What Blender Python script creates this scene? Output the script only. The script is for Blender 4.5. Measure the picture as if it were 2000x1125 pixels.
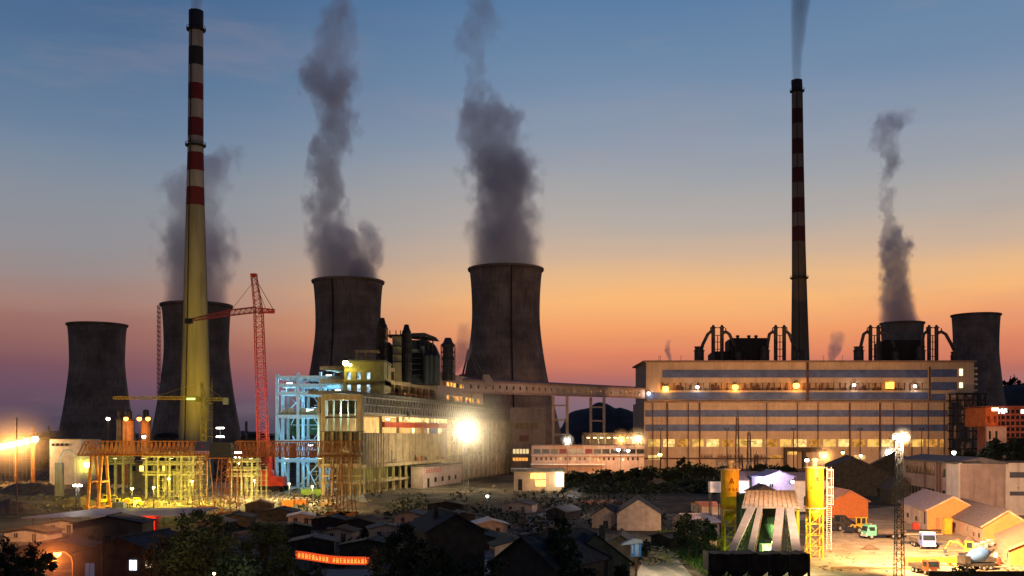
import bpy, math, random
from mathutils import Vector, Matrix, noise as mnoise
random.seed(7)
R = math.radians
for o in list(bpy.data.objects): bpy.data.objects.remove(o)
SC = bpy.context.scene
COL = SC.collection

# ------------------------------------------------------------------ camera
CAMH = 25.0; HOR = 850.0; F = 2000.0
cd = bpy.data.cameras.new('camera'); cam = bpy.data.objects.new('camera', cd); COL.objects.link(cam)
cam.location = (0, 0, CAMH); cam.rotation_euler = (R(90), 0, 0)
cd.sensor_width = 36; cd.lens = 36.0; cd.shift_y = (HOR-562.5)/2000.0
cd.clip_start = 0.5; cd.clip_end = 20000
SC.camera = cam
SC.render.engine = 'CYCLES'
SC.view_settings.view_transform = 'Standard'; SC.view_settings.look = 'None'
SC.view_settings.exposure = 0.0; SC.view_settings.gamma = 1.0
cy = SC.cycles
cy.use_denoising = True; cy.max_bounces = 5; cy.diffuse_bounces = 2; cy.glossy_bounces = 2
cy.volume_bounces = 1; cy.transparent_max_bounces = 8; cy.sample_clamp_indirect = 3.0; cy.sample_clamp_direct = 0
cy.use_light_tree = True; cy.volume_max_steps = 256

# ------------------------------------------------------------------ world (dusk sky)
SUN_EL, SUN_AZ = 0.5, 8.0      # the sun has just gone down behind the plant
W = bpy.data.worlds.new('World'); SC.world = W; W.use_nodes = True
nt = W.node_tree; nt.nodes.clear()
def nd(t, tree=None, **k):
    n = (tree or nt).nodes.new(t)
    for a, b in k.items(): setattr(n, a, b)
    return n
def lin(c):
    return tuple(((x/255.0)/12.92 if x/255.0 <= 0.04045 else ((x/255.0+0.055)/1.055)**2.4) for x in c)
def ramp(tree, stops, mode='EASE'):
    n = tree.nodes.new('ShaderNodeValToRGB'); n.color_ramp.interpolation = mode
    e = n.color_ramp.elements
    while len(e) > 1: e.remove(e[-1])
    e[0].position = stops[0][0]; e[0].color = (*stops[0][1], 1)
    for p, c in stops[1:]:
        q = e.new(p); q.color = (*c, 1)
    return n
def sky_ramp(rows):
    # rows: (picture height 0..1125 in the reference, srgb) -> position = tan(elevation)
    st = sorted(((max(0, (HOR-y)/2000.0)/0.6, lin(c)) for y, c in rows), key=lambda a: a[0])
    return ramp(nt, st, 'LINEAR')
tc = nd('ShaderNodeTexCoord'); sp = nd('ShaderNodeSeparateXYZ'); nt.links.new(tc.outputs['Generated'], sp.inputs[0])
def M(op, a, b=None, tree=None, clamp=False):
    t = tree or nt; n = t.nodes.new('ShaderNodeMath'); n.operation = op; n.use_clamp = clamp
    for i, v in enumerate((a, b)):
        if v is None: continue
        if isinstance(v, (int, float)): n.inputs[i].default_value = v
        else: t.links.new(v, n.inputs[i])
    return n.outputs[0]
xx = M('MULTIPLY', sp.outputs[0], sp.outputs[0]); yy = M('MULTIPLY', sp.outputs[1], sp.outputs[1])
hl = M('SQRT', M('ADD', xx, yy))
tan = M('DIVIDE', sp.outputs[2], M('MAXIMUM', hl, 0.001))
nz = nd('ShaderNodeTexNoise'); nz.inputs['Scale'].default_value = 2.2; nz.inputs['Detail'].default_value = 3
mp = nd('ShaderNodeMapping'); mp.inputs['Scale'].default_value = (1, 1, 7); nt.links.new(tc.outputs['Generated'], mp.inputs[0]); nt.links.new(mp.outputs[0], nz.inputs[0])
wob = M('MULTIPLY', M('SUBTRACT', nz.outputs[0], 0.5), 0.05)
pos = M('DIVIDE', M('ADD', tan, wob), 0.6, clamp=True)
mid = sky_ramp([(850,(104,96,108)),(800,(128,104,116)),(765,(155,103,108)),(730,(190,112,98)),(690,(220,130,98)),(640,(242,158,104)),(580,(248,184,120)),(540,(232,184,136)),(500,(208,178,152)),(440,(180,171,164)),(360,(161,163,168)),(280,(142,154,172)),(160,(114,139,169)),(0,(90,125,163)),(-350,(50,80,125))])
lef = sky_ramp([(850,(66,60,80)),(800,(88,74,92)),(760,(108,80,98)),(720,(124,84,94)),(670,(150,104,98)),(620,(164,124,112)),(560,(154,138,136)),(490,(145,143,148)),(420,(136,143,154)),(330,(116,135,158)),(200,(90,119,152)),(0,(64,98,138)),(-350,(34,62,104))])
eas = sky_ramp([(850,(62,50,46)),(700,(96,80,76)),(500,(104,94,98)),(200,(78,84,102)),(-350,(44,58,88))])
for n in (mid, lef, eas): nt.links.new(pos, n.inputs[0])
nx = M('DIVIDE', sp.outputs[0], M('MAXIMUM', hl, 0.001))
ny = M('DIVIDE', sp.outputs[1], M('MAXIMUM', hl, 0.001))
def smooth(v, a, b, tree=None):
    t = tree or nt; n = t.nodes.new('ShaderNodeMapRange'); n.interpolation_type = 'SMOOTHSTEP'
    n.inputs['From Min'].default_value = a; n.inputs['From Max'].default_value = b
    t.links.new(v, n.inputs['Value']); return n.outputs[0]
fl = smooth(nx, 0.08, -0.40)
fe = smooth(ny, 0.75, -0.1)
def mix(f, a, b, tree=None, mode='MIX'):
    t = tree or nt; n = t.nodes.new('ShaderNodeMix'); n.data_type = 'RGBA'; n.blend_type = mode
    for i, v in ((0, f), (6, a), (7, b)):
        if isinstance(v, (int, float)): n.inputs[i].default_value = v
        elif isinstance(v, tuple): n.inputs[i].default_value = (*v, 1)
        else: t.links.new(v, n.inputs[i])
    return n.outputs[2]
cn = nd('ShaderNodeTexNoise'); cn.inputs['Scale'].default_value = 3.5; cn.inputs['Detail'].default_value = 6; cn.inputs['Roughness'].default_value = .62
cmp_ = nd('ShaderNodeMapping'); cmp_.inputs['Scale'].default_value = (1, 1, 5); cmp_.inputs['Rotation'].default_value = (0, R(6), 0); nt.links.new(tc.outputs['Generated'], cmp_.inputs[0]); nt.links.new(cmp_.outputs[0], cn.inputs['Vector'])
c1 = mix(fl, mid.outputs[0], lef.outputs[0]); c2 = mix(fe, c1, eas.outputs[0]); c2 = mix(M('MULTIPLY', smooth(cn.outputs[0], .5, .78), .22), c2, (.40,.30,.31))
sky = nd('ShaderNodeTexSky'); sky.sky_type = 'NISHITA'; sky.sun_disc = False
sky.sun_elevation = R(SUN_EL); sky.sun_rotation = R(SUN_AZ)
bg0 = nd('ShaderNodeBackground'); bg0.inputs[1].default_value = 0.0012; nt.links.new(sky.outputs[0], bg0.inputs[0])
bg = nd('ShaderNodeBackground'); nt.links.new(c2, bg.inputs[0]); bg.inputs[1].default_value = 1.0
ad = nd('ShaderNodeAddShader'); nt.links.new(bg.outputs[0], ad.inputs[0]); nt.links.new(bg0.outputs[0], ad.inputs[1])
wo = nd('ShaderNodeOutputWorld'); nt.links.new(ad.outputs[0], wo.inputs[0])
W.cycles.sampling_method = 'MANUAL'; W.cycles.sample_map_resolution = 512
# last light of the sun that has just set behind the towers
sl = bpy.data.lights.new('sun', 'SUN'); sl.energy = 0.12; sl.angle = R(3); sl.color = (1.0, 0.55, 0.3)
so = bpy.data.objects.new('sun', sl); COL.objects.link(so)
so.rotation_euler = Vector((math.sin(R(SUN_AZ)), math.cos(R(SUN_AZ)), math.tan(R(2)))).to_track_quat('Z', 'Y').to_euler()

# ------------------------------------------------------------------ helpers
def X(px, D): return (px-1000.0)/F*D
def Z(py, D): return CAMH+(HOR-py)/F*D
def at(px, py, D): return Vector((X(px, D), D, Z(py, D)))
def gd(py, z=0.0): return (CAMH-z)*F/(py-HOR)
def gp(px, py): D = gd(py); return Vector((X(px, D), D, 0))

class MB:
    def __init__(s, M=None): s.v = []; s.f = []; s.M = M
    def _add(s, vs, fs):
        b = len(s.v)
        s.v += [(s.M @ Vector(v)) if s.M else Vector(v) for v in vs]
        s.f += [tuple(b+i for i in f) for f in fs]; return s
    def box(s, x0, x1, y0, y1, z0, z1):
        return s._add([(x0,y0,z0),(x1,y0,z0),(x1,y1,z0),(x0,y1,z0),(x0,y0,z1),(x1,y0,z1),(x1,y1,z1),(x0,y1,z1)],
            [(0,3,2,1),(4,5,6,7),(0,1,5,4),(1,2,6,5),(2,3,7,6),(3,0,4,7)])
    def cbox(s, c, d): return s.box(c[0]-d[0]/2, c[0]+d[0]/2, c[1]-d[1]/2, c[1]+d[1]/2, c[2]-d[2]/2, c[2]+d[2]/2)
    def bar(s, p, q, w, h=None):
        p, q = Vector(p), Vector(q); d = q-p
        if d.length < 1e-6: return s
        d.normalize(); up = Vector((0,0,1)) if abs(d.z) < 0.95 else Vector((0,1,0))
        a = d.cross(up).normalized()*w/2; b = a.cross(d).normalized()*(h or w)/2
        vs = [p-a-b, p+a-b, p+a+b, p-a+b, q-a-b, q+a-b, q+a+b, q-a+b]
        return s._add(vs, [(0,3,2,1),(4,5,6,7),(0,1,5,4),(1,2,6,5),(2,3,7,6),(3,0,4,7)])
    def lathe(s, prof, n=24, c=(0,0,0), caps=True):
        vs = []; fs = []
        for r, z in prof:
            for i in range(n):
                a = 2*math.pi*i/n; vs.append((c[0]+r*math.cos(a), c[1]+r*math.sin(a), c[2]+z))
        for k in range(len(prof)-1):
            for i in range(n):
                j = (i+1) % n; fs.append((k*n+i, k*n+j, (k+1)*n+j, (k+1)*n+i))
        if caps: fs.append(tuple(reversed(range(n)))); fs.append(tuple((len(prof)-1)*n+i for i in range(n)))
        return s._add(vs, fs)
    def path(s, pts, rad, n=10, caps=True):
        pts = [Vector(p) for p in pts]; vs = []; fs = []
        if isinstance(rad, (int, float)): rad = [rad]*len(pts)
        for k, p in enumerate(pts):
            d = (pts[min(k+1, len(pts)-1)]-pts[max(k-1, 0)]).normalized()
            up = Vector((0,1,0)) if abs(d.y) < 0.9 else Vector((1,0,0))
            a = d.cross(up).normalized(); b = a.cross(d).normalized()
            for i in range(n):
                t = 2*math.pi*i/n; vs.append(p+(a*math.cos(t)+b*math.sin(t))*rad[k])
        for k in range(len(pts)-1):
            for i in range(n):
                j = (i+1) % n; fs.append((k*n+i, k*n+j, (k+1)*n+j, (k+1)*n+i))
        if caps: fs.append(tuple(reversed(range(n)))); fs.append(tuple((len(pts)-1)*n+i for i in range(n)))
        return s._add(vs, fs)
    def tube(s, p, q, r, r2=None, n=10): return s.path([p, q], [r, r if r2 is None else r2], n)
    def ext(s, poly, y0, y1):          # polygon in x,z extruded along y
        n = len(poly)
        vs = [(x, y0, z) for x, z in poly]+[(x, y1, z) for x, z in poly]
        return s._add(vs, [tuple(range(n)), tuple(reversed(range(n, 2*n)))]+[(i, i+n, (i+1) % n+n, (i+1) % n) for i in range(n)])
    def extx(s, poly, x0, x1):         # polygon in y,z extruded along x
        n = len(poly)
        vs = [(x0, y, z) for y, z in poly]+[(x1, y, z) for y, z in poly]
        return s._add(vs, [tuple(reversed(range(n))), tuple(range(n, 2*n))]+[(i, (i+1) % n, (i+1) % n+n, i+n) for i in range(n)])
    def quad(s, a, b, c, d): return s._add([a, b, c, d], [(0,1,2,3)])
    def build(s, name, mat, parent=None, loc=None, world=False, smooth=False):
        org = ORG.get(parent.name) if (parent is not None and world) else (Vector(loc) if loc is not None else None)
        vs = [v-org for v in s.v] if (org is not None and world) else s.v
        me = bpy.data.meshes.new(name); me.from_pydata([tuple(v) for v in vs], [], s.f); me.update()
        if smooth:
            me.polygons.foreach_set('use_smooth', [len(p.vertices) < 6 for p in me.polygons])
        me.materials.append(mat)
        o = bpy.data.objects.new(name, me); COL.objects.link(o)
        if parent is not None:
            o.parent = parent; ORG[o.name] = ORG.get(parent.name, Vector())
        elif loc is not None: o.location = loc; ORG[o.name] = Vector(loc)
        else: ORG[o.name] = Vector()
        return o
ORG = {}
def thing(name, label, cat, loc=(0,0,0), rz=0.0, group=None):
    o = bpy.data.objects.new(name, None); COL.objects.link(o); o.location = loc; o.rotation_euler = (0,0,rz)
    o['label'] = label; o['category'] = cat; ORG[o.name] = Vector(loc)
    if group: o['group'] = group
    return o
def tag(o, label, cat, group=None, kind=None):
    o['label'] = label; o['category'] = cat
    if group: o['group'] = group
    if kind: o['kind'] = kind
    return o
def struct(o, label, cat, kind='structure'):
    o['label'] = label; o['category'] = cat; o['kind'] = kind; return o
def copy_tree(o, parent=None):
    c = o.copy(); COL.objects.link(c)
    if parent is not None: c.parent = parent
    for ch in list(o.children): copy_tree(ch, c)
    return c

MATS = {}
def mat(name, col, rough=0.8, var=0.25, scale=0.4, metal=0.0, bump=0.0, streak=0.0, spec=0.3, rings=0.0):
    if name in MATS: return MATS[name]
    m = bpy.data.materials.new(name); m.use_nodes = True; t = m.node_tree; p = t.nodes['Principled BSDF']
    p.inputs['Roughness'].default_value = rough; p.inputs['Metallic'].default_value = metal
    p.inputs['Specular IOR Level'].default_value = spec
    g = t.nodes.new('ShaderNodeNewGeometry')
    n = t.nodes.new('ShaderNodeTexNoise'); n.inputs['Scale'].default_value = scale; n.inputs['Detail'].default_value = 6; n.inputs['Roughness'].default_value = 0.65
    t.links.new(g.outputs['Position'], n.inputs['Vector'])
    lo = tuple(c*(1-var) for c in col); hi = tuple(min(1, c*(1+var)) for c in col)
    f = smooth(n.outputs[0], 0.3, 0.7, t)
    c = mix(f, lo, hi, t)
    if streak:
        mpn = t.nodes.new('ShaderNodeMapping'); mpn.inputs['Scale'].default_value = (1.2, 1.2, 0.06)
        t.links.new(g.outputs['Position'], mpn.inputs[0])
        n2 = t.nodes.new('ShaderNodeTexNoise'); n2.inputs['Scale'].default_value = 0.7; n2.inputs['Detail'].default_value = 5
        t.links.new(mpn.outputs[0], n2.inputs['Vector'])
        f2 = M('MULTIPLY', smooth(n2.outputs[0], 0.45, 0.75, t), streak, t)
        c = mix(f2, c, tuple(x*0.35 for x in col), t)
    if rings:
        mr = t.nodes.new('ShaderNodeMapping'); mr.inputs['Scale'].default_value = (.004, .004, .55); t.links.new(g.outputs['Position'], mr.inputs[0])
        n3 = t.nodes.new('ShaderNodeTexNoise'); n3.inputs['Scale'].default_value = 1.0; n3.inputs['Detail'].default_value = 2; t.links.new(mr.outputs[0], n3.inputs['Vector'])
        c = mix(M('MULTIPLY', smooth(n3.outputs[0], .42, .62, t), rings, t), c, tuple(x*.45 for x in col), t)
    t.links.new(c, p.inputs['Base Color'])
    if bump:
        b = t.nodes.new('ShaderNodeBump'); b.inputs['Strength'].default_value = bump; b.inputs['Distance'].default_value = 0.3
        t.links.new(n.outputs[0], b.inputs['Height']); t.links.new(b.outputs[0], p.inputs['Normal'])
    MATS[name] = m; return m
def em(name, col, st, var=0.0, scale=0.5):
    if name in MATS: return MATS[name]
    m = bpy.data.materials.new(name); m.use_nodes = True; t = m.node_tree; t.nodes.clear()
    e = t.nodes.new('ShaderNodeEmission'); e.inputs[0].default_value = (*col, 1); e.inputs[1].default_value = st
    if var:
        g = t.nodes.new('ShaderNodeNewGeometry'); n = t.nodes.new('ShaderNodeTexNoise')
        n.inputs['Scale'].default_value = scale; n.inputs['Detail'].default_value = 3; t.links.new(g.outputs['Position'], n.inputs['Vector'])
        f = smooth(n.outputs[0], 0.35, 0.62, t)
        t.links.new(M('MULTIPLY', M('ADD', M('MULTIPLY', f, var, t), 1-var, t), st, t), e.inputs[1])
    o = t.nodes.new('ShaderNodeOutputMaterial'); t.links.new(e.outputs[0], o.inputs[0])
    m.cycles.emission_sampling = 'NONE'
    MATS[name] = m; return m
def point(loc, col, W_, parent=None, r=0.25):  # serves lamps with a fixture and added fills without one
    l = bpy.data.lights.new('lamp_or_fill', 'POINT'); l.energy = W_; l.color = col; l.shadow_soft_size = r
    o = bpy.data.objects.new('lamp_or_fill', l); COL.objects.link(o)
    if parent is not None: o.parent = parent; o.location = Vector(loc)-ORG[parent.name]
    else: o.location = loc
    return o
def spot(loc, target, col, W_, ang=70, parent=None, r=0.3, blend=0.6):  # likewise for lamps and for added fills that have no fixture
    l = bpy.data.lights.new('lamp_or_fill', 'SPOT'); l.energy = W_; l.color = col; l.shadow_soft_size = r
    l.spot_size = R(ang); l.spot_blend = blend
    o = bpy.data.objects.new('lamp_or_fill', l); COL.objects.link(o)
    d = Vector(loc)-Vector(target)
    o.rotation_euler = d.to_track_quat('Z', 'Y').to_euler()
    if parent is not None: o.parent = parent; o.location = Vector(loc)-ORG[parent.name]
    else: o.location = loc
    return o

CONC = mat('concrete', (0.30,0.26,0.22), 0.9, 0.2, 0.25, bump=0.2, streak=0.5)
CONC_L = mat('pale_concrete', (0.42,0.37,0.30), 0.9, 0.2, 0.3, streak=0.4)
SHELL = mat('tower_concrete', (0.30,0.23,0.18), 0.95, 0.35, 0.05, streak=0.6, rings=.22)
CREAM = mat('cream_render', (0.58,0.44,0.32), 0.85, 0.12, 0.12, streak=0.3)
PINKW = mat('pink_render', (0.50,0.38,0.33), 0.85, 0.15, 0.3, streak=0.4)
BLUEB = mat('blue_cladding', (0.10,0.145,0.31), 0.5, 0.25, 0.2)
STEEL = mat('dark_steel', (0.035,0.035,0.04), 0.6, 0.4, 0.5, metal=0.3)
STEELG = mat('grey_steel', (0.22,0.22,0.22), 0.55, 0.3, 0.6, metal=0.3)
PIPE = mat('duct_steel', (0.06,0.055,0.055), 0.5, 0.3, 0.3)
RUST = mat('rusty_steel', (0.30,0.10,0.04), 0.7, 0.35, 0.8)
REDST = mat('red_crane_paint', (0.62,0.07,0.04), 0.5, 0.25, 0.6)
YELP = mat('yellow_crane_paint', (0.65,0.48,0.05), 0.5, 0.2, 0.6)
YELS = mat('yellow_silo_paint', (0.75,0.42,0.02), 0.5, 0.22, 0.5, streak=0.55)
BLUST = mat('pale_blue_steel', (0.45,0.62,0.72), 0.5, 0.15, 0.5)
DARK = mat('dark_interior', (0.02,0.02,0.022), 0.8, 0.3, 0.5)
GLASS = mat('dark_glass', (0.02,0.025,0.03), 0.15, 0.2, 0.5, spec=0.6)
BARK = mat('bark', (0.06,0.045,0.03), 0.9, 0.3, 2.0)
LEAF = mat('leaf', (0.055,0.065,0.025), 0.8, 0.5, 0.35)
LEAFD = mat('dark_leaf', (0.02,0.03,0.018), 0.85, 0.5, 0.35)
BRICKO = mat('orange_brick', (0.55,0.22,0.07), 0.85, 0.15, 1.2)
ROOFG = mat('grey_tile_roof', (0.20,0.15,0.14), 0.85, 0.25, 1.5, bump=0.3)
ROOFP = mat('pink_grey_roof', (0.34,0.25,0.25), 0.8, 0.2, 1.0)
ROOFD = mat('dark_tile_roof', (0.03,0.034,0.04), 0.85, 0.4, 0.8, bump=0.3)
WALLD = mat('dark_wall', (0.05,0.045,0.04), 0.9, 0.35, 0.8)
WHITEP = mat('white_paint', (0.72,0.68,0.66), 0.7, 0.12, 0.4, streak=0.3)
TYRE = mat('tyre_rubber', (0.02,0.02,0.02), 0.85, 0.2, 3)
E_WARM = em('warm_lamp', (1.0,0.62,0.22), 14); E_WHITE = em('white_lamp', (1.0,0.95,0.82), 14)
E_ORNG = em('orange_lamp', (1.0,0.36,0.05), 9); E_WIN = em('lit_window', (1.0,0.62,0.16), 1.1, 0.75, 0.45)
# ------------------------------------------------------------------ ground and hills
def ground_mat():
    m = bpy.data.materials.new('ground_dirt'); m.use_nodes = True; t = m.node_tree; p = t.nodes['Principled BSDF']
    p.inputs['Roughness'].default_value = 0.95; p.inputs['Specular IOR Level'].default_value = 0.1
    g = t.nodes.new('ShaderNodeNewGeometry')
    def nz(sc, det=8, ro=0.6):
        n = t.nodes.new('ShaderNodeTexNoise'); n.inputs['Scale'].default_value = sc; n.inputs['Detail'].default_value = det
        n.inputs['Roughness'].default_value = ro; t.links.new(g.outputs['Position'], n.inputs['Vector']); return n.outputs[0]
    a = smooth(nz(0.03), 0.4, 0.62, t); b = smooth(nz(0.35, 6, 0.7), 0.35, 0.7, t); c = smooth(nz(0.12, 4), 0.55, 0.6, t)
    c1 = mix(a, (0.05,0.048,0.035), (0.16,0.125,0.09), t)
    c2 = mix(b, c1, (0.085,0.07,0.055), t); c3 = mix(M('MULTIPLY', c, 0.5, t), c2, (0.24,0.19,0.14), t)
    t.links.new(c3, p.inputs['Base Color'])
    bp = t.nodes.new('ShaderNodeBump'); bp.inputs['Strength'].default_value = 0.7; bp.inputs['Distance'].default_value = 0.8
    t.links.new(nz(0.5, 6, 0.7), bp.inputs['Height']); t.links.new(bp.outputs[0], p.inputs['Normal'])
    return m
gm = ground_mat()
g = MB(); g.quad((-6000,20,0), (6000,20,0), (6000,12000,0), (-6000,12000,0))
struct(g.build('ground', gm), 'dark bare earth of the works site reaching to the horizon', 'ground')

def hill(name, pts, D0, depth, m, label):
    # skyline points (px, py) at distance D0; ridge falls away to both sides
    v = []; f = []; nx_ = 70; ny_ = 12
    xs = [p[0] for p in pts]
    def top(px):
        for a, b in zip(pts, pts[1:]):
            if a[0] <= px <= b[0]:
                k = (px-a[0])/(b[0]-a[0]); k = k*k*(3-2*k)*0.5+k*0.5
                return a[1]+(b[1]-a[1])*k
        return HOR
    for j in range(ny_+1):
        w = j/ny_; y = D0-depth+2*depth*w; fall = math.sin(math.pi*w)**0.8
        for i in range(nx_+1):
            px = xs[0]+(xs[-1]-xs[0])*i/nx_
            x = X(px, D0); z = max(0, Z(top(px), D0))*fall
            z += mnoise.noise((x*0.02, y*0.02, 1.3))*5*fall+mnoise.noise((x*0.09, y*0.09, 4.3))*2*fall
            v.append((x, y, z-1))
    for j in range(ny_):
        for i in range(nx_):
            a = j*(nx_+1)+i; f.append((a, a+1, a+nx_+2, a+nx_+1))
    b = MB(); b._add(v, f); o = b.build(name, m, smooth=True)
    return struct(o, label, 'hill')
HILLM = mat('hill_scrub', (0.05,0.042,0.045), 0.95, 0.3, 0.03)
hill('hill', [(1070,852),(1095,838),(1112,808),(1135,800),(1150,797),(1162,788),(1172,786),(1186,789),(1200,797),(1210,795),(1225,800),(1246,808),(1290,825),(1350,850)], 2200, 160, HILLM, 'dark rocky hill beyond the covered conveyor')
hill('hill', [(1780,850),(1880,800),(1925,772),(1950,757),(1962,752),(1980,751),(2005,745),(2080,735),(2200,790)], 1650, 150, HILLM, 'dark wooded hill behind the rightmost cooling tower')
hill('hill', [(-60,853),(0,848),(60,845),(118,842),(300,846),(480,842),(560,848),(620,852)], 3500, 200, HILLM, 'low dark ridge on the horizon behind the left towers')
for i, (px, py, h) in enumerate([(1962,752,8),(1980,751,13),(1990,750,7),(1969,752,6),(1975,752,9)]):
    b = MB(); p = at(px, py, 1650); D = 1650
    root = thing('tree', ['small round tree on the ridge beside the rightmost cooling tower', 'tall narrow tree standing up from the dark ridge at the far right',
        'small tree right of the tall narrow one on the ridge', 'low tree second from the left on the right hand ridge', 'bushy tree just left of the tall narrow one on the ridge'][i], 'tree', (p.x, p.y, p.z-2), group='trees on the ridge')
    t = MB(); t.tube((0,0,0), (0,0,h*0.6), 0.6, 0.3, 6); t.build('trunk', BARK, root)
    rr = random.Random(i)
    for _ in range(160):
        c = Vector((rr.gauss(0,1), rr.gauss(0,1), rr.gauss(0,1.2)))*h*0.16+Vector((0,0,h*0.7)); a = Vector((rr.uniform(-1,1), rr.uniform(-1,1), rr.uniform(-1,1)))*1.2
        e = a.cross(Vector((0.3,0.5,1))).normalized()*0.9
        b.quad(c-a-e, c+a-e, c+a+e, c-a+e)
    b.build('crown', LEAFD, root)

# ------------------------------------------------------------------ cooling towers
def interp(tab, t):
    if t <= tab[0][0]: return tab[0][1]
    for k in range(len(tab)-1):
        a, b = tab[k], tab[k+1]
        if t <= b[0]:
            p0 = tab[max(k-1,0)]; p3 = tab[min(k+2,len(tab)-1)]
            m0 = (b[1]-p0[1])/(b[0]-p0[0]); m1 = (p3[1]-a[1])/(p3[0]-a[0]); h = b[0]-a[0]; s = (t-a[0])/h
            return (2*s**3-3*s*s+1)*a[1]+(s**3-2*s*s+s)*h*m0+(-2*s**3+3*s*s)*b[1]+(s**3-s*s)*h*m1
    return tab[-1][1]
def tower(cx, top, rimw, D, prof, label, ladder=None, stair=False):
    c = Vector((X(cx, D), D, 0)); H = Z(top, D); rr = rimw/2/F*D
    root = thing('cooling_tower', label, 'cooling tower', c, group='hyperbolic cooling towers of the power station')
    pts = []; n = 40
    zlow = 7.0
    for i in range(n+1):
        t = 1-i/n; z = H*(1-t)
        if z < zlow: continue
        pts.append((rr*interp(prof, t), z))
    pts.insert(0, (rr*interp(prof, 1-zlow/H), zlow))
    inner = [(r-0.9, z) for r, z in reversed(pts)]
    m = MB(); m.lathe(pts+inner, 72, caps=False); m.build('shell', SHELL, root, smooth=True)
    m = MB(); m.lathe([(rr-0.6,H-1.6),(rr+1.0,H-1.6),(rr+1.3,H-0.4),(rr+1.3,H+0.2),(rr-0.6,H+0.2),(rr-0.6,H-1.6)], 72, caps=False); m.build('rim', SHELL, root)
    rb = pts[0][0]
    m = MB()
    for i in range(36):
        a = 2*math.pi*i/36; b2 = a+math.pi/36; 
        m.bar((rb*math.cos(a)*1.04, rb*math.sin(a)*1.04, 0), ((rb-.4)*math.cos(b2), (rb-.4)*math.sin(b2), zlow+.6), 0.9)
        m.bar((rb*math.cos(a)*1.04, rb*math.sin(a)*1.04, 0), ((rb-.4)*math.cos(a-math.pi/36), (rb-.4)*math.sin(a-math.pi/36), zlow+.6), 0.9)
    m.build('base_columns', CONC, root)
    if ladder is not None:
        m = MB()
        for k in range(n):
            t0 = k/n*0.95; t1 = (k+1)/n*0.95
            def P(t, off):
                r = rr*interp(prof, t)+off; return (r*math.sin(ladder), -r*math.cos(ladder), H*(1-t))
            m.bar(P(t0, 0.7), P(t1, 0.7), 1.1, 0.8)
        m.build('ladder', STEEL, root)
    if stair:
        m = MB(); r0 = rr*1.02+2.5
        zt = H; zb = H*0.42
        for x in (-r0-1.0, -r0+1.0): m.bar((x,-2,zb), (x,-2,zt), 0.35); m.bar((x,1,zb), (x,1,zt), 0.35)
        z = zb
        while z < zt: m.box(-r0-1, -r0+1, -2, 1, z, z+0.3); m.bar((-r0-1,-2,z), (-r0+1,-2,z+4), 0.25); z += 4
        m.bar((-r0+1,0,zb), (-r0*0.8,0,zb-6), .5); m.build('access_stair', STEEL, root)
    return c, H, rr
PA = [(0,1.0),(.06,.965),(.18,.935),(.3,.93),(.45,1.0),(.6,1.1),(.85,1.31),(1,1.46)]
PB = [(0,1.0),(.05,.965),(.16,.93),(.28,.935),(.42,1.02),(.58,1.17),(.775,1.43),(.9,1.58),(1,1.7)]
T1 = tower(190, 634, 110, 1050, PA, 'cooling tower standing alone at far left with no steam')
T2 = tower(384, 596, 132, 870, PA, 'cooling tower half hidden behind the yellow lit striped chimney', stair=True)
T3 = tower(680, 550, 136, 900, PB, 'cooling tower behind the blue lit steel frame and dark boiler stacks', ladder=R(-17))
T4 = tower(988, 526, 143, 860, PB, 'tallest broadest cooling tower behind the covered conveyor', ladder=R(9))
T5 = tower(1762, 631, 81, 1300, PA, 'steaming cooling tower whose top rises between the ducts on the striped factory roof')
T6 = tower(1906, 615, 89, 1290, [(0,1.0),(.05,.97),(.16,.94),(.28,.94),(.42,1.02),(.58,1.14),(.775,1.4),(1,1.7)], 'steamless cooling tower at far right beside the striped factory')

# ------------------------------------------------------------------ chimneys
def stripe_mat(name, bands, base, low):
    m = bpy.data.materials.new(name); m.use_nodes = True; t = m.node_tree; p = t.nodes['Principled BSDF']
    p.inputs['Roughness'].default_value = 0.85
    g = t.nodes.new('ShaderNodeNewGeometry'); s = t.nodes.new('ShaderNodeSeparateXYZ'); t.links.new(g.outputs['Position'], s.inputs[0])
    H = bands[-1][0]
    st = [(0.0, base)]
    for z, c in bands[:-1]: st.append((z/H, c))
    r = ramp(t, st, 'CONSTANT'); t.links.new(M('DIVIDE', s.outputs[2], H, t), r.inputs[0])
    n = t.nodes.new('ShaderNodeTexNoise'); n.inputs['Scale'].default_value = 0.25; n.inputs['Detail'].default_value = 6
    mpn = t.nodes.new('ShaderNodeMapping'); mpn.inputs['Scale'].default_value = (1,1,0.12); t.links.new(g.outputs['Position'], mpn.inputs[0]); t.links.new(mpn.outputs[0], n.inputs['Vector'])
    c = mix(M('MULTIPLY', smooth(n.outputs[0], 0.35, 0.7, t), 0.35, t), r.outputs[0], (0.05,0.045,0.04), t)
    t.links.new(c, p.inputs['Base Color']); return m
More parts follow.
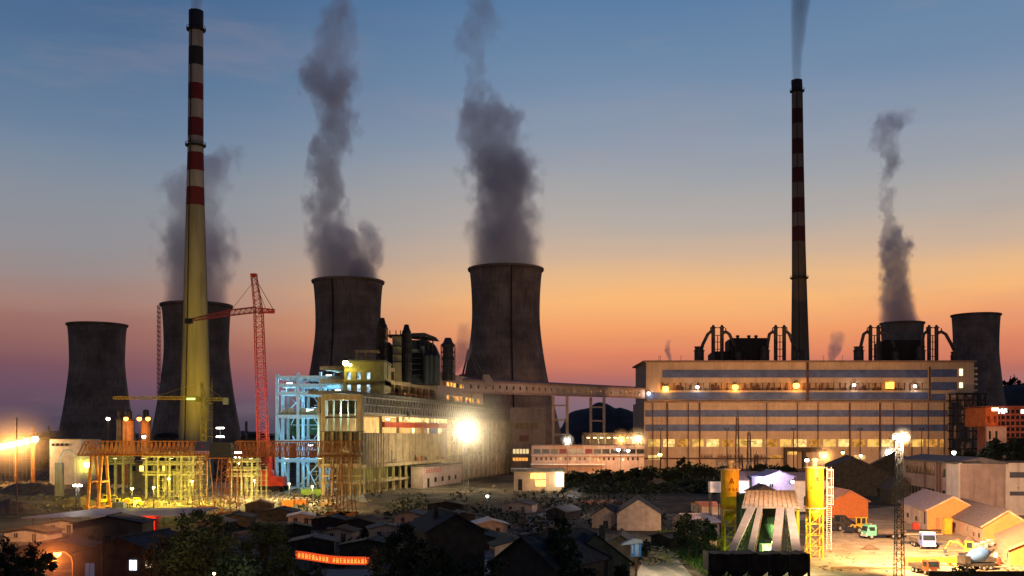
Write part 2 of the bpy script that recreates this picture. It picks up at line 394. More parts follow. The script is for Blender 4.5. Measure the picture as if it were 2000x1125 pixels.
def chimney(D, prof, rings, bands, label, cname, dimming=1.0):
    cx0 = prof[-1][1]
    c = Vector((X(cx0, D), D, 0)); H = Z(prof[0][0], D)
    root = thing('chimney', label, 'chimney', c, group='striped power station chimneys')
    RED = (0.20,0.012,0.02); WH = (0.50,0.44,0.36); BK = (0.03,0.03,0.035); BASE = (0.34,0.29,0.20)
    RED, WH, BASE = (tuple(c*dimming for c in q) for q in (RED, WH, BASE))  # right chimney's weaker light is put into darker stripe colours
    cc = {'r': RED, 'w': WH, 'k': BK, 'c': BASE}
    ps = []; 
    for py, x, w in reversed(prof): ps.append((w/2/F*D, Z(py, D), X(x, D)-c.x))
    dz = ps[0][1]; slope = (ps[0][0]-ps[1][0])/(ps[1][1]-ps[0][1])
    ps.insert(0, (ps[0][0]+slope*dz, 0.0, 0.0))
    mb = MB()
    n = 40; vs = []; fs = []
    allp = ps+[(ps[-1][0]-0.5, ps[-1][1], ps[-1][2]), (ps[-1][0]-0.5, ps[-1][1]-6, ps[-1][2])]
    for r, z, x in allp:
        for i in range(n): a = 2*math.pi*i/n; vs.append((x+r*math.cos(a), r*math.sin(a), z))
    for k in range(len(allp)-1):
        for i in range(n): j = (i+1)%n; fs.append((k*n+i,k*n+j,(k+1)*n+j,(k+1)*n+i))
    mb._add(vs, fs)
    bm_ = [(Z(b, D), cc[col]) for b, col in bands]; bm_.append((H+1, BK))
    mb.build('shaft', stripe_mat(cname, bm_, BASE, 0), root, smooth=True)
    def rad(z):
        for a, b in zip(ps, ps[1:]):
            if a[1] <= z <= b[1]+1e-3:
                k = (z-a[1])/(b[1]-a[1]); return a[0]+(b[0]-a[0])*k, a[2]+(b[2]-a[2])*k
        return ps[-1][0], ps[-1][2]
    for py in rings:
        z = Z(py, D); r, x = rad(z)
        q = MB(); q.lathe([(r+.02,z-1.2),(r+1.4,z-.5),(r+1.5,z),(r+.02,z)], 40, (x,0,0), caps=False)
        pl = q.build('platform', STEEL, root)
        q = MB()
        for i in range(24):
            a = 2*math.pi*i/24; q.bar((x+(r+1.4)*math.cos(a),(r+1.4)*math.sin(a),z), (x+(r+1.4)*math.cos(a),(r+1.4)*math.sin(a),z+1.4), .18)
        q.lathe([(r+1.3,z+1.3),(r+1.5,z+1.3),(r+1.5,z+1.5),(r+1.3,z+1.5),(r+1.3,z+1.3)], 40, (x,0,0), caps=False)
        q.build('railing', STEEL, pl)
    q = MB(); pr = None
    for k in range(41):
        z = H*k/40; r, x = rad(z); a = R(250); p = (x+(r+.4)*math.cos(a), (r+.4)*math.sin(a), z)
        if pr: q.bar(pr, p, 0.6, 0.35)
        pr = p
    q.build('ladder', STEEL, root)
    return c, H
C1 = chimney(640, [(22,383,28),(60,383,27.5),(283,382,30),(400,381.5,35),(620,382,47),(750,382,55),(857,382,64)], [58, 284],
    [(403,'r'),(369,'w'),(336,'r'),(303,'w'),(270,'r'),(234,'w'),(200,'r'),(165,'w'),(130,'k'),(95,'w'),(58,'k')], 'tall red and white striped chimney lit yellow from below', 'left_chimney_paint')
# bands must rise with z
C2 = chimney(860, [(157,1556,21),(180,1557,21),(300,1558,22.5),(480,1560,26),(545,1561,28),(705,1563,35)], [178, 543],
    [(475,'r'),(446,'w'),(418,'r'),(389,'w'),(360,'r'),(330,'w'),(302,'r'),(273,'w'),(243,'r'),(214,'w'),(184,'k')], 'dark striped chimney rising behind the blue banded factory', 'right_chimney_dimmed_paint', dimming=.38)

# ------------------------------------------------------------------ steam plumes (real volumes)
def plume(name, base_px, D, rows, label, col=(0.95,0.92,0.99), dens=0.05, warp=0.42, amp=3.6, rowsB=None, y_off=0, cat='steam plume', nscale=3.0, group='steam plumes of the cooling towers', edge=3.4, widen=.34):
    cx0, py0 = base_px; c = at(cx0, py0, D); c.y += y_off
    root = thing(name, label, cat, c, group=group)
    def part(rows, pname):
        k = D/F
        pts = [((cx-cx0)*k, (py0-py)*k, w/2*k*(1.1+widen*min(1,(py0-py)/90)), dn) for py, cx, w, dn in rows]
        pts.sort(key=lambda p: p[1])
        z0, z1 = pts[0][1], pts[-1][1]; L = z1-z0
        xm = max(abs(p[0])+p[2]*1.6 for p in pts)*1.1; rm = max(p[2] for p in pts)
        m = bpy.data.materials.new(pname+'_vapour'); m.use_nodes = True; t = m.node_tree; t.nodes.clear()
        tcn = t.nodes.new('ShaderNodeTexCoord')
        n1 = t.nodes.new('ShaderNodeTexNoise'); n1.inputs['Scale'].default_value = nscale/rm/2; n1.inputs['Detail'].default_value = 4; n1.inputs['Roughness'].default_value = .55
        mpn = t.nodes.new('ShaderNodeMapping'); mpn.inputs['Scale'].default_value = (1,1,0.75); t.links.new(tcn.outputs['Object'], mpn.inputs[0])
        t.links.new(mpn.outputs[0], n1.inputs['Vector'])
        sub = t.nodes.new('ShaderNodeVectorMath'); sub.operation = 'SUBTRACT'; t.links.new(n1.outputs['Color'], sub.inputs[0]); sub.inputs[1].default_value = (.5,.5,.5)
        # the vapour is calm at the tower mouth and breaks up as it rises
        s0 = t.nodes.new('ShaderNodeSeparateXYZ'); t.links.new(tcn.outputs['Object'], s0.inputs[0])
        calm = smooth(M('SUBTRACT', s0.outputs[2], z0, t), 0.0, min(L*0.3, 60), t)
        wv = t.nodes.new('ShaderNodeVectorMath'); wv.operation = 'SCALE'; t.links.new(sub.outputs[0], wv.inputs[0])
        t.links.new(M('MULTIPLY', M('ADD', M('MULTIPLY', calm, 0.85, t), 0.15, t), rm*warp*4, t), wv.inputs['Scale'])
        ad_ = t.nodes.new('ShaderNodeVectorMath'); ad_.operation = 'ADD'; t.links.new(tcn.outputs['Object'], ad_.inputs[0]); t.links.new(wv.outputs[0], ad_.inputs[1])
        s = t.nodes.new('ShaderNodeSeparateXYZ'); t.links.new(ad_.outputs[0], s.inputs[0])
        zn = M('DIVIDE', M('SUBTRACT', s.outputs[2], z0, t), L, t)
        r = ramp(t, [((p[1]-z0)/L, ((p[0]/xm+1)/2, p[2]/rm, p[3])) for p in pts], 'LINEAR')
        t.links.new(zn, r.inputs[0])
        rs = t.nodes.new('ShaderNodeSeparateColor'); t.links.new(r.outputs[0], rs.inputs[0])
        cx = M('MULTIPLY', M('SUBTRACT', M('MULTIPLY', rs.outputs[0], 2, t), 1, t), xm, t)
        dx = M('SUBTRACT', s.outputs[0], cx, t)
        d = M('SQRT', M('ADD', M('MULTIPLY', dx, dx, t), M('MULTIPLY', s.outputs[1], s.outputs[1], t), t), None, t)
        q = M('SUBTRACT', 1.0, M('DIVIDE', d, M('MAXIMUM', M('MULTIPLY', rs.outputs[1], rm, t), 0.3, t), t), t)
        n2 = t.nodes.new('ShaderNodeTexNoise'); n2.inputs['Scale'].default_value = nscale*2.4/rm/2; n2.inputs['Detail'].default_value = 5; n2.inputs['Roughness'].default_value = .6
        t.links.new(mpn.outputs[0], n2.inputs['Vector'])
        nn = M('MULTIPLY', M('SUBTRACT', n2.outputs[0], 0.53, t), M('MULTIPLY', M('ADD', M('MULTIPLY', calm, .8, t), .2, t), amp, t), t)
        v = M('MULTIPLY', M('ADD', M('MULTIPLY', q, edge, t), nn, t), 1.0, t, clamp=True)
        endf = smooth(zn, 1.0, 0.9, t)
        v = M('MULTIPLY', M('MULTIPLY', v, endf, t), M('MULTIPLY', rs.outputs[2], dens, t), t)
        # nothing below the mouth
        v = M('MULTIPLY', v, M('GREATER_THAN', s0.outputs[2], z0-0.5, t), t)
        pv = t.nodes.new('ShaderNodeVolumePrincipled'); pv.inputs['Color'].default_value = (*col, 1); pv.inputs['Anisotropy'].default_value = 0.2
        pv.inputs['Density Attribute'].default_value = ''
        t.links.new(v, pv.inputs['Density'])
        o = t.nodes.new('ShaderNodeOutputMaterial'); t.links.new(pv.outputs[0], o.inputs['Volume'])
        m.cycles.volume_step_rate = 0.25
        # the body of the plume: a closed lumpy tube
        b = MB(); n = 20; vs = []; fs = []; K = 26
        def at_(u):
            z = z0+L*u
            for a, bb in zip(pts, pts[1:]):
                if z <= bb[1]+1e-6: s_ = (z-a[1])/(bb[1]-a[1]); return a[0]+(bb[0]-a[0])*s_, a[2]+(bb[2]-a[2])*s_
            return pts[-1][0], pts[-1][2]
        for k in range(K+1):
            u = k/K; cxx, rr = at_(u); zz = z0+L*u
            grow = 1.0 if k == 0 else 1.12+0.25*min(1, u*4)*(warp/0.35)**.5
            rr = rr*grow+(rm*0.12*min(1, u*4))
            for i in range(n):
                a = 2*math.pi*i/n; dr = 1+0.10*min(1,u*5)*mnoise.noise((math.cos(a)*1.5, math.sin(a)*1.5, zz/rm*1.3))
                vs.append((cxx+rr*dr*math.cos(a), rr*dr*math.sin(a), zz))
        for k in range(K):
            for i in range(n): j = (i+1)%n; fs.append((k*n+i,k*n+j,(k+1)*n+j,(k+1)*n+i))
        fs.append(tuple(reversed(range(n)))); fs.append(tuple(K*n+i for i in range(n)))
        b._add(vs, fs); return b.build(pname, m, root)
    part(rows, 'rising_column')
    if rowsB: part(rowsB, 'side_curl')
    return root
# rows: (py, centre px, width px, density factor)
plume('steam_plume', (384,596), 870, [(598,384,122,1),(560,383,118,1),(520,381,116,1),(490,380,124,.95),(460,384,116,.8),(430,385,104,.6),(400,382,100,.5),(370,378,100,.5),(350,392,96,.6),(330,404,86,.8),(312,420,66,.9),(298,438,46,.9),(286,454,34,.8),(280,466,24,.5)],
    'grey steam rising from the tower behind the yellow lit chimney and bending right', dens=0.045, widen=.12)
plume('steam_plume', (680,552), 900, [(554,680,130,1),(525,672,120,1),(500,660,104,1),(470,648,86,1),(440,641,66,1),(400,636,60,.95),(350,638,58,.95),(300,648,56,.95),(260,655,60,1),(225,655,66,1),(190,648,76,.95),(160,640,92,.8),(140,638,92,.7),(110,648,60,.45),(80,655,56,.6),(50,662,56,.6),(0,668,50,.6),(-40,672,46,.5)],
    'dense dark steam column with a curl at its foot, second from left', dens=0.055, widen=.16,
    rowsB=[(552,705,60,1),(525,712,62,1),(500,718,56,1),(475,722,52,.9),(455,722,46,.8),(440,714,36,.5),(425,706,26,.3)])
plume('steam_plume', (988,528), 860, [(530,988,136,1),(500,986,128,1),(470,983,122,1),(440,980,108,1),(410,980,92,.95),(380,982,98,.95),(350,985,120,1),(325,984,118,1),(305,975,96,.9),(280,962,90,.7),(255,962,96,.7),(230,958,84,.8),(205,950,66,.8),(180,936,50,.7),(150,926,36,.6),(120,922,34,.55),(85,924,48,.35),(60,936,56,.35),(30,942,48,.45),(0,946,44,.4),(-40,948,40,.3)],
    'broad billowing steam column above the tallest cooling tower', dens=0.055, widen=.26)
plume('steam_plume', (1762,632), 1300, [(634,1758,76,1),(600,1752,64,1),(570,1748,52,1),(540,1746,46,1),(510,1748,46,1),(485,1750,50,.95),(465,1745,44,.85),(440,1738,32,.8),(410,1736,26,.6),(385,1735,24,.4),(360,1728,22,.3),(335,1738,30,.5),(310,1742,36,.6),(285,1730,40,.35),(255,1732,36,.4),(235,1742,60,.5),(220,1750,60,.45),(205,1768,40,.3)],
    'thin wind torn steam column above the far right factory roof', dens=0.07, widen=.2, col=(0.9,0.88,0.98))
plume('smoke_plume', (1556,158), 860, [(160,1556,17,.6),(130,1556,20,.55),(100,1557,22,.55),(70,1559,26,.55),(40,1561,30,.55),(10,1563,34,.55),(-30,1566,40,.5)],
    'straight grey smoke leaving the dark striped chimney', dens=0.10, warp=0.08, amp=.5, widen=.1, cat='smoke plume', group='smoke from the two chimneys', col=(.3,.3,.32))
plume('smoke_plume', (383,23), 640, [(25,383,20,.6),(10,383,22,.5),(-10,384,24,.45),(-30,385,26,.4)],
    'faint smoke leaving the top of the yellow lit chimney', dens=0.16, warp=0.08, amp=.5, widen=.1, cat='smoke plume', group='smoke from the two chimneys', col=(.6,.6,.62))
plume('steam_wisp', (1305,708), 790, [(708,1309,6,1),(696,1307,9,1),(684,1303,11,.9),(674,1304,9,.5),(662,1307,8,.3)],
    'tiny steam wisp over the left end of the striped factory roof', dens=0.30, warp=.25, cat='steam wisp', group='small steam wisps', amp=1.0)
plume('steam_wisp', (1624,706), 790, [(706,1624,12,1),(694,1626,20,1),(682,1631,26,.9),(670,1634,26,.6),(655,1636,26,.35),(645,1638,20,.2)],
    'small steam wisp between the two duct groups on the factory roof', dens=0.14, warp=.3, cat='steam wisp', group='small steam wisps', amp=1.2)
plume('steam_wisp', (880,730), 560, [(728,888,14,1),(712,896,26,1),(695,902,32,1),(678,905,30,.9),(660,905,26,.5),(640,906,22,.35),(625,908,18,.25)],
    'pale steam leaking beside the dark vessel and broadest tower', dens=0.12, warp=.22, cat='steam wisp', group='small steam wisps', amp=1.0, col=(.62,.5,.6))
# ------------------------------------------------------------------ little builders
def lattice(m, p, q, w0, w1, n, ch=0.2, br=0.12, sides=4):
    p, q = Vector(p), Vector(q); d = (q-p).normalized(); up = Vector((0,1,0)) if abs(d.y) < .8 else Vector((0,0,1))
    a = d.cross(up).normalized(); b = a.cross(d).normalized()
    cs = [(-1,-1),(1,-1),(1,1),(-1,1)]
    def cn(k, c): w = (w0+(w1-w0)*k/n)/2; return p+(q-p)*(k/n)+a*c[0]*w+b*c[1]*w
    for c in cs: m.bar(cn(0,c), cn(n,c), ch)
    for k in range(n):
        for i in range(4):
            c, e = cs[i], cs[(i+1)%4]
            m.bar(cn(k,c), cn(k,e), br)
            if k%2: m.bar(cn(k,c), cn(k+1,e), br)
            else: m.bar(cn(k,e), cn(k+1,c), br)
    for i in range(4): m.bar(cn(n,cs[i]), cn(n,cs[(i+1)%4]), br)
    return m
def lamp(px, py, D, kind, label, W_=0, rad=None, spot_to=None, ang=90, post=True, group='lamps burning about the works', base=None, cat='lamp', arm=0.0, parent=None):
    p = at(px, py, D); gz = 0 if base is None else base
    col = {'w': (1.0,0.93,0.78), 'o': (1.0,0.40,0.08), 'y': (1.0,0.66,0.28), 'r': (1.0,0.12,0.05), 'g': (0.55,1.0,0.15), 'b': (0.55,0.85,1.0), 'Y': (1.0,0.80,0.10)}[kind]
    em_ = {'w': E_WHITE, 'o': E_ORNG, 'y': E_WARM, 'r': em('red_lamp', (1,0.08,0.03), 8), 'g': em('green_lamp', (0.6,1.0,0.2), 12), 'b': em('blue_white_lamp', (0.6,0.85,1.0), 14), 'Y': em('yellow_lamp', (1.0,0.9,0.25), 14)}[kind]
    r = rad if rad else 0.0022*D
    root = thing('site_lamp', label, cat, (p.x, p.y, gz), group=group)
    h = p.z-gz; m = MB()
    if post:
        m.tube((-arm,0,0), (-arm,0,h-0.2), 0.16, 0.1, 8)
        if arm: m.path([(-arm,0,h-.2),(-arm*.8,0,h+.5),(0,0,h+.35)], 0.07+0.0001*D, 8)
        m.box(-.35-arm,.35-arm,-.35,.35,0,.4)
        m.build('post', STEEL, root)
    m = MB(); m.lathe([(r*.5,r*1.15),(r*1.15,r*0.7),(r*.6,r*1.5),(r*.2,r*1.6)], 14, (0,0,h)); m.build('lamp_hood', STEEL, root)
    m = MB(); m.lathe([(0.01,-r)]+[(r*math.cos(R(a)), r*math.sin(R(a))) for a in range(-75,90,15)]+[(0.01,r)], 16, (0,0,h), caps=False); m.build('lamp_bulb', em_, root, smooth=True)
    if W_:
        l = p+Vector((0,-r*1.3-0.3,-r*0.6))
        if spot_to is not None: spot(l, spot_to, col, W_, ang, parent=root)
        else: point(l, col, W_, parent=root, r=0.3)
    return root
def gable(name, label, cat, p0, w, d, h, rise, wall, roof, rz=0, over=0.5, door=None, windows=(), group=None, trim=None, ridge='y', gwall=None):
    # local: front gable faces -y; x in [-w/2,w/2], y in [0,d]; ridge along y
    root = thing(name, label, cat, p0, rz, group)
    m = MB(); m.ext([(-w/2,0),(w/2,0),(w/2,h),(0,h+rise),(-w/2,h)], 0, d); m.build('wall', wall, root)
    if gwall:
        m = MB(); m.ext([(-w/2+.02,0),(w/2-.02,0),(w/2-.02,h),(0,h+rise-.05),(-w/2+.02,h)], -0.06, -0.01); m.build('gable_wall', gwall, root)
    t = 0.22; k = rise/(w/2); m = MB()
    e = w/2+over
    m.ext([(-e,h-over*k+.03),(0,h+rise+.03),(e,h-over*k+.03),(e,h-over*k+t+.03),(0,h+rise+t+.03),(-e,h-over*k+t+.03)], -over, d+over)
    rf = m.build('roof', roof, root)
    m = MB(); m.box(-.2,.2,-over-.03,d+over+.03,h+rise+t+.0,h+rise+t+.22); m.build('ridge_cap', roof, rf)
    if trim:
        m = MB()
        for sx in (-1,1): m.bar((sx*e,-over-.08,h-over*k+.15), (0,-over-.08,h+rise+.17), .12, .4)
        m.build('verge_board', trim, rf)
    for side, u, z0, ww, hh, mt in windows:
        m = MB(); f = MB()
        if side == 'f':
            m.box(u-ww/2,u+ww/2,-.13,-.1,z0,z0+hh)
            f.box(u-ww/2-.1,u+ww/2+.1,-.16,-.14,z0-.1,z0); f.box(u-ww/2-.1,u+ww/2+.1,-.16,-.14,z0+hh,z0+hh+.1); f.box(u-.04,u+.04,-.17,-.135,z0,z0+hh)
        else:
            s = -1 if side == 'l' else 1; x = s*(w/2); a, b = sorted((x+s*.03, x+s*.09))
            m.box(a,b,u-ww/2,u+ww/2,z0,z0+hh); a, b = sorted((x+s*.1, x+s*.16))
            f.box(a,b,u-ww/2-.1,u+ww/2+.1,z0-.12,z0); f.box(a,b,u-ww/2-.1,u+ww/2+.1,z0+hh,z0+hh+.12)
        wn = m.build('window' if z0 > .3 else 'door', mt, root); f.build('frame', wall if not trim else trim, wn)
    return root

# ------------------------------------------------------------------ striped boiler house on the right
DF = 770.0
def zf(py): return Z(py, DF)
def xf(px): return X(px, DF)
fx0 = X(1582, DF)
fac = thing('factory', 'long cream power station building with dark blue window bands and a lit window row', 'factory building', (fx0, DF, 0))
m = MB()
m.box(xf(1258), xf(1858), DF, DF+70, 0, zf(785))
m.build('lower_wall', CREAM, fac, world=True)
m = MB(); m.box(xf(1263), xf(1906), DF+3, DF+69, zf(785)+.01, zf(762)); m.box(xf(1263), xf(1906), DF+3, DF+69, zf(747), zf(707)); m.box(xf(1263), xf(1906), DF+9, DF+69, zf(762), zf(747)); m.box(xf(1860), xf(1906), DF+3, DF+8.9, zf(762), zf(747)); m.box(xf(1263), xf(1290), DF+3, DF+8.9, zf(762), zf(747))
m.build('upper_wall', CREAM, fac, world=True)
m = MB(); m.box(xf(1257), xf(1907), DF-0.6, DF+72, zf(707), zf(707)+1.2); m.box(xf(1257), xf(1860), DF-0.7, DF+2.6, zf(786)-.2, zf(783)); m.build('roof_coping', mat('coping', (0.30,0.2,0.15), .8), fac, world=True)
def band(x0, x1, y0, y1, off):
    m = MB(); f = MB()
    m.box(xf(x0), xf(x1), DF+off-.35, DF+off-.02, zf(y1), zf(y0))
    o = m.build('window_band', BLUEB, fac, world=True)
    k = int((x1-x0)/9)
    for i in range(k+1):
        x = xf(x0)+(xf(x1)-xf(x0))*i/k; f.box(x-.13, x+.13, DF+off-.5, DF+off-.36, zf(y1), zf(y0))
    f.box(xf(x0), xf(x1), DF+off-.46, DF+off-.37, (zf(y0)+zf(y1))/2-.12, (zf(y0)+zf(y1))/2+.12)
    f.build('mullions', mat('blue_mullion', (0.05,0.07,0.14), .5), o)
    for o_ in (o,): pass
band(1295,1815,722,737,3); band(1822,1872,721,736,3); band(1822,1872,746,761,3)
band(1263,1816,766,780,3); band(1822,1850,769,781,3)
band(1260,1852,801,814,0); band(1260,1852,829,842,0)
# open gallery between the upper bands
for k in range(46):
    px = 1294+k*11.6
    if px > 1815: break
    m = MB(); w = 0.5 if k % 3 else 1.3
    m.box(xf(px), xf(px)+w, DF+3.1, DF+4.2, zf(762), zf(747)); m.build('gallery_column', mat('gallery_post', (0.16,0.07,0.06), .8), fac, world=True)
rr = random.Random(5)
for k in range(34):
    m = MB(); px = 1300+k*15+rr.uniform(0,8); h = rr.uniform(1.2,4.2); w_ = rr.uniform(.8,3.2); m.box(xf(px), xf(px)+w_, DF+7.2, DF+8.9, zf(762), zf(762)+h); m.lathe([(w_*.3,0),(w_*.3,.6),(.1,.8)],8,(xf(px)+w_/2,DF+8,zf(762)+h))
    m.build('gallery_machinery', mat('gallery_kit', (0.16,0.09,0.07), .6, .6, .3), fac, world=True)
# pilasters / downpipes, some in place of lamp masts and pylons
for px in (1275, 1303, 1344, 1366, 1497, 1557, 1597, 1659, 1718, 1745, 1780, 1812, 1843):
    m = MB(); top = 785 if px < 1600 or px > 1600 else 785
    wv = .5 if px in (1303,1366,1659,1718) else .22
    m.box(xf(px)-wv, xf(px)+wv, DF-1.3, DF-.6, 0, zf(787)); m.build('downpipe', mat('pipe_brown', (0.10,0.05,0.045), .7), fac, world=True)
m = MB(); m.box(xf(1577), xf(1581), DF+1.6, DF+2.5, zf(782), zf(707)); m.build('expansion_joint', mat('pipe_brown', (0.10,0.05,0.045)), fac, world=True)
m = MB(); m.box(xf(1817), xf(1820), DF+2, DF+2.55, zf(782), zf(716)); m.build('expansion_joint', mat('pipe_brown', (0.10,0.05,0.045)), fac, world=True)
m = MB()
for k in range(60):
    x = xf(1262)+k*(xf(1852)-xf(1262))/59
    for a, b in ((801,785.5),(829,814.5),(858,843),(893,873)): m.box(x-.04,x+.04,DF-.05,DF-.005,zf(a)+.1,zf(b)-.1)
for py in (793,821.5,850,880): m.box(xf(1259),xf(1857),DF-.05,DF-.006,zf(py)-.04,zf(py)+.04)
m.build('panel_joints', mat('joint_brown', (.28,.2,.14), .9), fac, world=True)
# the row of lit windows
px = 1266.0; k = 0
wm = [em('lit_window_%d' % i, c, s, .55, .22+.13*i) for i, (c, s) in enumerate([((1.0,.55,.12),1.1), ((1.0,.64,.2),1.5), ((1.0,.42,.07),.75)])]
while px < 1846:
    w = 26 if k % 2 else 28
    if px+w > 1848: w = 1848-px
    m = MB(); m.box(xf(px), xf(px+w-4), DF-.25, DF-.05, zf(872.5), zf(858)); dim = px > 1800
    o = m.build('lit_window', wm[2] if dim else wm[(k*7) % 3], fac, world=True)
    f = MB()
    for j in range(5):
        x = xf(px)+(xf(px+w-4)-xf(px))*j/4; f.box(x-.12, x+.12, DF-.4, DF-.26, zf(872.5), zf(858))
    f.box(xf(px), xf(px+w-4), DF-.42, DF-.27, zf(863)-.1, zf(863)+.1); f.build('window_frame', mat('pipe_brown', (0.10,0.05,0.045)), o)
    px += w+1.5; k += 1
m = MB(); m.box(xf(1258), xf(1530), DF-1.6, DF-.06, zf(896), zf(894)); m.build('canopy_slab', mat('pipe_brown', (0,0,0)), fac, world=True)
m = MB(); m.box(xf(1530),xf(1603),DF-4,DF-.06,zf(881),zf(873.5)); m.box(xf(1530),xf(1535),DF-4,DF-.06,0,zf(881)); m.box(xf(1566),xf(1571),DF-4,DF-.06,0,zf(881)); m.build('entrance_portal', mat('portal_brown', (0.07,0.05,0.04), .8), fac, world=True)
m = MB(); m.box(xf(1537),xf(1558),DF-.3,DF-.06,zf(888),zf(882)); m.build('lit_window', wm[0], fac, world=True)
for i, (a, b) in enumerate([(1505,1528),(1266,1290),(1640,1656),(1668,1690),(1800,1846)]):
    m = MB(); m.box(xf(a), xf(b), DF-.3, DF-.06, zf(897), zf(889)); m.build('low_lit_window', wm[2-i%2], fac, world=True)
# stair tower windows (far right)
for y0, y1 in ((720,733),(747,757)):
    m = MB(); m.box(xf(1877), xf(1883.5), DF+2.7, DF+2.95, zf(y1), zf(y0)); m.build('stair_window', em('stair_glow', (1,.85,.45), 2.2 if y0 < 730 else .5), fac, world=True)
for y0 in (717, 728, 738, 748, 760):
    m = MB(); m.box(xf(1906)+.02, xf(1913), DF+3, DF+14, zf(y0+4), zf(y0)); m.build('balcony', CREAM, fac, world=True)
# sign letters on the parapet above the canopy
def glyph(m, x, z, w, h, y, rnd, t=None):
    t = t or w*0.13
    for k in range(rnd.choice((2,3,3))): zz = z+h*(k+.5)/3*rnd.uniform(.9,1.05); m.box(x+w*rnd.uniform(0,.15), x+w*rnd.uniform(.8,1), y-.12, y, zz-t/2, zz+t/2)
    for k in range(rnd.choice((1,2,2))): xx = x+w*(.25+.5*k*rnd.uniform(.8,1)); m.box(xx-t/2, xx+t/2, y-.15, y-.02, z+h*rnd.uniform(0,.1), z+h*rnd.uniform(.85,1))
    if rnd.random() < .6: m.bar((x+w*.5,y-.1,z+h*.45), (x+w*.95,y-.1,z), t*.9); m.bar((x+w*.5,y-.1,z+h*.45), (x+w*.05,y-.1,z), t*.9)
rg = random.Random(11)
m = MB()
for px in list(range(1368,1392,6))+list(range(1400,1428,6))+list(range(1432,1448,7))+list(range(1472,1494,6)):
    glyph(m, xf(px), zf(893.5), 1.9, 2.4, DF-1.7, rg)
sg = m.build('roof_sign', mat('sign_letters', (0.10,0.05,0.05), .6), fac, world=True); sg['label'] = 'dark standing characters along the canopy edge'

# annex of open steelwork at the right end
ann = thing('steel_annex', 'open dark steel annex with tanks against the right end of the striped factory', 'steel structure', (X(1880,DF-8), DF-8, 0))
m = MB()
for px in (1853,1868,1884,1898,1908):
    for yy in (DF-14, DF-2): m.box(X(px,DF)-.5, X(px,DF)+.5, yy-.4, yy+.4, 0, zf(770))
m.build('columns', STEEL, ann, world=True)
m = MB()
for py in (770,783,797,812,828,842,858,876,892):
    for yy in (DF-14.5, DF-1.5): m.box(xf(1850), xf(1909), yy, yy+.6, zf(py)-.5, zf(py)+.5)
    m.box(xf(1851), xf(1908), DF-14, DF-2, zf(py)-.1, zf(py)+.1)
m.build('floors', STEEL, ann, world=True)
m = MB()
for a, b, c, d in ((1853,842,1868,812),(1868,812,1884,783),(1884,858,1898,828),(1868,876,1853,858),(1898,797,1908,770)): m.bar((xf(a),DF-14.6,zf(b)), (xf(c),DF-14.6,zf(d)), .5)
m.build('braces', STEEL, ann, world=True)
for i, (px, y0, y1, r) in enumerate([(1876,796,774,2.6),(1891,812,775,2.2),(1877,828,800,3.0),(1892,858,830,2.6),(1878,892,862,3.4),(1860,858,830,2.2)]):
    m = MB(); m.lathe([(r*.4,zf(y0)),(r,zf(y0)+1.2),(r,zf(y1)-1.2),(r*.4,zf(y1))], 16, (X(px,DF),DF-8,0)); m.build('tank', mat('tank_dull', (0.28,0.2,0.19), .6, .3), ann, world=True, smooth=True)

# lamps in the gallery
def gl(px, py, k, lab, W_, r): lamp(px, py, DF+2.4, k, lab, W_, rad=r, post=False, base=zf(762))
gl(1300,759,'o','big orange lamp at the left end of the upper factory gallery',3500,2.3)
gl(1436,756,'o','big orange lamp over the sign on the upper factory gallery',3500,2.2)
gl(1555,753,'o','big orange lamp just left of the dark chimney in the upper gallery',4000,2.3)
gl(1668,752,'w','small white lamp right of the dark chimney in the upper gallery',900,1.1)
gl(1787,754,'w','small white lamp at the right end of the upper gallery',900,1.1)
gl(1362,756,'w','small white lamp between two big orange gallery lamps',900,1.2)
lb = MB(); lb.box(xf(1732),xf(1748),DF+1.6,DF+2.8,zf(759),zf(746)); o = lb.build('lit_gallery_box', em('orange_window', (1,.42,.06), 4.0, .5, .3), None, world=False); o.location = (0,0,0)
tag(o, 'square orange lit window box in the upper factory gallery', 'lit box'); point((xf(1740), DF+1.0, zf(753)), (1,.4,.08), 2500)
gl(1267,768,'w','small white lamp on the left corner of the factory below the gallery',800,1.1)

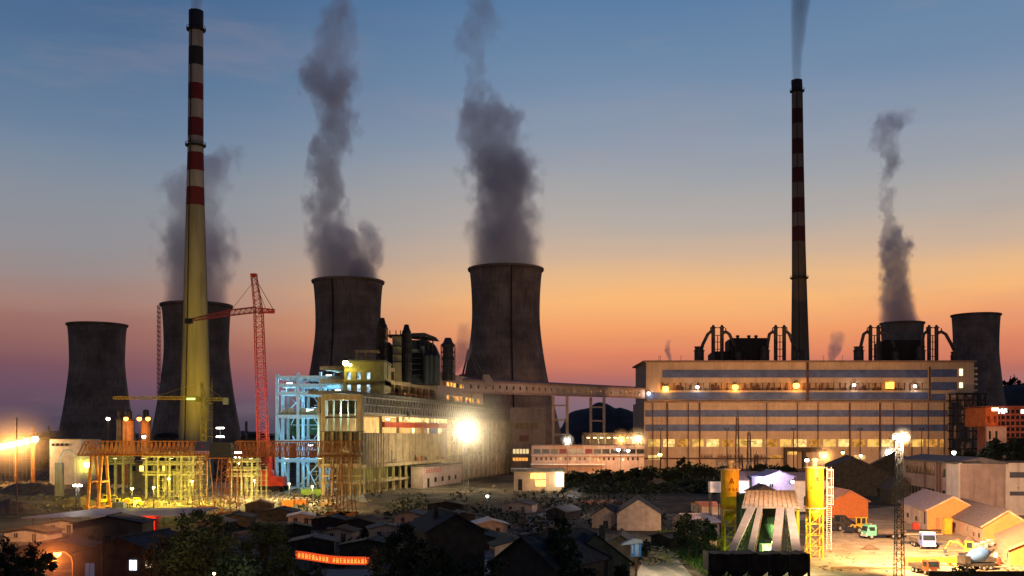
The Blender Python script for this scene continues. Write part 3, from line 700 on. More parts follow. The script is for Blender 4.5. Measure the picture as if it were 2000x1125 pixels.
# ------------------------------------------------------------------ rooftop ducts
def duct_pair(px, label, flip=False):
    # pxs: tank, armfoot, armknee, pipe1, pipe2, arm2knee, arm2foot, tank2  (at D)
    D = 800; root = thing('exhaust_ducts', label, 'exhaust ducts', (X(px[3], D), D, Z(708, D)), group='pairs of tall roof ducts with bent arms')
    zb = Z(712, D)
    def tank(c, top, bot, w):
        m = MB(); r = w/2/F*D; z0, z1 = Z(bot, D)-2, Z(top, D)
        m.lathe([(r*.85,z0),(r*.85,z0+1.5),(r,z0+2),(r,z1-3.6),(r*1.18,z1-3.5),(r*1.18,z1-3),(r*.9,z1-2.9),(r*.9,z1-.5),(r*1.05,z1-.4),(r*1.05,z1)], 18, (X(c,D),D,0))
        m.build('fan_drum', PIPE, root, world=True, smooth=False)
    tank(px[0], 677, 708, 19); tank(px[7], 687, 708, 14)
    for a, b, c in ((px[1], px[2], px[3]), (px[6], px[5], px[4])):
        m = MB(); r = 3.2/F*D
        m.path([(X(a,D),D-1,Z(684,D)), (X((a*2+b)/3,D),D-1,Z(672,D)), (X(b,D),D-1,Z(653,D)), (X((b+c)/2,D),D-1,Z(648,D)), (X(c,D),D,Z(652,D))], [r,r,r,r*1.05,r*.9], 12); m.build('bent_duct', PIPE, root, world=True, smooth=True)
        m = MB(); m.tube((X((b+c)/2,D),D-1,Z(648,D)), (X((b+c)/2,D),D-1,Z(641,D)), 1.1*D/F, None, 8); m.build('vent_stub', PIPE, root, world=True)
    for c in (px[3], px[4]):
        m = MB(); r = 3.8/F*D
        m.lathe([(r,zb),(r,Z(641,D)),(r*1.55,Z(640.5,D)),(r*1.55,Z(639,D)),(r*.95,Z(638.8,D)),(r*.5,Z(635,D)),(r*.3,Z(634.5,D))], 14, (X(c,D),D,0)); m.build('vertical_duct', PIPE, root, world=True)
    m = MB()
    for py in (640, 655, 668, 682, 696): m.bar((X(px[3],D),D,Z(py,D)), (X(px[4],D),D,Z(py,D)), .5)
    m.bar((X((px[3]+px[4])/2,D),D,zb), (X((px[3]+px[4])/2,D),D,Z(655,D)), .6); m.build('link_struts', STEEL, root, world=True)
duct_pair([1365.5,1368,1382,1393,1410,1424,1437,1442], 'leftmost pair of tall dark ducts on the factory roof')
duct_pair([1493,1497,1502,1515,1531.5,1541,1552,1566], 'pair of tall dark ducts just left of the dark chimney')
duct_pair([1677,1679,1686,1700,1715.5,1735,1748,1749], 'pair of tall dark ducts left of the right hand roof housing')
duct_pair([1797,1798,1803,1814.5,1829,1846,1862,1864], 'rightmost pair of tall dark ducts near the steamless tower')
def roof_box(x0, x1, y0, y1, label, vents):
    D = 806; root = thing('roof_housing', label, 'roof housing', (X((x0+x1)/2,D), D, Z(708,D)))
    m = MB(); m.ext([(X(x0,D),Z(711,D)),(X(x1,D),Z(711,D)),(X(x1,D),Z(y0,D)),(X(x0+6,D),Z(y0,D)),(X(x0,D),Z(y0+5,D))], D, D+16); m.build('casing', mat('housing_dark', (0.022,0.02,0.022), .7), root, world=True)
    m = MB()
    for k in range(8): x = X(x0+(x1-x0)*(k+.5)/8, D); m.box(x-.2,x+.2,D-.4,D-.02,Z(710,D),Z(y0+4,D))
    m.build('casing_ribs', STEEL, root, world=True)
    for v in vents:
        m = MB(); m.lathe([(1.1,Z(y0,D)),(1.1,Z(y0-4,D)),(1.7,Z(y0-4,D)),(1.5,Z(y0-6,D)),(.4,Z(y0-7,D))], 10, (X(v,D),D+6,0)); m.build('vent_cap', STEEL, root, world=True)
roof_box(1424,1498,660,709,'black boxy roof housing with small vents between the first two duct pairs',[1444,1466,1480])
roof_box(1722,1806,664,709,'black boxy roof housing in front of the far right steaming tower',[])
roof_box(1390,1426,686,709,'low black housing between the leftmost ducts',[]) 
for i, px in enumerate((1287,1290,1330,1608,1645)):
    m = MB(); m.tube((0,0,0),(0,0,4.2),.18,.08,6); m.bar((-.8,0,3.4),(.8,0,3.4),.12); o = m.build('roof_aerial', STEEL, None, loc=(X(px,DF+5),DF+5,zf(707)+1.2))
    tag(o, ['thin aerial nearest the left end of the factory roof','second thin aerial from the left end of the factory roof','thin aerial beside the tiny steam wisp on the factory roof','short thin aerial on the roof just right of the dark chimney','short thin aerial between the roof steam wisp and the right duct group'][i], 'aerial', 'thin aerials on the factory roof')

# ------------------------------------------------------------------ covered conveyor and low white building
gx = lambda t: (X(950,600)+(X(1262,775)-X(950,600))*t, 600+175*t)
cv = thing('covered_conveyor', 'long pinkish covered conveyor bridge with a row of small dark windows', 'conveyor bridge', (gx(.5)[0], gx(.5)[1], 0))
p0 = Vector((gx(-.12)[0], gx(-.12)[1], 49.5)); p1 = Vector((gx(1)[0], gx(1)[1], 53.3)); dv = (p1-p0); L = Vector((dv.x,dv.y,0)).length
ang = math.atan2(dv.y, dv.x); MT = Matrix.Translation(p0)@Matrix.Rotation(ang,4,'Z')@Matrix.Rotation(-math.atan2(dv.z,L),4,'Y')
m = MB(MT); m.ext([(0,0),(L,0),(L,6.8),(0,6.8)], 0, 5); m.build('wall', PINKW, cv, world=True)
m = MB(MT); m.extx([(-.5,6.81),(5.5,6.81),(5.5,7.2),(2.5,8.2),(-.5,7.2)], 0, L); m.build('roof', mat('conveyor_roof', (0.3,0.19,0.17), .8), cv, world=True)
m = MB(MT); m.box(0,L,-.35,-.02,-.6,.5); m.box(0,L,-.3,-.02,5.9,6.5); m.build('edge_beams', mat('edge_beam', (0.34,0.22,0.2), .8), cv, world=True)
for k in range(30):
    x = 9+k*(L-14)/30; m = MB(MT); m.box(x,x+1.5,-.12,-.02,2.2,4.4); o = m.build('window', GLASS, cv, world=True)
for i, (px, t) in enumerate(((1065,.40),(1130,.64))):
    x, y = gx(t); w = 4.6; zt = 49.5+3.8*(t+.12)/1.12-.7
    r_ = thing('trestle', ['pale conveyor trestle nearer the tower, beside the pink block','pale two legged conveyor trestle standing before the hill'][i], 'trestle', (x,y+2.5,0), group='trestles under the covered conveyor')
    for sx in (-1,1):
        m = MB(); m.box(sx*w-.9,sx*w+.9,-.9,.9,0,zt); m.build('leg', PINKW, r_)
    m = MB(); z = 6
    while z < zt-2: m.box(-w+.9,w-.9,-.5,.5,z,z+1.1); z += 9.5
    m.build('cross_beams', PINKW, r_)
DW = 640
lw = thing('long_low_building', 'long two storey white building with dark windows below the conveyor', 'building', (X(1148,DW), DW, 0))
m = MB(); m.box(X(1038,DW), X(1258,DW), DW, DW+22, 0, Z(870,DW)); m.build('wall', PINKW, lw, world=True)
m = MB(); m.box(X(1036,DW), X(1260,DW), DW-.8, DW+23, Z(870,DW)+.01, Z(868,DW)); m.build('roof', mat('flat_roof', (0.12,0.11,0.11), .9), lw, world=True)
for k in range(13):
    px = 1042+k*16.8; m = MB(); m.box(X(px,DW), X(px+14,DW), DW-.12, DW-.02, Z(886,DW), Z(877,DW)); o = m.build('window', GLASS if k not in (3,6) else mat('reddish_glass', (0.15,0.02,0.03), .3), lw, world=True)
    f = MB(); f.box(X(px-.4,DW), X(px+14.4,DW), DW-.3, DW-.13, Z(887,DW), Z(886.1,DW)); f.box(X(px+6.6,DW), X(px+7.2,DW), DW-.2, DW-.13, Z(886,DW), Z(877,DW)); f.build('sill', WHITEP, o)
for k in range(22):
    px = 1046+k*9.4
    if rg.random() < .2: continue
    m = MB(); m.box(X(px,DW), X(px+4,DW), DW-.12, DW-.02, Z(899,DW), Z(893,DW)); m.build('small_window', [GLASS, GLASS, em('dim_window', (1,.7,.35), .7)][k % 3 if 4 < k < 14 else 0], lw, world=True)
m = MB(); m.box(X(1036,DW), X(1258,DW), DW-3.5, DW-.02, Z(889.5,DW), Z(888.5,DW)); m.box(X(1036,DW), X(1180,DW), DW-6, DW-.02, Z(908,DW), Z(905.5,DW)); m.build('canopy', WHITEP, lw, world=True)
# open shed with warm lights behind it
os_ = thing('open_shed', 'long open shed with a warm lit interior below the hill', 'shed', (X(1190,700),700,0))
m = MB(); m.box(X(1140,700),X(1254,700),700,720,Z(849,700),Z(845,700)); m.build('roof', mat('shed_roof_tan', (0.35,0.24,0.14), .8), os_, world=True)
m = MB(); m.box(X(1140,700),X(1254,700),719.9,720.5,0,Z(849,700)); m.build('back_wall', PINKW, os_, world=True)
for k in range(9):
    m = MB(); px = 1142+k*13.5; m.box(X(px,700)-.4,X(px,700)+.4,700.2,701,0,Z(849,700)); m.build('post', STEELG, os_, world=True)
for k, px in enumerate((1150,1163,1176,1190,1203,1226,1236)):
    m = MB(); m.box(X(px,700)-.9,X(px,700)+.9,704,705,Z(855,700)-.25,Z(855,700)+.25); m.build('strip_light', E_WARM, os_, world=True)
point((X(1175,700),698,Z(852,700)-3), (1,.7,.35), 2500); point((X(1235,700),698,Z(852,700)-3), (1,.7,.35), 2500)
lamp(1108,860,615,'w','cool white lamp over the left part of the long low white building',9000,rad=1.5)
lamp(1212,857,615,'o','yellow orange lamp over the long low white building',9000,rad=1.6)
lamp(1246,856,615,'y','bright warm lamp beside the left corner of the striped factory',12000,rad=1.9)
for i, (px, py) in enumerate(((1208,878),(1227,880))):
    lamp(px, py, 630, 'w', ['small white lamp on the front of the long low white building, left of two','small white lamp on the front of the long low white building, right of two'][i], 700, rad=1.0, post=False, base=Z(886,630))
point((X(1180,610),618,Z(902,620)), (1,.38,.12), 10000); point((X(1100,610),618,Z(902,620)), (1,.42,.16), 8000); point((X(1235,610),618,Z(902,620)), (1,.38,.12), 9000)  # added fills before the long low building, no fixture
# ------------------------------------------------------------------ lamps facing the factory (street lamps of the plant road)
lamp(1289,888,700,'Y','yellow lamp low before the left end of the striped factory',9000,rad=1.3)
lamp(1608,888,560,'o','large orange lamp above the right hand yellow silo',16000,rad=2.0)
lamp(1576,899,560,'w','small white lamp beside the top of the right hand yellow silo',3000,rad=1.1)
lamp(1736,885,560,'w','bright white lamp on the sheds left of the lattice mast foot',16000,rad=1.7)
lamp(1863,884,560,'w','white lamp above the grey office roof',8000,rad=1.1)
lamp(1983,877,560,'r','white and red lamp among the dark trees at far right',4000,rad=1.0)
lamp(1646,884,620,'Y','small yellowish lamp under the factory right of the orange lamp',4000,rad=.9)
lamp(1681,890,620,'w','small white lamp low before the factory, above the dark shed roofs',3000,rad=.8)
# floodlight masts standing on the plant road, shining at the facade
for i, px in enumerate((1290,1420,1550,1680,1800)):
    D = 690; p = at(px, 838, D)
    root = thing('floodlight_mast', ['slim floodlight mast before the left end of the factory','slim floodlight mast before the factory, second from the left','slim floodlight mast before the factory, just left of the dark chimney line','slim floodlight mast before the factory, second from the right','slim floodlight mast before the right end of the factory'][i], 'floodlight mast', (p.x, D, 0), group='slim masts lighting the factory front')
    m = MB(); m.tube((0,0,0),(0,0,p.z),.4,.22,8); m.build('pole', mat('pipe_brown', (0,0,0)), root)
    m = MB(); m.box(-1.6,1.6,-.3,.3,p.z-.3,p.z); m.build('crossarm', STEEL, root)
    for sx in (-1,1):
        m = MB(); m.box(sx*1.1-.4,sx*1.1+.4,-.1,.5,p.z,p.z+.7); m.build('floodlight', STEEL, root)
    spot((p.x, D+.8, p.z+.4), (p.x, DF, 34), (1.0,0.50,0.22), 64000, 112, parent=root, r=.4, blend=.5)

# ------------------------------------------------------------------ substation masts and planting in front of the factory
for i, (px, y1, D) in enumerate([(1463,832,560),(1440,798,650),(1447,885,520),(1477,880,520)]):
    root = thing('lattice_mast', ['slender lattice mast with a spike before the factory sign','tall thin lattice mast with two legs before the factory','short square lattice mast behind the left yellow silo','short lattice mast behind the blue hut'][i], 'lattice mast', (X(px,D),D,0), group='substation masts')
    m = MB(); h = Z(y1,D); lattice(m, (0,0,0), (0,0,h*.88), 2.6, 1.2, max(5,int(h/3.5)), .3, .16); m.build('tower', mat('pipe_brown', (0,0,0)), root)
    m = MB(); m.tube((0,0,h*.88),(0,0,h),.2,.05,6); m.bar((-2.4,0,h*.72),(2.4,0,h*.72),.3); m.build('crossarm', mat('pipe_brown', (0,0,0)), root)
root = thing('switchyard_gantry', 'low steel switchyard gantry with insulators before the factory', 'switchyard gantry', (X(1450,540),540,0))
m = MB()
for px in (1400,1430,1462,1495): m.bar((X(px,540)-2,540,0),(X(px,540),540,Z(900,540)),.3); m.bar((X(px,540)+2,540,0),(X(px,540),540,Z(900,540)),.3)
m.build('legs', STEELG, root, world=True); m = MB(); lattice(m, (X(1398,540),540,Z(900,540)), (X(1497,540),540,Z(900,540)), 1.2, 1.2, 18, .16, .1); m.build('beam', STEELG, root, world=True)
m = MB()
for k in range(12): x = X(1403+k*8,540); m.lathe([(.12,-2),(.3,-1.7),(.15,-1.4),(.3,-1.1),(.15,-.8),(.3,-.5),(.1,0)],8,(x,540,Z(900,540)-.6))
m.build('insulators', WHITEP, root, world=True)

LEAFM = {}
def crown_mesh(seed, n, rx, rz, leaf, clumps=26, hollow=.35):
    rr = random.Random(seed); m = MB(); cl = []
    for _ in range(clumps):
        while True:
            v = Vector((rr.uniform(-1,1), rr.uniform(-1,1), rr.uniform(-1,1)))
            if hollow < v.length < 1: break
        cl.append((Vector((v.x*rx, v.y*rx, v.z*rz)), rr.uniform(.13,.38)*rx))
    for i in range(n):
        c, r = cl[i % clumps]
        p = c+Vector((rr.gauss(0,.5), rr.gauss(0,.5), rr.gauss(0,.42)))*r
        a = Vector((rr.uniform(-1,1), rr.uniform(-1,1), rr.uniform(-.8,.8))).normalized()*leaf*rr.uniform(.6,1.3)
        e = a.cross(Vector((rr.uniform(-1,1), rr.uniform(-1,1), rr.uniform(-1,1)))).normalized()*leaf*rr.uniform(.35,.6)
        m._add([p-a, p-e, p+a, p+e], [(0,1,2,3)])
    return m, cl
def tree(px, D, top, w, label, seed=0, n=900, leaf=None, m_=None, name='tree', base=None, group=None, trunkh=.35, cat='tree', clumps=26):
    x = X(px, D) if base is None else base; H = Z(top, D); rx = w/2/F*D; rz = max(H*(1-trunkh)/2, .6)
    root = thing(name, label, cat, (x, D, 0), group=group)
    zc = H-rz
    m, cl = crown_mesh(seed, n, rx*.8, rz*.85, leaf or 0.0016*D+.12, clumps)
    for i in range(len(m.v)): m.v[i] = m.v[i]+Vector((0,0,zc))
    m.build('crown', m_ or LEAF, root)
    t = MB(); r0 = max(.18, H*.022)
    t.path([(0,0,0),(r0*.4,0,H*.25),(-r0*.3,0,H*.5),(0,0,H*.8)], [r0,r0*.8,r0*.55,r0*.2], 8)
    for c, r in cl[::3]: t.path([(0,0,H*.35), (c.x*.4,c.y*.4,zc+c.z*.35-H*.03), (c.x*.9,c.y*.9,zc+c.z*.85)], [r0*.4,r0*.25,r0*.08], 5)
    t.build('trunk', BARK, root); return root
tr = random.Random(3)
tl = ['broad dark bush','low round shrub','small ragged tree','dense dark shrub','narrow dark tree','spreading bush','scruffy tree','squat bush','leafy sapling','rounded tree','wide dark shrub','thin tree','low spreading tree','dark clipped bush','shaggy shrub','full crowned tree','short bush','untidy bush']
where = [(1335,892,34,'under the yellow lamp left of the white post'),(1268,912,40,'below the left corner of the striped factory'),(1300,915,36,'right of the factory left corner by the dark verge'),(1360,905,30,'before the factory sign, left end'),(1385,912,34,'left of the left hand yellow silo top'),
 (1482,903,40,'behind the pink white shed'),(1512,906,40,'behind the blue hut ridge'),(1535,908,34,'right of the blue hut ridge'),(1180,915,44,'before the long low white building'),(1215,917,40,'before the right part of the long low white building'),(1240,912,36,'between the long low building and the factory corner'),
 (1545,912,30,'left of the right hand yellow silo'),(1640,903,60,'below the orange lamp right of the yellow silo'),(1670,900,44,'under the factory entrance right of the orange lamp'),(1322,918,34,'near the white gatepost before the factory'),(1415,908,26,'behind the left hand yellow silo'),(1130,920,40,'right of the little lit kiosk'),(1110,926,30,'beside the little lit kiosk')]
for i, (px, py, w, wh) in enumerate(where):
    D = 520+tr.uniform(-20,20); tree(px, D, py, w, tl[i]+' '+wh, seed=i, n=420, m_=LEAFD, group='dark trees before the factory')
tree(1785,395,905,46,'round dark tree against the office building wall',seed=31,n=1500,m_=LEAF,clumps=40)
for i, (px, py, w, l) in enumerate([(1925,868,70,'large dark tree mass behind the office roof'),(1968,862,60,'dark tree below the red residential block'),(1995,845,60,'tall dark tree at the right edge of the view'),(1945,850,34,'slim dark tree before the residential block'),(1890,878,44,'low dark tree left of the residential block'),(1990,870,40,'dark tree beside the red and white lamp')]):
    tree(px, 560-i*6, py, w, l, seed=50+i, n=1500, m_=LEAFD, clumps=40, leaf=1.0)

# ------------------------------------------------------------------ red residential block at far right
D = 640; rb = thing('apartment_block', 'red lit apartment block with rows of dark windows at far right', 'apartment block', (X(1960,D),D,0))
REDW = mat('red_render', (0.42,0.13,0.09), .85, .2, .2)
m = MB(); m.box(X(1944,D),X(2040,D),D,D+25,0,Z(795,D)); m.build('wall', REDW, rb, world=True)
m = MB(); m.box(X(1919,D),X(1944,D),D-4,D+25,Z(833,D),Z(796,D)); m.build('corner_tower', mat('orange_render', (0.6,0.16,0.05), .85), rb, world=True)
m = MB(); m.box(X(1919,D),X(1957,D),D-6,D-4.02,0,Z(833,D)); m.build('lower_wing', PINKW, rb, world=True)
m = MB(); m.box(X(1917,D),X(2042,D),D-6.5,D+26,Z(795,D)+.01,Z(793.5,D)); m.box(X(1917,D),X(1960,D),D-6.8,D-3.9,Z(833.5,D),Z(831.5,D)); m.build('cornice', REDW, rb, world=True)
for r_ in range(5):
    for c_ in range(8):
        x = 1946.5+c_*9.5; y = 800+r_*11.5
        if x < 1957 and y > 830: continue
        m = MB(); m.box(X(x,D),X(x+6.2,D),D-.1,D-.02,Z(y+7.5,D),Z(y,D))
        m.build('window', em('white_window', (.9,1,.9), 3.5) if (r_ == 0 and c_ in (0,1,5)) else GLASS, rb, world=True)
for c_ in range(9):
    m = MB(); x = 1944.3+c_*9.5; m.box(X(x,D)-.3,X(x,D)+.3,D-.5,D-.12,0 if c_ > 1 else Z(833,D),Z(796,D)); m.build('pier', REDW, rb, world=True)
m = MB(); m.box(X(1931,D),X(1944,D),D-4.4,D-4.05,Z(803,D),Z(796.5,D)); o = m.build('lit_sign', em('cream_sign', (1,.8,.45), 2.6), rb, world=True)
m = MB(); 
for i, px in enumerate((1946,1953,1960)): glyph(m, X(px,D), Z(805,D), 1.9, 2.2, D-.7, rg, .38)
m.build('neon_letters', em('neon', (.7,1,.9), 4), rb, world=True)
for x in (1922.5, 1935): 
    m = MB(); m.box(X(x,D),X(x+5,D),D-4.15,D-4.02,Z(826,D),Z(813,D)); m.build('window', mat('red_glass', (0.25,0.05,0.03), .4), rb, world=True)
    m = MB(); m.box(X(x,D),X(x+4,D),D-6.15,D-6.02,Z(858,D),Z(842,D)); m.build('window', GLASS, rb, world=True)
spot((X(1938,D-30),D-34,30),(X(1930,D),D,38),(1,.35,.1),14000,80); spot((X(1985,D-30),D-40,24),(X(1975,D),D,36),(1,.45,.25),8000,90)  # added fill spots on the apartment block, no fixture

# ------------------------------------------------------------------ office building (right)
of = thing('office_building', 'two storey cream office building with strip windows and a grey roof', 'office building', (X(1930,320),320,0))
D0 = 320; z1 = Z(904,D0)
xa = X(1872,D0)
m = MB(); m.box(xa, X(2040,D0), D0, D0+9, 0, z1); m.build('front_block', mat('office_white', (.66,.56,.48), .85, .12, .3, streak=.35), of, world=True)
m = MB(); m.box(xa-.4, X(2042,D0), D0-.5, D0+10, z1+.01, z1+.5); m.build('roof_slab', mat('roof_dark_slab', (0.05,0.045,0.045), .9), of, world=True)
for (a,b,c,d) in ((1927,1959,924,935),(1972,2010,922,933),(1927,1960,962,974),(1972,2010,960,968)):
    m = MB(); m.box(X(a,D0),X(b,D0),D0-.14,D0-.02,Z(d,D0),Z(c,D0)); w = m.build('window', mat('grey_glass', (0.10,0.10,0.13), .3), of, world=True)
    m = MB()
    for k in range(4): x = X(a,D0)+(X(b,D0)-X(a,D0))*k/3; m.box(x-.06,x+.06,D0-.2,D0-.15,Z(d,D0),Z(c,D0))
    m.box(X(a,D0)-.1,X(b,D0)+.1,D0-.3,D0-.15,Z(d,D0)-.2,Z(d,D0)); m.build('frame', CREAM, w)
for px, py in ((1944,955),(1988,953),(1903,947)):
    m = MB(); m.lathe([(.25,-.1),(.3,.1)],10,(X(px,D0),D0-.15,Z(py,D0))); m.build('wall_fitting', STEEL, of, world=True)
m = MB(); m.box(X(1919,D0)-.1,X(1919,D0)+.1,D0-.25,D0-.02,0,z1); m.build('downpipe', STEELG, of, world=True)
# receding wing to the left: wall runs from (1872,D300) back to (1764,D~430)
A = Vector((xa,D0,0)); B = Vector((X(1764,379),379,0)); d = (B-A); Lw = d.length; ang = math.atan2(d.y,d.x)
MW = Matrix.Translation(A)@Matrix.Rotation(ang,4,'Z')
hz = 18.3
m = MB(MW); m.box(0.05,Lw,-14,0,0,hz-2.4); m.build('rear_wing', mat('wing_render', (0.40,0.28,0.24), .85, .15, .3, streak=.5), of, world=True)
m = MB(MW); m.extx([(-15,hz-2.3),(1.2,hz-2.3),(1.2,hz-1.8),(-7,hz-.2),(-15,hz-1.8)], 0.1, Lw+1); m.build('wing_roof', mat('wing_roof_m', (0.14,0.12,0.13), .8), of, world=True)
for k in range(14):
    for z in (4.2, 11.4):
        x = 5+k*(Lw-8)/14
        if k in (3,4): continue
        m = MB(MW); m.box(x,x+2.6,.02,.14,z,z+2.8); w = m.build('window', GLASS, of, world=True)
        m = MB(MW); m.box(x-.15,x+2.75,.15,.3,z-.25,z); m.box(x+1.2,x+1.4,.15,.2,z,z+2.8); m.build('sill', CREAM, w)
m = MB(MW)
for x in (Lw*.28, Lw*.33, Lw*.55): m.box(x-.25,x+.25,.02,.5,0,hz-2.4)
m.build('downpipe', mat('pipe_brown', (0,0,0)), of, world=True)
# dark sheds in the middle distance right of the yellow silo
def pgable(px0, px1, pyb, ph, prise, depth, *a, **k):
    D = gd(pyb); w = (px1-px0)/F*D; p = Vector((X((px0+px1)/2, D), D, 0))
    return gable(*a, p, w, depth, ph/F*D, prise/F*D, **k)
DROOF = mat('brown_dark_roof', (0.07,0.05,0.05), .9, .3, .6)
pgable(1600,1735,968,44,30,46,'shed','dark roofed long shed behind the orange gable shed','shed',wall=WALLD,roof=DROOF,rz=R(-14))
pgable(1700,1800,950,40,26,36,'shed','dark shed roof left of the office building','shed',wall=WALLD,roof=mat('grey_dark_roof', (0.10,0.09,0.095), .9, .3, .6),rz=R(-20))
pgable(1742,1790,985,28,22,24,'shed','low dark shed behind the lattice lamp mast','shed',wall=WALLD,roof=DROOF,rz=R(-10))
# orange gable shed
pgable(1627,1695,1012,33,19,24,'shed','small orange gabled shed behind the parked yellow loader','shed',wall=mat('orange_paint', (0.55,0.16,0.045), .85, .12, 1.5),roof=mat('orange_roof', (0.40,0.17,0.09), .85),trim=mat('orange_roof', (0,0,0)),rz=R(-3))
# two long sheds with orange ends, one behind the other
OW = mat('orange_wall', (0.62,0.24,0.07), .85, .12, 1.0); SIDEW = mat('shed_side_render', (0.55,0.38,0.26), .85, .18, .7, streak=.4)
def gshed(px, D, w, d, h, rise, rzd, label, roof, wins=()):
    rz = R(rzd); c = Vector((X(px,D), D, 0))+Vector((math.cos(rz), math.sin(rz), 0))*w/2
    return gable('long_shed', label, 'shed', c, w, d, h, rise, SIDEW, roof, rz=rz, windows=wins, trim=mat('verge_peach', (.62,.36,.2), .8), gwall=OW, over=.5)
GD = mat('grey_door', (.3,.25,.22), .7)
RD = mat('rusty_door', (0.4,0.15,0.05), .7)
gshed(1811, 267, 12.8, 38, 5.4, 3.4, -10.7, 'long shed with orange end wall and pinkish roof in the middle of the yard row', ROOFP,
    [('l',3,1.6,1.6,3.2,GLASS),('l',9,1.0,0.05,3.4,GD),('l',14,1.6,2.6,1.2,GLASS),('l',20,1.2,0.05,3.4,GLASS),('l',26,1.6,2.6,1.2,GLASS),('l',32,1.0,.05,3.2,GD),('f',-3.2,0.05,2.2,3.6,RD)])
gshed(1919, 237, 10.8, 44, 3.9, 3.5, -11, 'nearest big shed with grey tiled roof and orange gable end', ROOFG,
    [('l',3,1.0,1.2,1.1,GLASS),('l',8,.9,1.3,1.0,GLASS),('l',14,1.4,1.2,1.3,GD),('l',21,1.1,.05,2.4,RD),('l',27,1.2,1.3,1.2,GLASS),('l',35,2.4,.05,2.8,GD)])
gshed(1972, 197, 12, 31, 3.1, 2.9, -21, 'brick coloured lean shed cut by the right edge of the view', mat('peach_roof', (0.45,0.24,0.14), .8, .2, 1.2),
    [('l',4,1,1,1,GLASS)])
# ------------------------------------------------------------------ boiler and turbine house under construction (left centre)
def DL(px): return 344000.0/(1500-px)
def S(px): return (DL(px)-400)*1.0308
U = Vector((0.2425,0.9701,0)); N = Vector((-0.9701,0.2425,0))
MF = Matrix(((U.x,N.x,0,-72),(U.y,N.y,0,400),(0,0,1,0),(0,0,0,1)))
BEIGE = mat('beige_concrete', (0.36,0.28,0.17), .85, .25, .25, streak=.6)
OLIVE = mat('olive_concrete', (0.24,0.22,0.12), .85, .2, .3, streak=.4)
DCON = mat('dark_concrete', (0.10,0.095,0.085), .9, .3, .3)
bh = thing('power_hall', 'half built concrete power hall with open floors receding behind the great floodlight', 'industrial building', (-40,500,0))
def fb(name, mt, s0, s1, y0, y1, z0, z1, parent=None):
    m = MB(MF); m.box(s0,s1,y0,y1,z0,z1); return m.build(name, mt, parent or bh, world=True)
# slabs
fb('roof_slab', DCON, 8, 226, -5, 12, 41.6, 42.8)
fb('floor_slab', BEIGE, 58, 140, 2, 30, 48.6, 50.4); fb('roof_beam', BEIGE, 58, 140, 2, 30, 54.6, 56.2)
for k in range(9):
    s = 59+k*10; fb('column', BEIGE, s, s+1.5, 2.2, 4, 42.8, 48.6); fb('column', BEIGE, s, s+1.5, 2.2, 4, 50.4, 54.6)
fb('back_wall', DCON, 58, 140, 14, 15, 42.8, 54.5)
for k in range(6):
    s = 62+k*13; fb('equipment_box', [STEEL, OLIVE, PIPE][k%3], s, s+6, 7, 12, 42.8, 45.5+k%2*2)
for k in range(3): fb('lit_window', E_ORNG if k else em('dull_orange', (1,.3,.05), 1.2), 112+k*5.2, 115+k*5.2, 13.6, 13.9, 44.6, 46.6)
fb('end_wall', PINKW, 140, 228, 1, 30, 42.85, 57.5)
for row, (z0, z1, a, b) in enumerate(((51.5,53.6,150,216),(44.2,46.6,156,222))):
    n = 11
    for k in range(n):
        s = a+(b-a)*k/n; lit = (k*5+row*3) % 4 != 0
        fb('lit_window' if lit else 'window', em('orange_window_glow', (1,.42,.07), 2.0, .7, .4) if lit else GLASS, s, s+3.6, .8, .95, z0, z1)
fb('parapet', PINKW, 139, 229, .7, 30.2, 57.5, 58.3)
# truss band below the roof slab
m = MB(MF)
for k in range(48):
    s = 34+k*4; m.bar((s,-1,34.4),(s+2,-1,41.4),.35); m.bar((s+2,-1,41.4),(s+4,-1,34.4),.35)
m.bar((34,-1,34.4),(226,-1,34.4),.7); m.bar((34,-1,38),(226,-1,38),.35); m.bar((34,-1,41.2),(226,-1,41.2),.6); m.build('roof_truss', STEELG, bh, world=True)
fb('truss_cladding', mat('corrugated_brown', (0.06,0.052,0.04), .7, .4, 1.2), 34, 226, 0, .6, 34.2, 41.5)
# upper opening: lit crane hall
fb('hall_back_wall', BEIGE, 36, 175, 20, 21, 12.5, 41.5)
fb('hall_ceiling', BEIGE, 36, 175, 1, 20, 33.6, 34.1)
fb('added_glow_strip', em('hall_glow', (1,.66,.26), 2.0, .8, .22), 84, 172, 1.3, 1.5, 31.6, 33.6)  # added emissive strip in place of lamplight on the hall wall
for k in range(6): fb('hall_column', BEIGE, 62+k*22, 63.1+k*22, 1.7, 2.9, 26, 34)
fb('crane_girder', mat('red_girder', (0.40,0.06,0.03), .6), 62, 170, .3, 1.6, 28.6, 31.0)
fb('hall_wall', BEIGE, 36, 148, .5, 1.2, 12.6, 26)
m = MB(MF)
for k in range(12): m.box(40+k*9.2,40.25+k*9.2,.3,.48,12.7,25.9)
for z in (16,19.5,23): m.box(36,148,.32,.47,z,z+.18)
m.build('wall_ribs', BEIGE, bh, world=True)
fb('ledge_slab', BEIGE, 34, 160, -2.4, 20, 11, 12.5)
fb('ledge_slab', BEIGE, 34, 100, -1.6, 20, 4.3, 5.2)
for k in range(13): fb('gallery_column', BEIGE, 36+k*8.6, 37+k*8.6, -1, 0, 5.2 if k < 8 else 0, 11)
for k in range(8): fb('ground_column', BEIGE, 36+k*8.6, 37.1+k*8.6, -1, 0, 0, 4.3)
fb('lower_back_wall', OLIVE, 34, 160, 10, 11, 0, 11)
fb('site_cabin_wall', PINKW, 88, 150, -9, -3, 0, 10); fb('site_cabin_roof', DCON, 87, 151, -9.6, -2.5, 10.02, 10.5)
m = MB(MF)
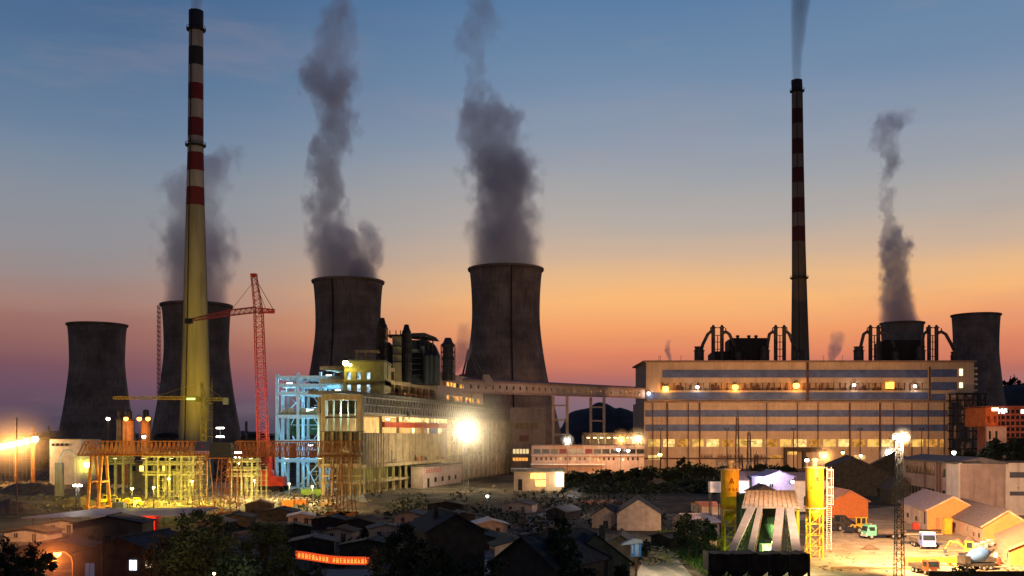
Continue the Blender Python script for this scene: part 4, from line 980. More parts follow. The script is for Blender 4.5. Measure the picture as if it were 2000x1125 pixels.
for k in range(7): 
    for z in (8.0,):
        s = 92+k*3.4; m.box(s,s+2.4,-9.2,-9.05,z,z+.25); m.box(s+1,s+1.3,-9.2,-9.05,z-1.2,z+1.2); m.box(s+.2,s+2.1,-9.2,-9.05,z-.9,z-.65)
sgn = m.build('wall_characters', mat('red_letter', (0.55,0.04,0.05), .6), bh, world=True)
for k in range(5): fb('window' if k else 'door', GLASS, 94+k*11, 97+k*11, -9.14, -9.02, 0 if k == 0 else 2.2, 4.4)
# piers on the far half
for k in range(14):
    s = 152+k*10.4; fb('pier', BEIGE, s, s+1.7, -2.5, -.6, 0, 34)
for z in (6.5, 13, 20, 27, 33): fb('cross_beam', BEIGE, 150, 290, -2, -.9, z, z+1.1)
fb('far_wall', PINKW, 150, 292, 3, 4, 0, 34)
for k in range(20):
    s = 156+k*6.6; z = (8.2, 15, 22)[k % 3]; fb('dim_window', [GLASS, em('dim_window2', (1,.6,.25), .6)][k % 4 == 0], s, s+3.4, 2.8, 2.98, z, z+2.6)
# end block
eb = thing('end_block', 'pink rendered stair block at the far right end of the power hall', 'building', (X(1031,690),690,0))
D = 690
m = MB(); m.box(X(998,D),X(1066,D),D,D+20,0,Z(799,D)); m.build('wall', PINKW, eb, world=True)
m = MB(); m.box(X(996,D),X(1068,D),D-1,D+21,Z(799,D)+.02,Z(796,D)); m.build('parapet', PINKW, eb, world=True)
for a, b, c, d, e in ((1006,1052,826,838,'band'),(1002,1034,877,886,'y'),(1002,1032,894,900,'o'),(1014,1034,850,862,'r')):
    n = 5 if e != 'r' else 1
    for k in range(n):
        x0 = a+(b-a)*k/n; m = MB(); m.box(X(x0,D),X(x0+(b-a)/n-1.4,D),D-.2,D-.03,Z(d,D),Z(c,D)); m.build('window', {'band': mat('amber_dull', (.3,.2,.08), .4), 'y': em('window_y', (1,.75,.35), .9), 'o': em('window_o', (1,.4,.08), 1.2), 'r': mat('reddish_glass', (0,0,0))}[e], eb, world=True)
m = MB()
for px in (996,1035,1061): m.box(X(px,D),X(px,D)+.7,D-.8,D-.05,0,Z(799,D)-.5)
m.box(X(996,D),X(1066,D),D-.7,D-.04,Z(845,D)-.4,Z(845,D)+.4) if False else None
o = m.build('corner_pilasters', PINKW, eb, world=True)

# scaffolding and clutter hung on the near half of the facade
m = MB(MF)
for k in range(6):
    s = 35+k*2.8; m.bar((s,-4.2,0),(s,-4.2,26),.2); m.bar((s,-3,0),(s,-3,26),.16)
    for j in range(9):
        z = 1.5+j*2.9; m.bar((s,-4.2,z),(s+2.8,-4.2,z),.14)
        if (k+j)%3 == 0: m.bar((s,-4.2,z),(s+2.8,-4.2,z+2.9),.12)
        if (k*j)%4 == 1: m.box(s,s+2.8,-4.2,-3,z,z+.12)
m.build('scaffolding', mat('scaffold', (0.22,0.14,0.07), .7), bh, world=True)
rr = random.Random(77)
for k in range(46):
    s = rr.uniform(60,226); z = rr.choice((12.6,26.1,34.1,42.9)) if s < 140 else rr.choice((13.2,20.2,27.2,42.9))
    y = rr.uniform(-2,0) if z < 42 else rr.uniform(-4,0); m = MB(MF)
    q = k % 4
    if q == 0: m.box(s,s+rr.uniform(1,3),y-1,y,z,z+rr.uniform(1,2.6))
    elif q == 1: m.tube((s,y,z),(s,y,z+rr.uniform(2,6)),.3,None,6)
    elif q == 2: m.bar((s,y,z+.3),(s+rr.uniform(3,8),y,z+rr.uniform(.3,3)),.3)
    else: m.lathe([(.7,0),(.9,.4),(.9,1.6),(.4,2)],10,(s,y-.5,z))
    m.build('site_clutter', [STEEL, RUST, STEELG, OLIVE, DCON][k%5], bh, world=True)
m = MB(MF)
for k in range(60): s = 10+k*3.6; m.bar((s,-4.6,42.8),(s,-4.6,44),.1)
m.bar((10,-4.6,44),(224,-4.6,44),.12); m.build('edge_railing', RUST, bh, world=True)
# frontal portal bay and olive tower block at the near end
pb = thing('portal_bay', 'beige concrete portal frame around a blue lit bay beside the steelwork', 'building frame', (X(666,398),398,0))
def pbx(name, mt, a, b, c, d, y0=398, y1=404, par=None):
    m = MB(); m.box(X(a,398),X(b,398),y0,y1,Z(d,398),Z(c,398)); return m.build(name, mt, par or pb, world=True)
pbx('lintel', BEIGE, 627, 706, 770, 781); pbx('post', BEIGE, 627, 635, 781.05, 842); pbx('post', BEIGE, 697, 706, 781.05, 842)
pbx('mid_beam', DCON, 635.1, 696.9, 813, 816.5, 399, 403); pbx('sill_beam', DCON, 625, 708, 842.1, 844)
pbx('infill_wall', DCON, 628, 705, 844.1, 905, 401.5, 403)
for a in (628, 646, 664, 682, 700): pbx('bay_column', BEIGE, a, a+4, 844.1, 968, 399, 401.4)
for c in (862, 884, 906, 928): pbx('bay_floor', BEIGE, 628, 706, c, c+3.2, 398.2, 402.9)
for i, a in enumerate((641, 655, 669, 683)):
    pbx('inner_column', OLIVE, a, a+2.2, 781.1, 842, 408+i, 409.5+i)
m = MB()
for i in range(9): 
    z = Z(948-i*12,398); m.box(X(628,398),X(706,398),396,397.2,z,z+.14)
for i in range(14):
    x = X(629+i*5.9,398); m.bar((x,396.2,0),(x,396.2,Z(846,398)),.14)
    if i < 13: 
        for j in range(0,8,2): m.bar((x,396,Z(948-j*12,398)),(X(629+(i+1)*5.9,398),396,Z(936-j*12,398)),.09)
m.build('scaffolding', mat('scaffold', (0.22,0.14,0.07), .7), pb, world=True)
tb = thing('tower_block', 'olive lit square block with blue white slot windows above the portal bay', 'building', (X(710,440),440,0))
D = 440
m = MB()
m.box(X(672,D),X(750,D),D,D+26,42.9,Z(768,D)); m.box(X(672,D),X(750,D),D,D+26,Z(751,D),Z(741,D)); m.box(X(672,D),X(750,D),D,D+26,Z(727,D),Z(706,D)); m.box(X(672,D),X(750,D),D+3,D+26,Z(768,D)+.01,Z(727,D)-.01) 
for a, b in ((672,677),(685,696),(704,715),(723,750)): m.box(X(a,D),X(b,D),D+.05,D+2.9,Z(768,D),Z(751,D)); m.box(X(a,D),X(b,D),D+.05,D+2.9,Z(741,D),Z(727,D))
m.build('wall', OLIVE, tb, world=True)
m = MB(); m.box(X(670,D),X(752,D),D-.8,D+27,Z(706,D)+.02,Z(703,D)); m.box(X(676,D),X(752,D),D-.4,D-.02,Z(749,D),Z(744,D)); m.build('coping', DCON, tb, world=True)
SLOT = em('blue_slot_glow', (.55,.8,1.0), 1.6, .8, .6)
for a, b in ((677,685),(696,704),(715,723)):
    for c, d in ((727,741),(751,768)):
        m = MB(); m.box(X(a,D)+.05,X(b,D)-.05,D+2.3,D+2.8,Z(d,D),Z(c,D)); m.build('slot_window', SLOT, tb, world=True)
m = MB(); D2 = 445
for a, b in ((695,699.5),(713,717)): m.box(X(a,D2),X(b,D2),D2,D2+2,Z(704,D2),Z(684,D2))
m.box(X(694,D2),X(740,D2),D2-.2,D2+2.2,Z(689,D2),Z(684,D2)); m.build('roof_frame', BEIGE, tb, world=True)
m = MB()
for i in range(16): x = X(672+i*4.8,D); m.bar((x,D-.5,Z(703,D)),(x,D-.5,Z(699,D)),.14)
m.bar((X(672,D),D-.5,Z(699,D)),(X(745,D),D-.5,Z(699,D)),.14); m.build('railing', STEEL, tb, world=True)
lamp(675,709,437,'Y','cluster of yellow white floodlights on the olive block roof edge',2600,rad=1.3,post=False,base=Z(716,437))
lamp(684,713,437,'Y','smaller yellow lamp right of the roof edge floodlight cluster',900,rad=.7,post=False,base=Z(719,437))

# dark boiler stacks and towers above
def stackish(name, label, px, w, top, D, extra=None, m_=None, base=50):
    root = thing(name, label, 'industrial tower', (X(px,D),D,base)); r = w/2/F*D; zt = Z(top,D)
    mm = m_ or mat('housing_dark', (0,0,0)); h = zt-base
    m = MB(); m.lathe([(r*.92,0),(r*.92,h*.5),(r,h*.52),(r,h*.56),(r*.88,h*.57),(r*.88,h-5),(r*1.05,h-4.8),(r*1.05,h-3.2),(r*.8,h-2.5),(r*.5,h)], 16); m.build('casing', mm, root)
    m = MB()
    for k in range(5): z = h*(.15+.17*k); m.lathe([(r*1.22,z),(r*1.22,z+.3),(r*.9,z+.3),(r*.9,z),(r*1.22,z)],16,caps=False); 
    m.build('walkway', STEEL, root); m = MB()
    for k in range(12): a = k*math.pi/6; m.tube((r*1.18*math.cos(a),r*1.18*math.sin(a),0),(r*1.18*math.cos(a),r*1.18*math.sin(a),h*.83),.13,None,5)
    m.build('outer_posts', STEEL, root); return root
stackish('boiler_tower','tallest dark boiler tower against the second steaming cooling tower',746,19,621,452)
stackish('boiler_tower','dark boiler tower under a small cap, middle of the boiler roof group',794,17,634,480)
stackish('boiler_tower','stubby dark vessel standing apart just left of the broadest cooling tower',875,24,660,545,m_=mat('vessel_dark', (0.04,0.04,0.045), .5),base=54)
pw = thing('canopy_tower', 'dark stepped plant tower under a wide flat canopy roof', 'industrial tower', (X(825,500),500,50)); D = 500
m = MB(); m.ext([(X(801,D),50),(X(856,D),50),(X(856,D),Z(690,D)),(X(848,D),Z(672,D)),(X(832,D),Z(664,D)),(X(801,D),Z(664,D))],D,D+14); m.build('casing', mat('blue_black', (0.02,0.028,0.035), .6), pw, world=True)
m = MB(); m.ext([(X(799,D),Z(656,D)),(X(853,D),Z(661,D)),(X(853,D),Z(660,D)),(X(830,D),Z(651,D)),(X(799,D),Z(652,D))],D-3,D+17); m.build('canopy', STEEL, pw, world=True)
for px in (803,822,838,846): m = MB(); m.tube((X(px,D),D-2,Z(690,D)),(X(px,D),D-2,Z(657,D)),.35,None,6); m.build('canopy_post', STEEL, pw, world=True)
m = MB(); m.box(X(803,D),X(823,D),D-.4,D-.02,Z(689,D),Z(682,D)); m.build('pale_panel', mat('pale_panel', (0.16,0.17,0.13), .7), pw, world=True)
m = MB(); m.tube((X(826,D),D-1.5,Z(677,D)),(X(833,D),D-1.5,Z(706,D)),1.1,.7,10); m.build('duct', mat('blue_duct', (0.08,0.11,0.12), .5), pw, world=True)
for k in range(4): m = MB(); m.box(X(801,D),X(857,D),D-2.6,D-.5,Z(700+k*11,D)-.15,Z(700+k*11,D)+.15); m.build('walkway', STEEL, pw, world=True)
for k in range(3): m = MB(); px = 834+k*9; m.lathe([(1.8,50),(1.8,Z(696,D)),(.9,Z(690,D))],12,(X(px,D),D-2.8,0)); m.build('hopper', mat('blue_black', (0,0,0)), pw, world=True)
cw = thing('pale_panel_tower', 'pale yellow lit wall panel between two dark boiler towers', 'industrial tower', (X(776,478),478,50)); D = 478
m = MB(); m.ext([(X(768,D),50),(X(784,D),50),(X(784,D),Z(657,D)),(X(766,D),Z(657,D))],D,D+8); m.build('wall', mat('yellow_grey', (0.45,0.38,0.19), .8, .2, .3, streak=.5), cw, world=True)
m = MB(); m.box(X(757,D),X(786,D),D-1,D+9,Z(657,D)+.02,Z(653.5,D)); m.build('roof', STEEL, cw, world=True)
m = MB(); m.ext([(X(753,D),50),(X(767,D),50),(X(767,D),Z(680,D)),(X(760,D),Z(668,D)),(X(753,D),Z(668,D))],D+1,D+9); m.build('dark_casing', mat('housing_dark', (0,0,0)), cw, world=True)
m = MB()
for px in (760,772,781): q = MB(); q.tube((X(px,D),D+3,Z(653,D)),(X(px,D),D+3,Z(644,D)),.25,None,5); q.build('vent_pipe', STEEL, cw, world=True)
m.bar((X(767,D),D-.5,50),(X(767,D),D-.5,Z(660,D)),.2)
for py in (676,692,707): m.box(X(766,D),X(785,D),D-.8,D-.02,Z(py,D)-.15,Z(py,D)+.15)
m.build('rails', STEEL, cw, world=True)
hd = thing('hopper_house', 'small brown hopper house with sloping struts before the broadest tower', 'hopper house', (X(915,600),600,55)); D = 600
m = MB(); m.ext([(X(896,D),53),(X(943,D),53),(X(943,D),Z(738,D)),(X(905,D),Z(730,D)),(X(896,D),Z(732,D))],D,D+12); m.build('wall', mat('hopper_brown', (0.2,0.12,0.11), .8), hd, world=True)
m = MB(); m.ext([(X(940,D),53),(X(962,D),53),(X(962,D),Z(742,D)),(X(955,D),Z(732,D)),(X(944,D),Z(732,D))],D-2,D+10); m.build('tank_house', PINKW, hd, world=True)
m = MB(); m.bar((X(915,D),D-1,Z(683,D)),(X(904,D),D-1,Z(732,D)),1.1); m.bar((X(915,D),D-1,Z(683,D)),(X(935,D),D-1,Z(734,D)),1.6); m.bar((X(912,D),D-1,Z(705,D)),(X(928,D),D-1,Z(705,D)),.6); m.bar((X(922,D),D-1,Z(690,D)),(X(943,D),D-1,Z(730,D)),.8); m.build('sloping_struts', PIPE, hd, world=True)

# ------------------------------------------------------------------ pale blue steel frame
D = 476; sf = thing('open_steelwork', 'pale blue lit open steel frame of bare columns and beams beside the red crane', 'steel frame', (X(604,D),D,0))
cols = [541,582,626,668]; tops = [731,728,726,724]
for r_, yy in ((0,D),(1,D+12),(2,D+24)):
    for i, px in enumerate(cols):
        m = MB(); w = .62; x = X(px,D); zt = Z(tops[i],D)-(0 if r_ == 0 else 4+3*((i+r_)%2))
        m.box(x-w,x+w,yy-.15,yy+.15,0,zt); m.box(x-w,x-w+.2,yy-.7,yy+.7,0,zt); m.box(x+w-.2,x+w,yy-.7,yy+.7,0,zt); m.build('column', BLUST, sf, world=True)
for py in (737,752.5,768,813,862,900):
    for yy in (D,D+12,D+24):
        if py in (862,) and yy == D+12: continue
        m = MB(); z = Z(py,D); x1 = 668 if py in (737,862,900) or yy > D else 640
        m.box(X(541,D),X(x1,D),yy-.4,yy+.4,z-.75,z-.5); m.box(X(541,D),X(x1,D),yy-.4,yy+.4,z+.5,z+.75); m.box(X(541,D),X(x1,D),yy-.1,yy+.1,z-.5,z+.5); m.build('beam', BLUST, sf, world=True)
for py in (737,768,813):
    for px in cols: m = MB(); m.box(X(px,D)-.3,X(px,D)+.3,D+.8,D+23.2,Z(py,D)-.6,Z(py,D)+.6); m.build('cross_beam', BLUST, sf, world=True)
for a, b, c, d, yy in ((541,815,560,950,D+1.5),(582,950,626,900,D+1),(560,852,606,950,D+13),(541,768,582,813,D+25),(626,950,668,862,D+1),(582,768,541,813,D+13),(626,768,582,813,D+25)):
    m = MB(); m.bar((X(a,D),yy,Z(b,D)),(X(c,D),yy,Z(d,D)),.7,.5); m.build('brace', BLUST, sf, world=True)
rr = random.Random(9)
for k in range(30):
    px = rr.uniform(552,655); yy = D+rr.choice((6,12,18,22)); y0 = rr.choice((752,768,790,813,830,862,880)); m = MB(); x = X(px,D)
    if k % 3 == 0: m.box(x,x+rr.uniform(5,12),yy-1,yy+1,Z(y0,D),Z(y0,D)+.35)
    elif k % 3 == 1: m.tube((x,yy,Z(y0,D)),(x,yy,Z(y0,D)+rr.uniform(3,9)),.35,None,6)
    else: m.bar((x,yy,Z(y0,D)),(x+rr.uniform(-5,5),yy,Z(y0,D)+rr.uniform(4,8)),.35)
    m.build('pipework', [BLUST, STEELG, BLUST][k % 3], sf, world=True)
m = MB(); zz = Z(812,D)
for k in range(9): m.cbox((X(545+k*9,D),D+4,zz+1.2+k%3*.4),(2.4,3,1.6+k%3*.8))
m.build('stacked_materials', BEIGE, sf, world=True)
m = MB(); z = Z(950,D)
for k in range(9):
    z0 = 3+k*5.0; x0, x1 = X(607,D), X(622,D)
    if k % 2: x0, x1 = x1, x0
    m.bar((x0,D+7,z0),(x1,D+7,z0+5),.8,.3); m.box(min(x0,x1)-1,max(x0,x1)+1,D+6,D+8,z0+4.9,z0+5.1)
m.build('stairs', BLUST, sf, world=True)
m = MB(); m.ext([(X(543,D),Z(850,D)),(X(600,D),Z(850,D)),(X(600,D),Z(817,D)),(X(543,D),Z(817,D))],D+26,D+26.5); m.build('green_netting', mat('green_net', (0.05,0.09,0.04), .9, .4, .5), sf, world=True)
cold = (.32,.76,1.0)
for i, (px, py, dy, W_) in enumerate([(640,733,3,16000),(560,748,6,9000),(600,800,8,12000),(600,870,8,14000),(650,760,14,10000),(560,900,4,9000),(655,900,8,9000),(640,830,5,7000)]):
    x, y, z = X(px,D), D+dy, Z(py,D)
    m = MB(); m.box(x-1.2,x+1.2,y-.3,y+.3,z-.35,z+.35); b = m.build('work_light', em('cold_work_light', (.75,.92,1), 10), sf, world=True)
    point((x,y-1.2,z-.5), cold, W_*.35, parent=sf, r=.4)
for i, (dx) in enumerate((0,)):
    spot((X(600,430),424,20),(X(604,D),D,30),cold,50000,75)  # added cold fill from in front of the frame, no fixture

# interior lights of the portal bay and the hall, then added facade fills
point((X(660,398),407,34), (.5,.8,1.0), 5000); point((X(680,398),405,30), (.7,1,.5), 1800); point((X(665,398),412,38), (.5,.8,1), 3000)
def lp(s, y, z): v = MF @ Vector((s,y,z)); return v
for s in (86,104,122,140,158): 
    v = lp(s, 8, 32.6); m = MB(); m.cbox(v,(1.6,1.6,.5)); m.build('hall_lamp', E_WHITE, bh, world=True); point(v-Vector((0,0,1)), (1,.74,.34), 9000, parent=bh); point(lp(s, 3.2, 27.4), (1,.8,.5), 2600, parent=bh)
for s, w_ in ((60,500),(92,1300),(114,2600),(136,3600)): point(lp(s,-12,18), (1,.74,.36), w_, parent=bh)
for s in (48,66,84): point(lp(s,4,8.6), (.75,.9,.3), 700, parent=bh); point(lp(s,4,2.5), (1,.8,.35), 500, parent=bh); point(lp(s,-9,9), (1,.78,.4), 450, parent=bh)
for px_, z_ in ((640,4),(660,12),(685,8),(672,19)): point((X(px_,398),400.2,z_), (1,.75,.3), 260)
point((X(700,396),386,14), (1,.66,.3), 700); point((X(655,396),384,10), (1,.7,.32), 900)
# the great floodlight
fl_ = thing('floodlight_tower', 'blindingly bright floodlight cluster on its mast before the power hall', 'floodlight', (X(910,470),470,0)); p = at(910,842,470)
m = MB(); lattice(m,(0,0,0),(0,0,p.z-3),2.4,1.4,8,.25,.14); m.build('mast', STEELG, fl_)
m = MB(); m.box(-3.4,3.4,.6,1.0,p.z-3,p.z+3); m.build('lamp_frame', STEEL, fl_)
for i in range(3):
    for j in range(3):
        m = MB(); m.lathe([(.01,-1.5)]+[(1.5*math.cos(R(a)),1.5*math.sin(R(a))) for a in range(-75,90,15)]+[(.01,1.5)],14,((i-1)*2.0,0,p.z+(j-1)*2.0),caps=False); m.build('lamp_head', em('great_lamp', (1,.93,.75), 40), fl_, smooth=True)
point((p.x,p.y-3.5,p.z), (1,.78,.42), 36000, parent=fl_, r=2.5)
point((p.x+2,p.y+4,p.z), (1,.78,.42), 26000, parent=fl_, r=2.5)
# added volume spheres standing in for lens glare round the lamps
def add_halo(p, r, dens, label, col=(1,.95,.85), sx=1):
    m = bpy.data.materials.new('halo_volume'); m.use_nodes = True; t = m.node_tree; t.nodes.clear()
    tcn = t.nodes.new('ShaderNodeTexCoord'); ln = t.nodes.new('ShaderNodeVectorMath'); ln.operation = 'LENGTH'; t.links.new(tcn.outputs['Object'], ln.inputs[0])
    q = M('SUBTRACT', 1.0, M('DIVIDE', ln.outputs['Value'], r, t), t, clamp=True); q = M('MULTIPLY', M('POWER', q, 1.5, t), dens, t)
    pv = t.nodes.new('ShaderNodeVolumePrincipled'); pv.inputs['Color'].default_value = (*col,1); pv.inputs['Anisotropy'].default_value = 0.3; t.links.new(q, pv.inputs['Density'])
    o = t.nodes.new('ShaderNodeOutputMaterial'); t.links.new(pv.outputs[0], o.inputs['Volume']); m.cycles.volume_step_rate = .6
    b = MB(); b.lathe([(.01,-r)]+[(r*math.cos(R(a)),r*math.sin(R(a))) for a in range(-80,90,10)]+[(.01,r)],24,caps=False)
    o = b.build('glare_halo', m, None, loc=p); o.scale = (sx,1,1); struct(o, label, 'dust haze', 'stuff'); return o
add_halo((p.x,p.y-4,p.z), 26, 0.018, 'added glare halo round the blinding floodlight')
# kiosk with bright window
D = 460; ki = thing('kiosk', 'small lit kiosk with a bright orange shop window and glowing side lamp', 'kiosk', (X(1050,D),D,0))
m = MB(); m.box(X(1004,D),X(1102,D),D,D+12,0,Z(921,D)); m.build('wall', PINKW, ki, world=True)
m = MB(); m.box(X(998,D),X(1104,D),D-3,D+13,Z(921,D)+.02,Z(916,D)); m.build('roof', mat('kiosk_roof', (0.16,0.16,0.17), .8), ki, world=True)
for a, b, c, d, mt in ((1036,1066,924,935,em('kiosk_window', (1,.55,.12), 3.4, .6, 1.2)),(1046,1066,938,950,em('kiosk_window', (1,0,0),0)),(1086,1100,922,950,em('kiosk_panel', (1,.9,.5), 4))):
    m = MB(); m.box(X(a,D),X(b,D),D-.2,D-.03,Z(d,D),Z(c,D)); m.build('lit_window', mt, ki, world=True)
m = MB(); m.box(X(1012,D),X(1020,D),D-.2,D-.03,0,Z(936,D)); m.build('door', DARK, ki, world=True)
point((X(1052,D),D-5,Z(938,D)), (1,.6,.2), 1200); point((X(1093,D),D-4,Z(935,D)), (1,.85,.45), 2600); point((X(1085,D),D-40,9), (.9,.85,.8), 3000)  # last point is an added fill over the road
# ------------------------------------------------------------------ red luffing crane
D = 454; bx = X(516,D)
rc = thing('crawler_crane', 'tall red lattice crane with long thin jib standing on black tracks', 'crane', (bx,D,0))
def cp(px, py, dy=0): return Vector((X(px,D)-bx, dy, Z(py,D)))
m = MB(); lattice(m, cp(517,952), cp(505,608), 4.6, 3.4, 34, .36, .17); m.build('mast', REDST, rc)
m = MB(); lattice(m, cp(505,608), cp(496,540), 3.2, 2.2, 9, .3, .15); m.box(cp(496,540).x-1.3,cp(496,540).x+1.3,-1.3,1.3,cp(496,540).z,cp(496,540).z+1.2); m.build('top_mast', REDST, rc)
m = MB(); lattice(m, cp(500,605), cp(448,611), 2.4, 2.4, 10, .26, .14); lattice(m, cp(448,611), cp(368,626), 2.2, 1.0, 14, .24, .13); m.build('jib', mat('jib_red', (0.30,0.05,0.04), .6), rc)
m = MB(); lattice(m, cp(505,607), cp(536,607), 2.2, 1.2, 6, .35, .2); m.box(cp(524,607).x,cp(535,607).x,-1.2,1.2,cp(530,612).z,cp(530,607).z); m.build('counter_jib', REDST, rc)
m = MB(); m.bar(cp(497,541),cp(534,605),.22); m.bar(cp(495,541),cp(520,606),.18); m.bar(cp(495,550),cp(448,611),.14); m.build('stay_ropes', STEEL, rc)
m = MB(); m.cbox(cp(369,627),(3.2,2,2.2)); m.tube(cp(369,629),cp(369,635),.2,None,6); m.build('hook_block', STEEL, rc)
m = MB(); m.ext([(cp(506,0).x,2.6),(cp(557,0).x,2.6),(cp(557,0).x,6.6),(cp(538,0).x,6.8),(cp(534,0).x,9.5),(cp(506,0).x,9.5)],-3.4,3.4); m.build('body', mat('bright_red', (0.75,0.05,0.02), .5), rc)
m = MB(); m.box(cp(529,0).x,cp(534,0).x,-3.9,-1,7,15.5); m.build('cab', mat('bright_red', (0,0,0)), rc)
m = MB(); m.bar(cp(534,945),cp(520,890),.5); m.bar(cp(538,945),cp(536,880),.45); m.bar(cp(536,880),cp(514,840),.25); m.build('a_frame', REDST, rc)
for sy in (-1,1):
    m = MB(); x0, x1 = cp(503,0).x, cp(560,0).x; m.extx([(sy*4-1,.2),(sy*4+1,.2),(sy*4+1,2.4),(sy*4-1,2.4)],x0+1,x1-1); m.lathe([(1.15,-1)],8) if False else None
    for xx in (x0+1,x1-1):
        k = MB(); 
    m.tube((x0+1.1,sy*4-1,1.3),(x0+1.1,sy*4+1,1.3),1.12,None,14); m.tube((x1-1.1,sy*4-1,1.3),(x1-1.1,sy*4+1,1.3),1.12,None,14); t_ = m.build('track', TYRE, rc)
spot((X(525,430),425,3),cp(512,780)+Vector((bx,D,0)),(1,.32,.2),30000,60)  # added reddish fills on the crane, this and the next, no fixture
spot((X(500,430),428,3),cp(507,660)+Vector((bx,D,0)),(1,.34,.24),38000,28)

# ------------------------------------------------------------------ yellow tower crane before the chimney
D = 520; bx = X(398,D); yc = thing('tower_crane', 'yellow tower crane with its jib reaching left across the striped chimney', 'crane', (bx,D,0))
m = MB(); lattice(m,(0,0,0),(0,0,Z(779,D)),2.3,2.3,26,.28,.17); m.build('mast', YELP, yc)
m = MB(); lattice(m,(0,0,Z(779,D)),(X(393,D)-bx,0,Z(746,D)),2,.5,5,.25,.14); m.build('tower_head', YELP, yc)
m = MB(); lattice(m,(-1.2,0,Z(777.5,D)),(X(222,D)-bx,0,Z(777,D)),1.7,1.3,34,.24,.14); m.build('jib', YELP, yc)
m = MB(); lattice(m,(1.2,0,Z(780,D)),(X(445,D)-bx,0,Z(780,D)),1.5,1.5,8,.24,.14); m.build('counter_jib', YELP, yc)
m = MB(); m.box(X(436,D)-bx,X(446,D)-bx,-1,1,Z(790,D),Z(777,D)); m.build('counterweight', mat('weight_yellow', (0.6,0.5,0.2), .7), yc)
m = MB(); m.bar((X(393,D)-bx,0,Z(746,D)),(X(300,D)-bx,0,Z(776,D)),.12); m.bar((X(393,D)-bx,0,Z(746,D)),(X(436,D)-bx,0,Z(779,D)),.12); m.build('stay_ropes', YELP, yc)
m = MB(); m.box(X(386,D)-bx,X(392,D)-bx,-1.6,.2,Z(786,D),Z(777,D)); m.build('cab', YELP, yc)
m = MB(); m.box(X(366,D)-bx,X(382,D)-bx,-1.1,-.7,Z(781,D),Z(777.5,D)); m.build('green_lamps', em('green_work_lamp', (.45,1,.2), 3), yc)
m = MB()
for k in range(8): z = 20+k*4.2; m.box(1.2,4.6,-1.2,1.2,z,z+.2); m.bar((4.5,-1.1,z),(4.5,-1.1,z+4.2),.14)
m.build('hoist_platforms', YELP, yc)
# floodlights at the chimney foot: they wash the shaft yellow
YL = (1.0,0.70,0.03)
for i, (px, lab) in enumerate(((346,'yellow floodlight box on the ground left of the striped chimney foot'),(420,'yellow floodlight box on the ground right of the striped chimney foot'),(383,'yellow floodlight box in front of the striped chimney foot'))):
    D = 575; r_ = thing('ground_floodlight', lab, 'floodlight', (X(px,D),D,0), group='floodlights washing the chimney')
    m = MB(); m.box(-1,1,-.4,.4,.6,2.2); m.build('housing', STEEL, r_); m = MB(); m.box(-.9,.9,.42,.46,.8,2.0); m.build('lens', em('yellow_lamp', (0,0,0), 0), r_); m = MB(); m.box(-1.2,-1.02,-.2,.2,0,1.4); m.box(1.02,1.2,-.2,.2,0,1.4); m.build('bracket', STEEL, r_)
    spot((X(px,D),D+1,2.5),(X(383,640),640,70+i*20),YL,(110000,110000,90000)[i],58,parent=r_,blend=1)
spot((X(383,600),560,20),(X(383,640),640,130),YL,100000,30,blend=1)  # added spots in mid air brighten the upper shaft, next line too
spot((X(383,600),560,22),(X(383,640),640,180),(1,.72,.3),60000,26,blend=1)

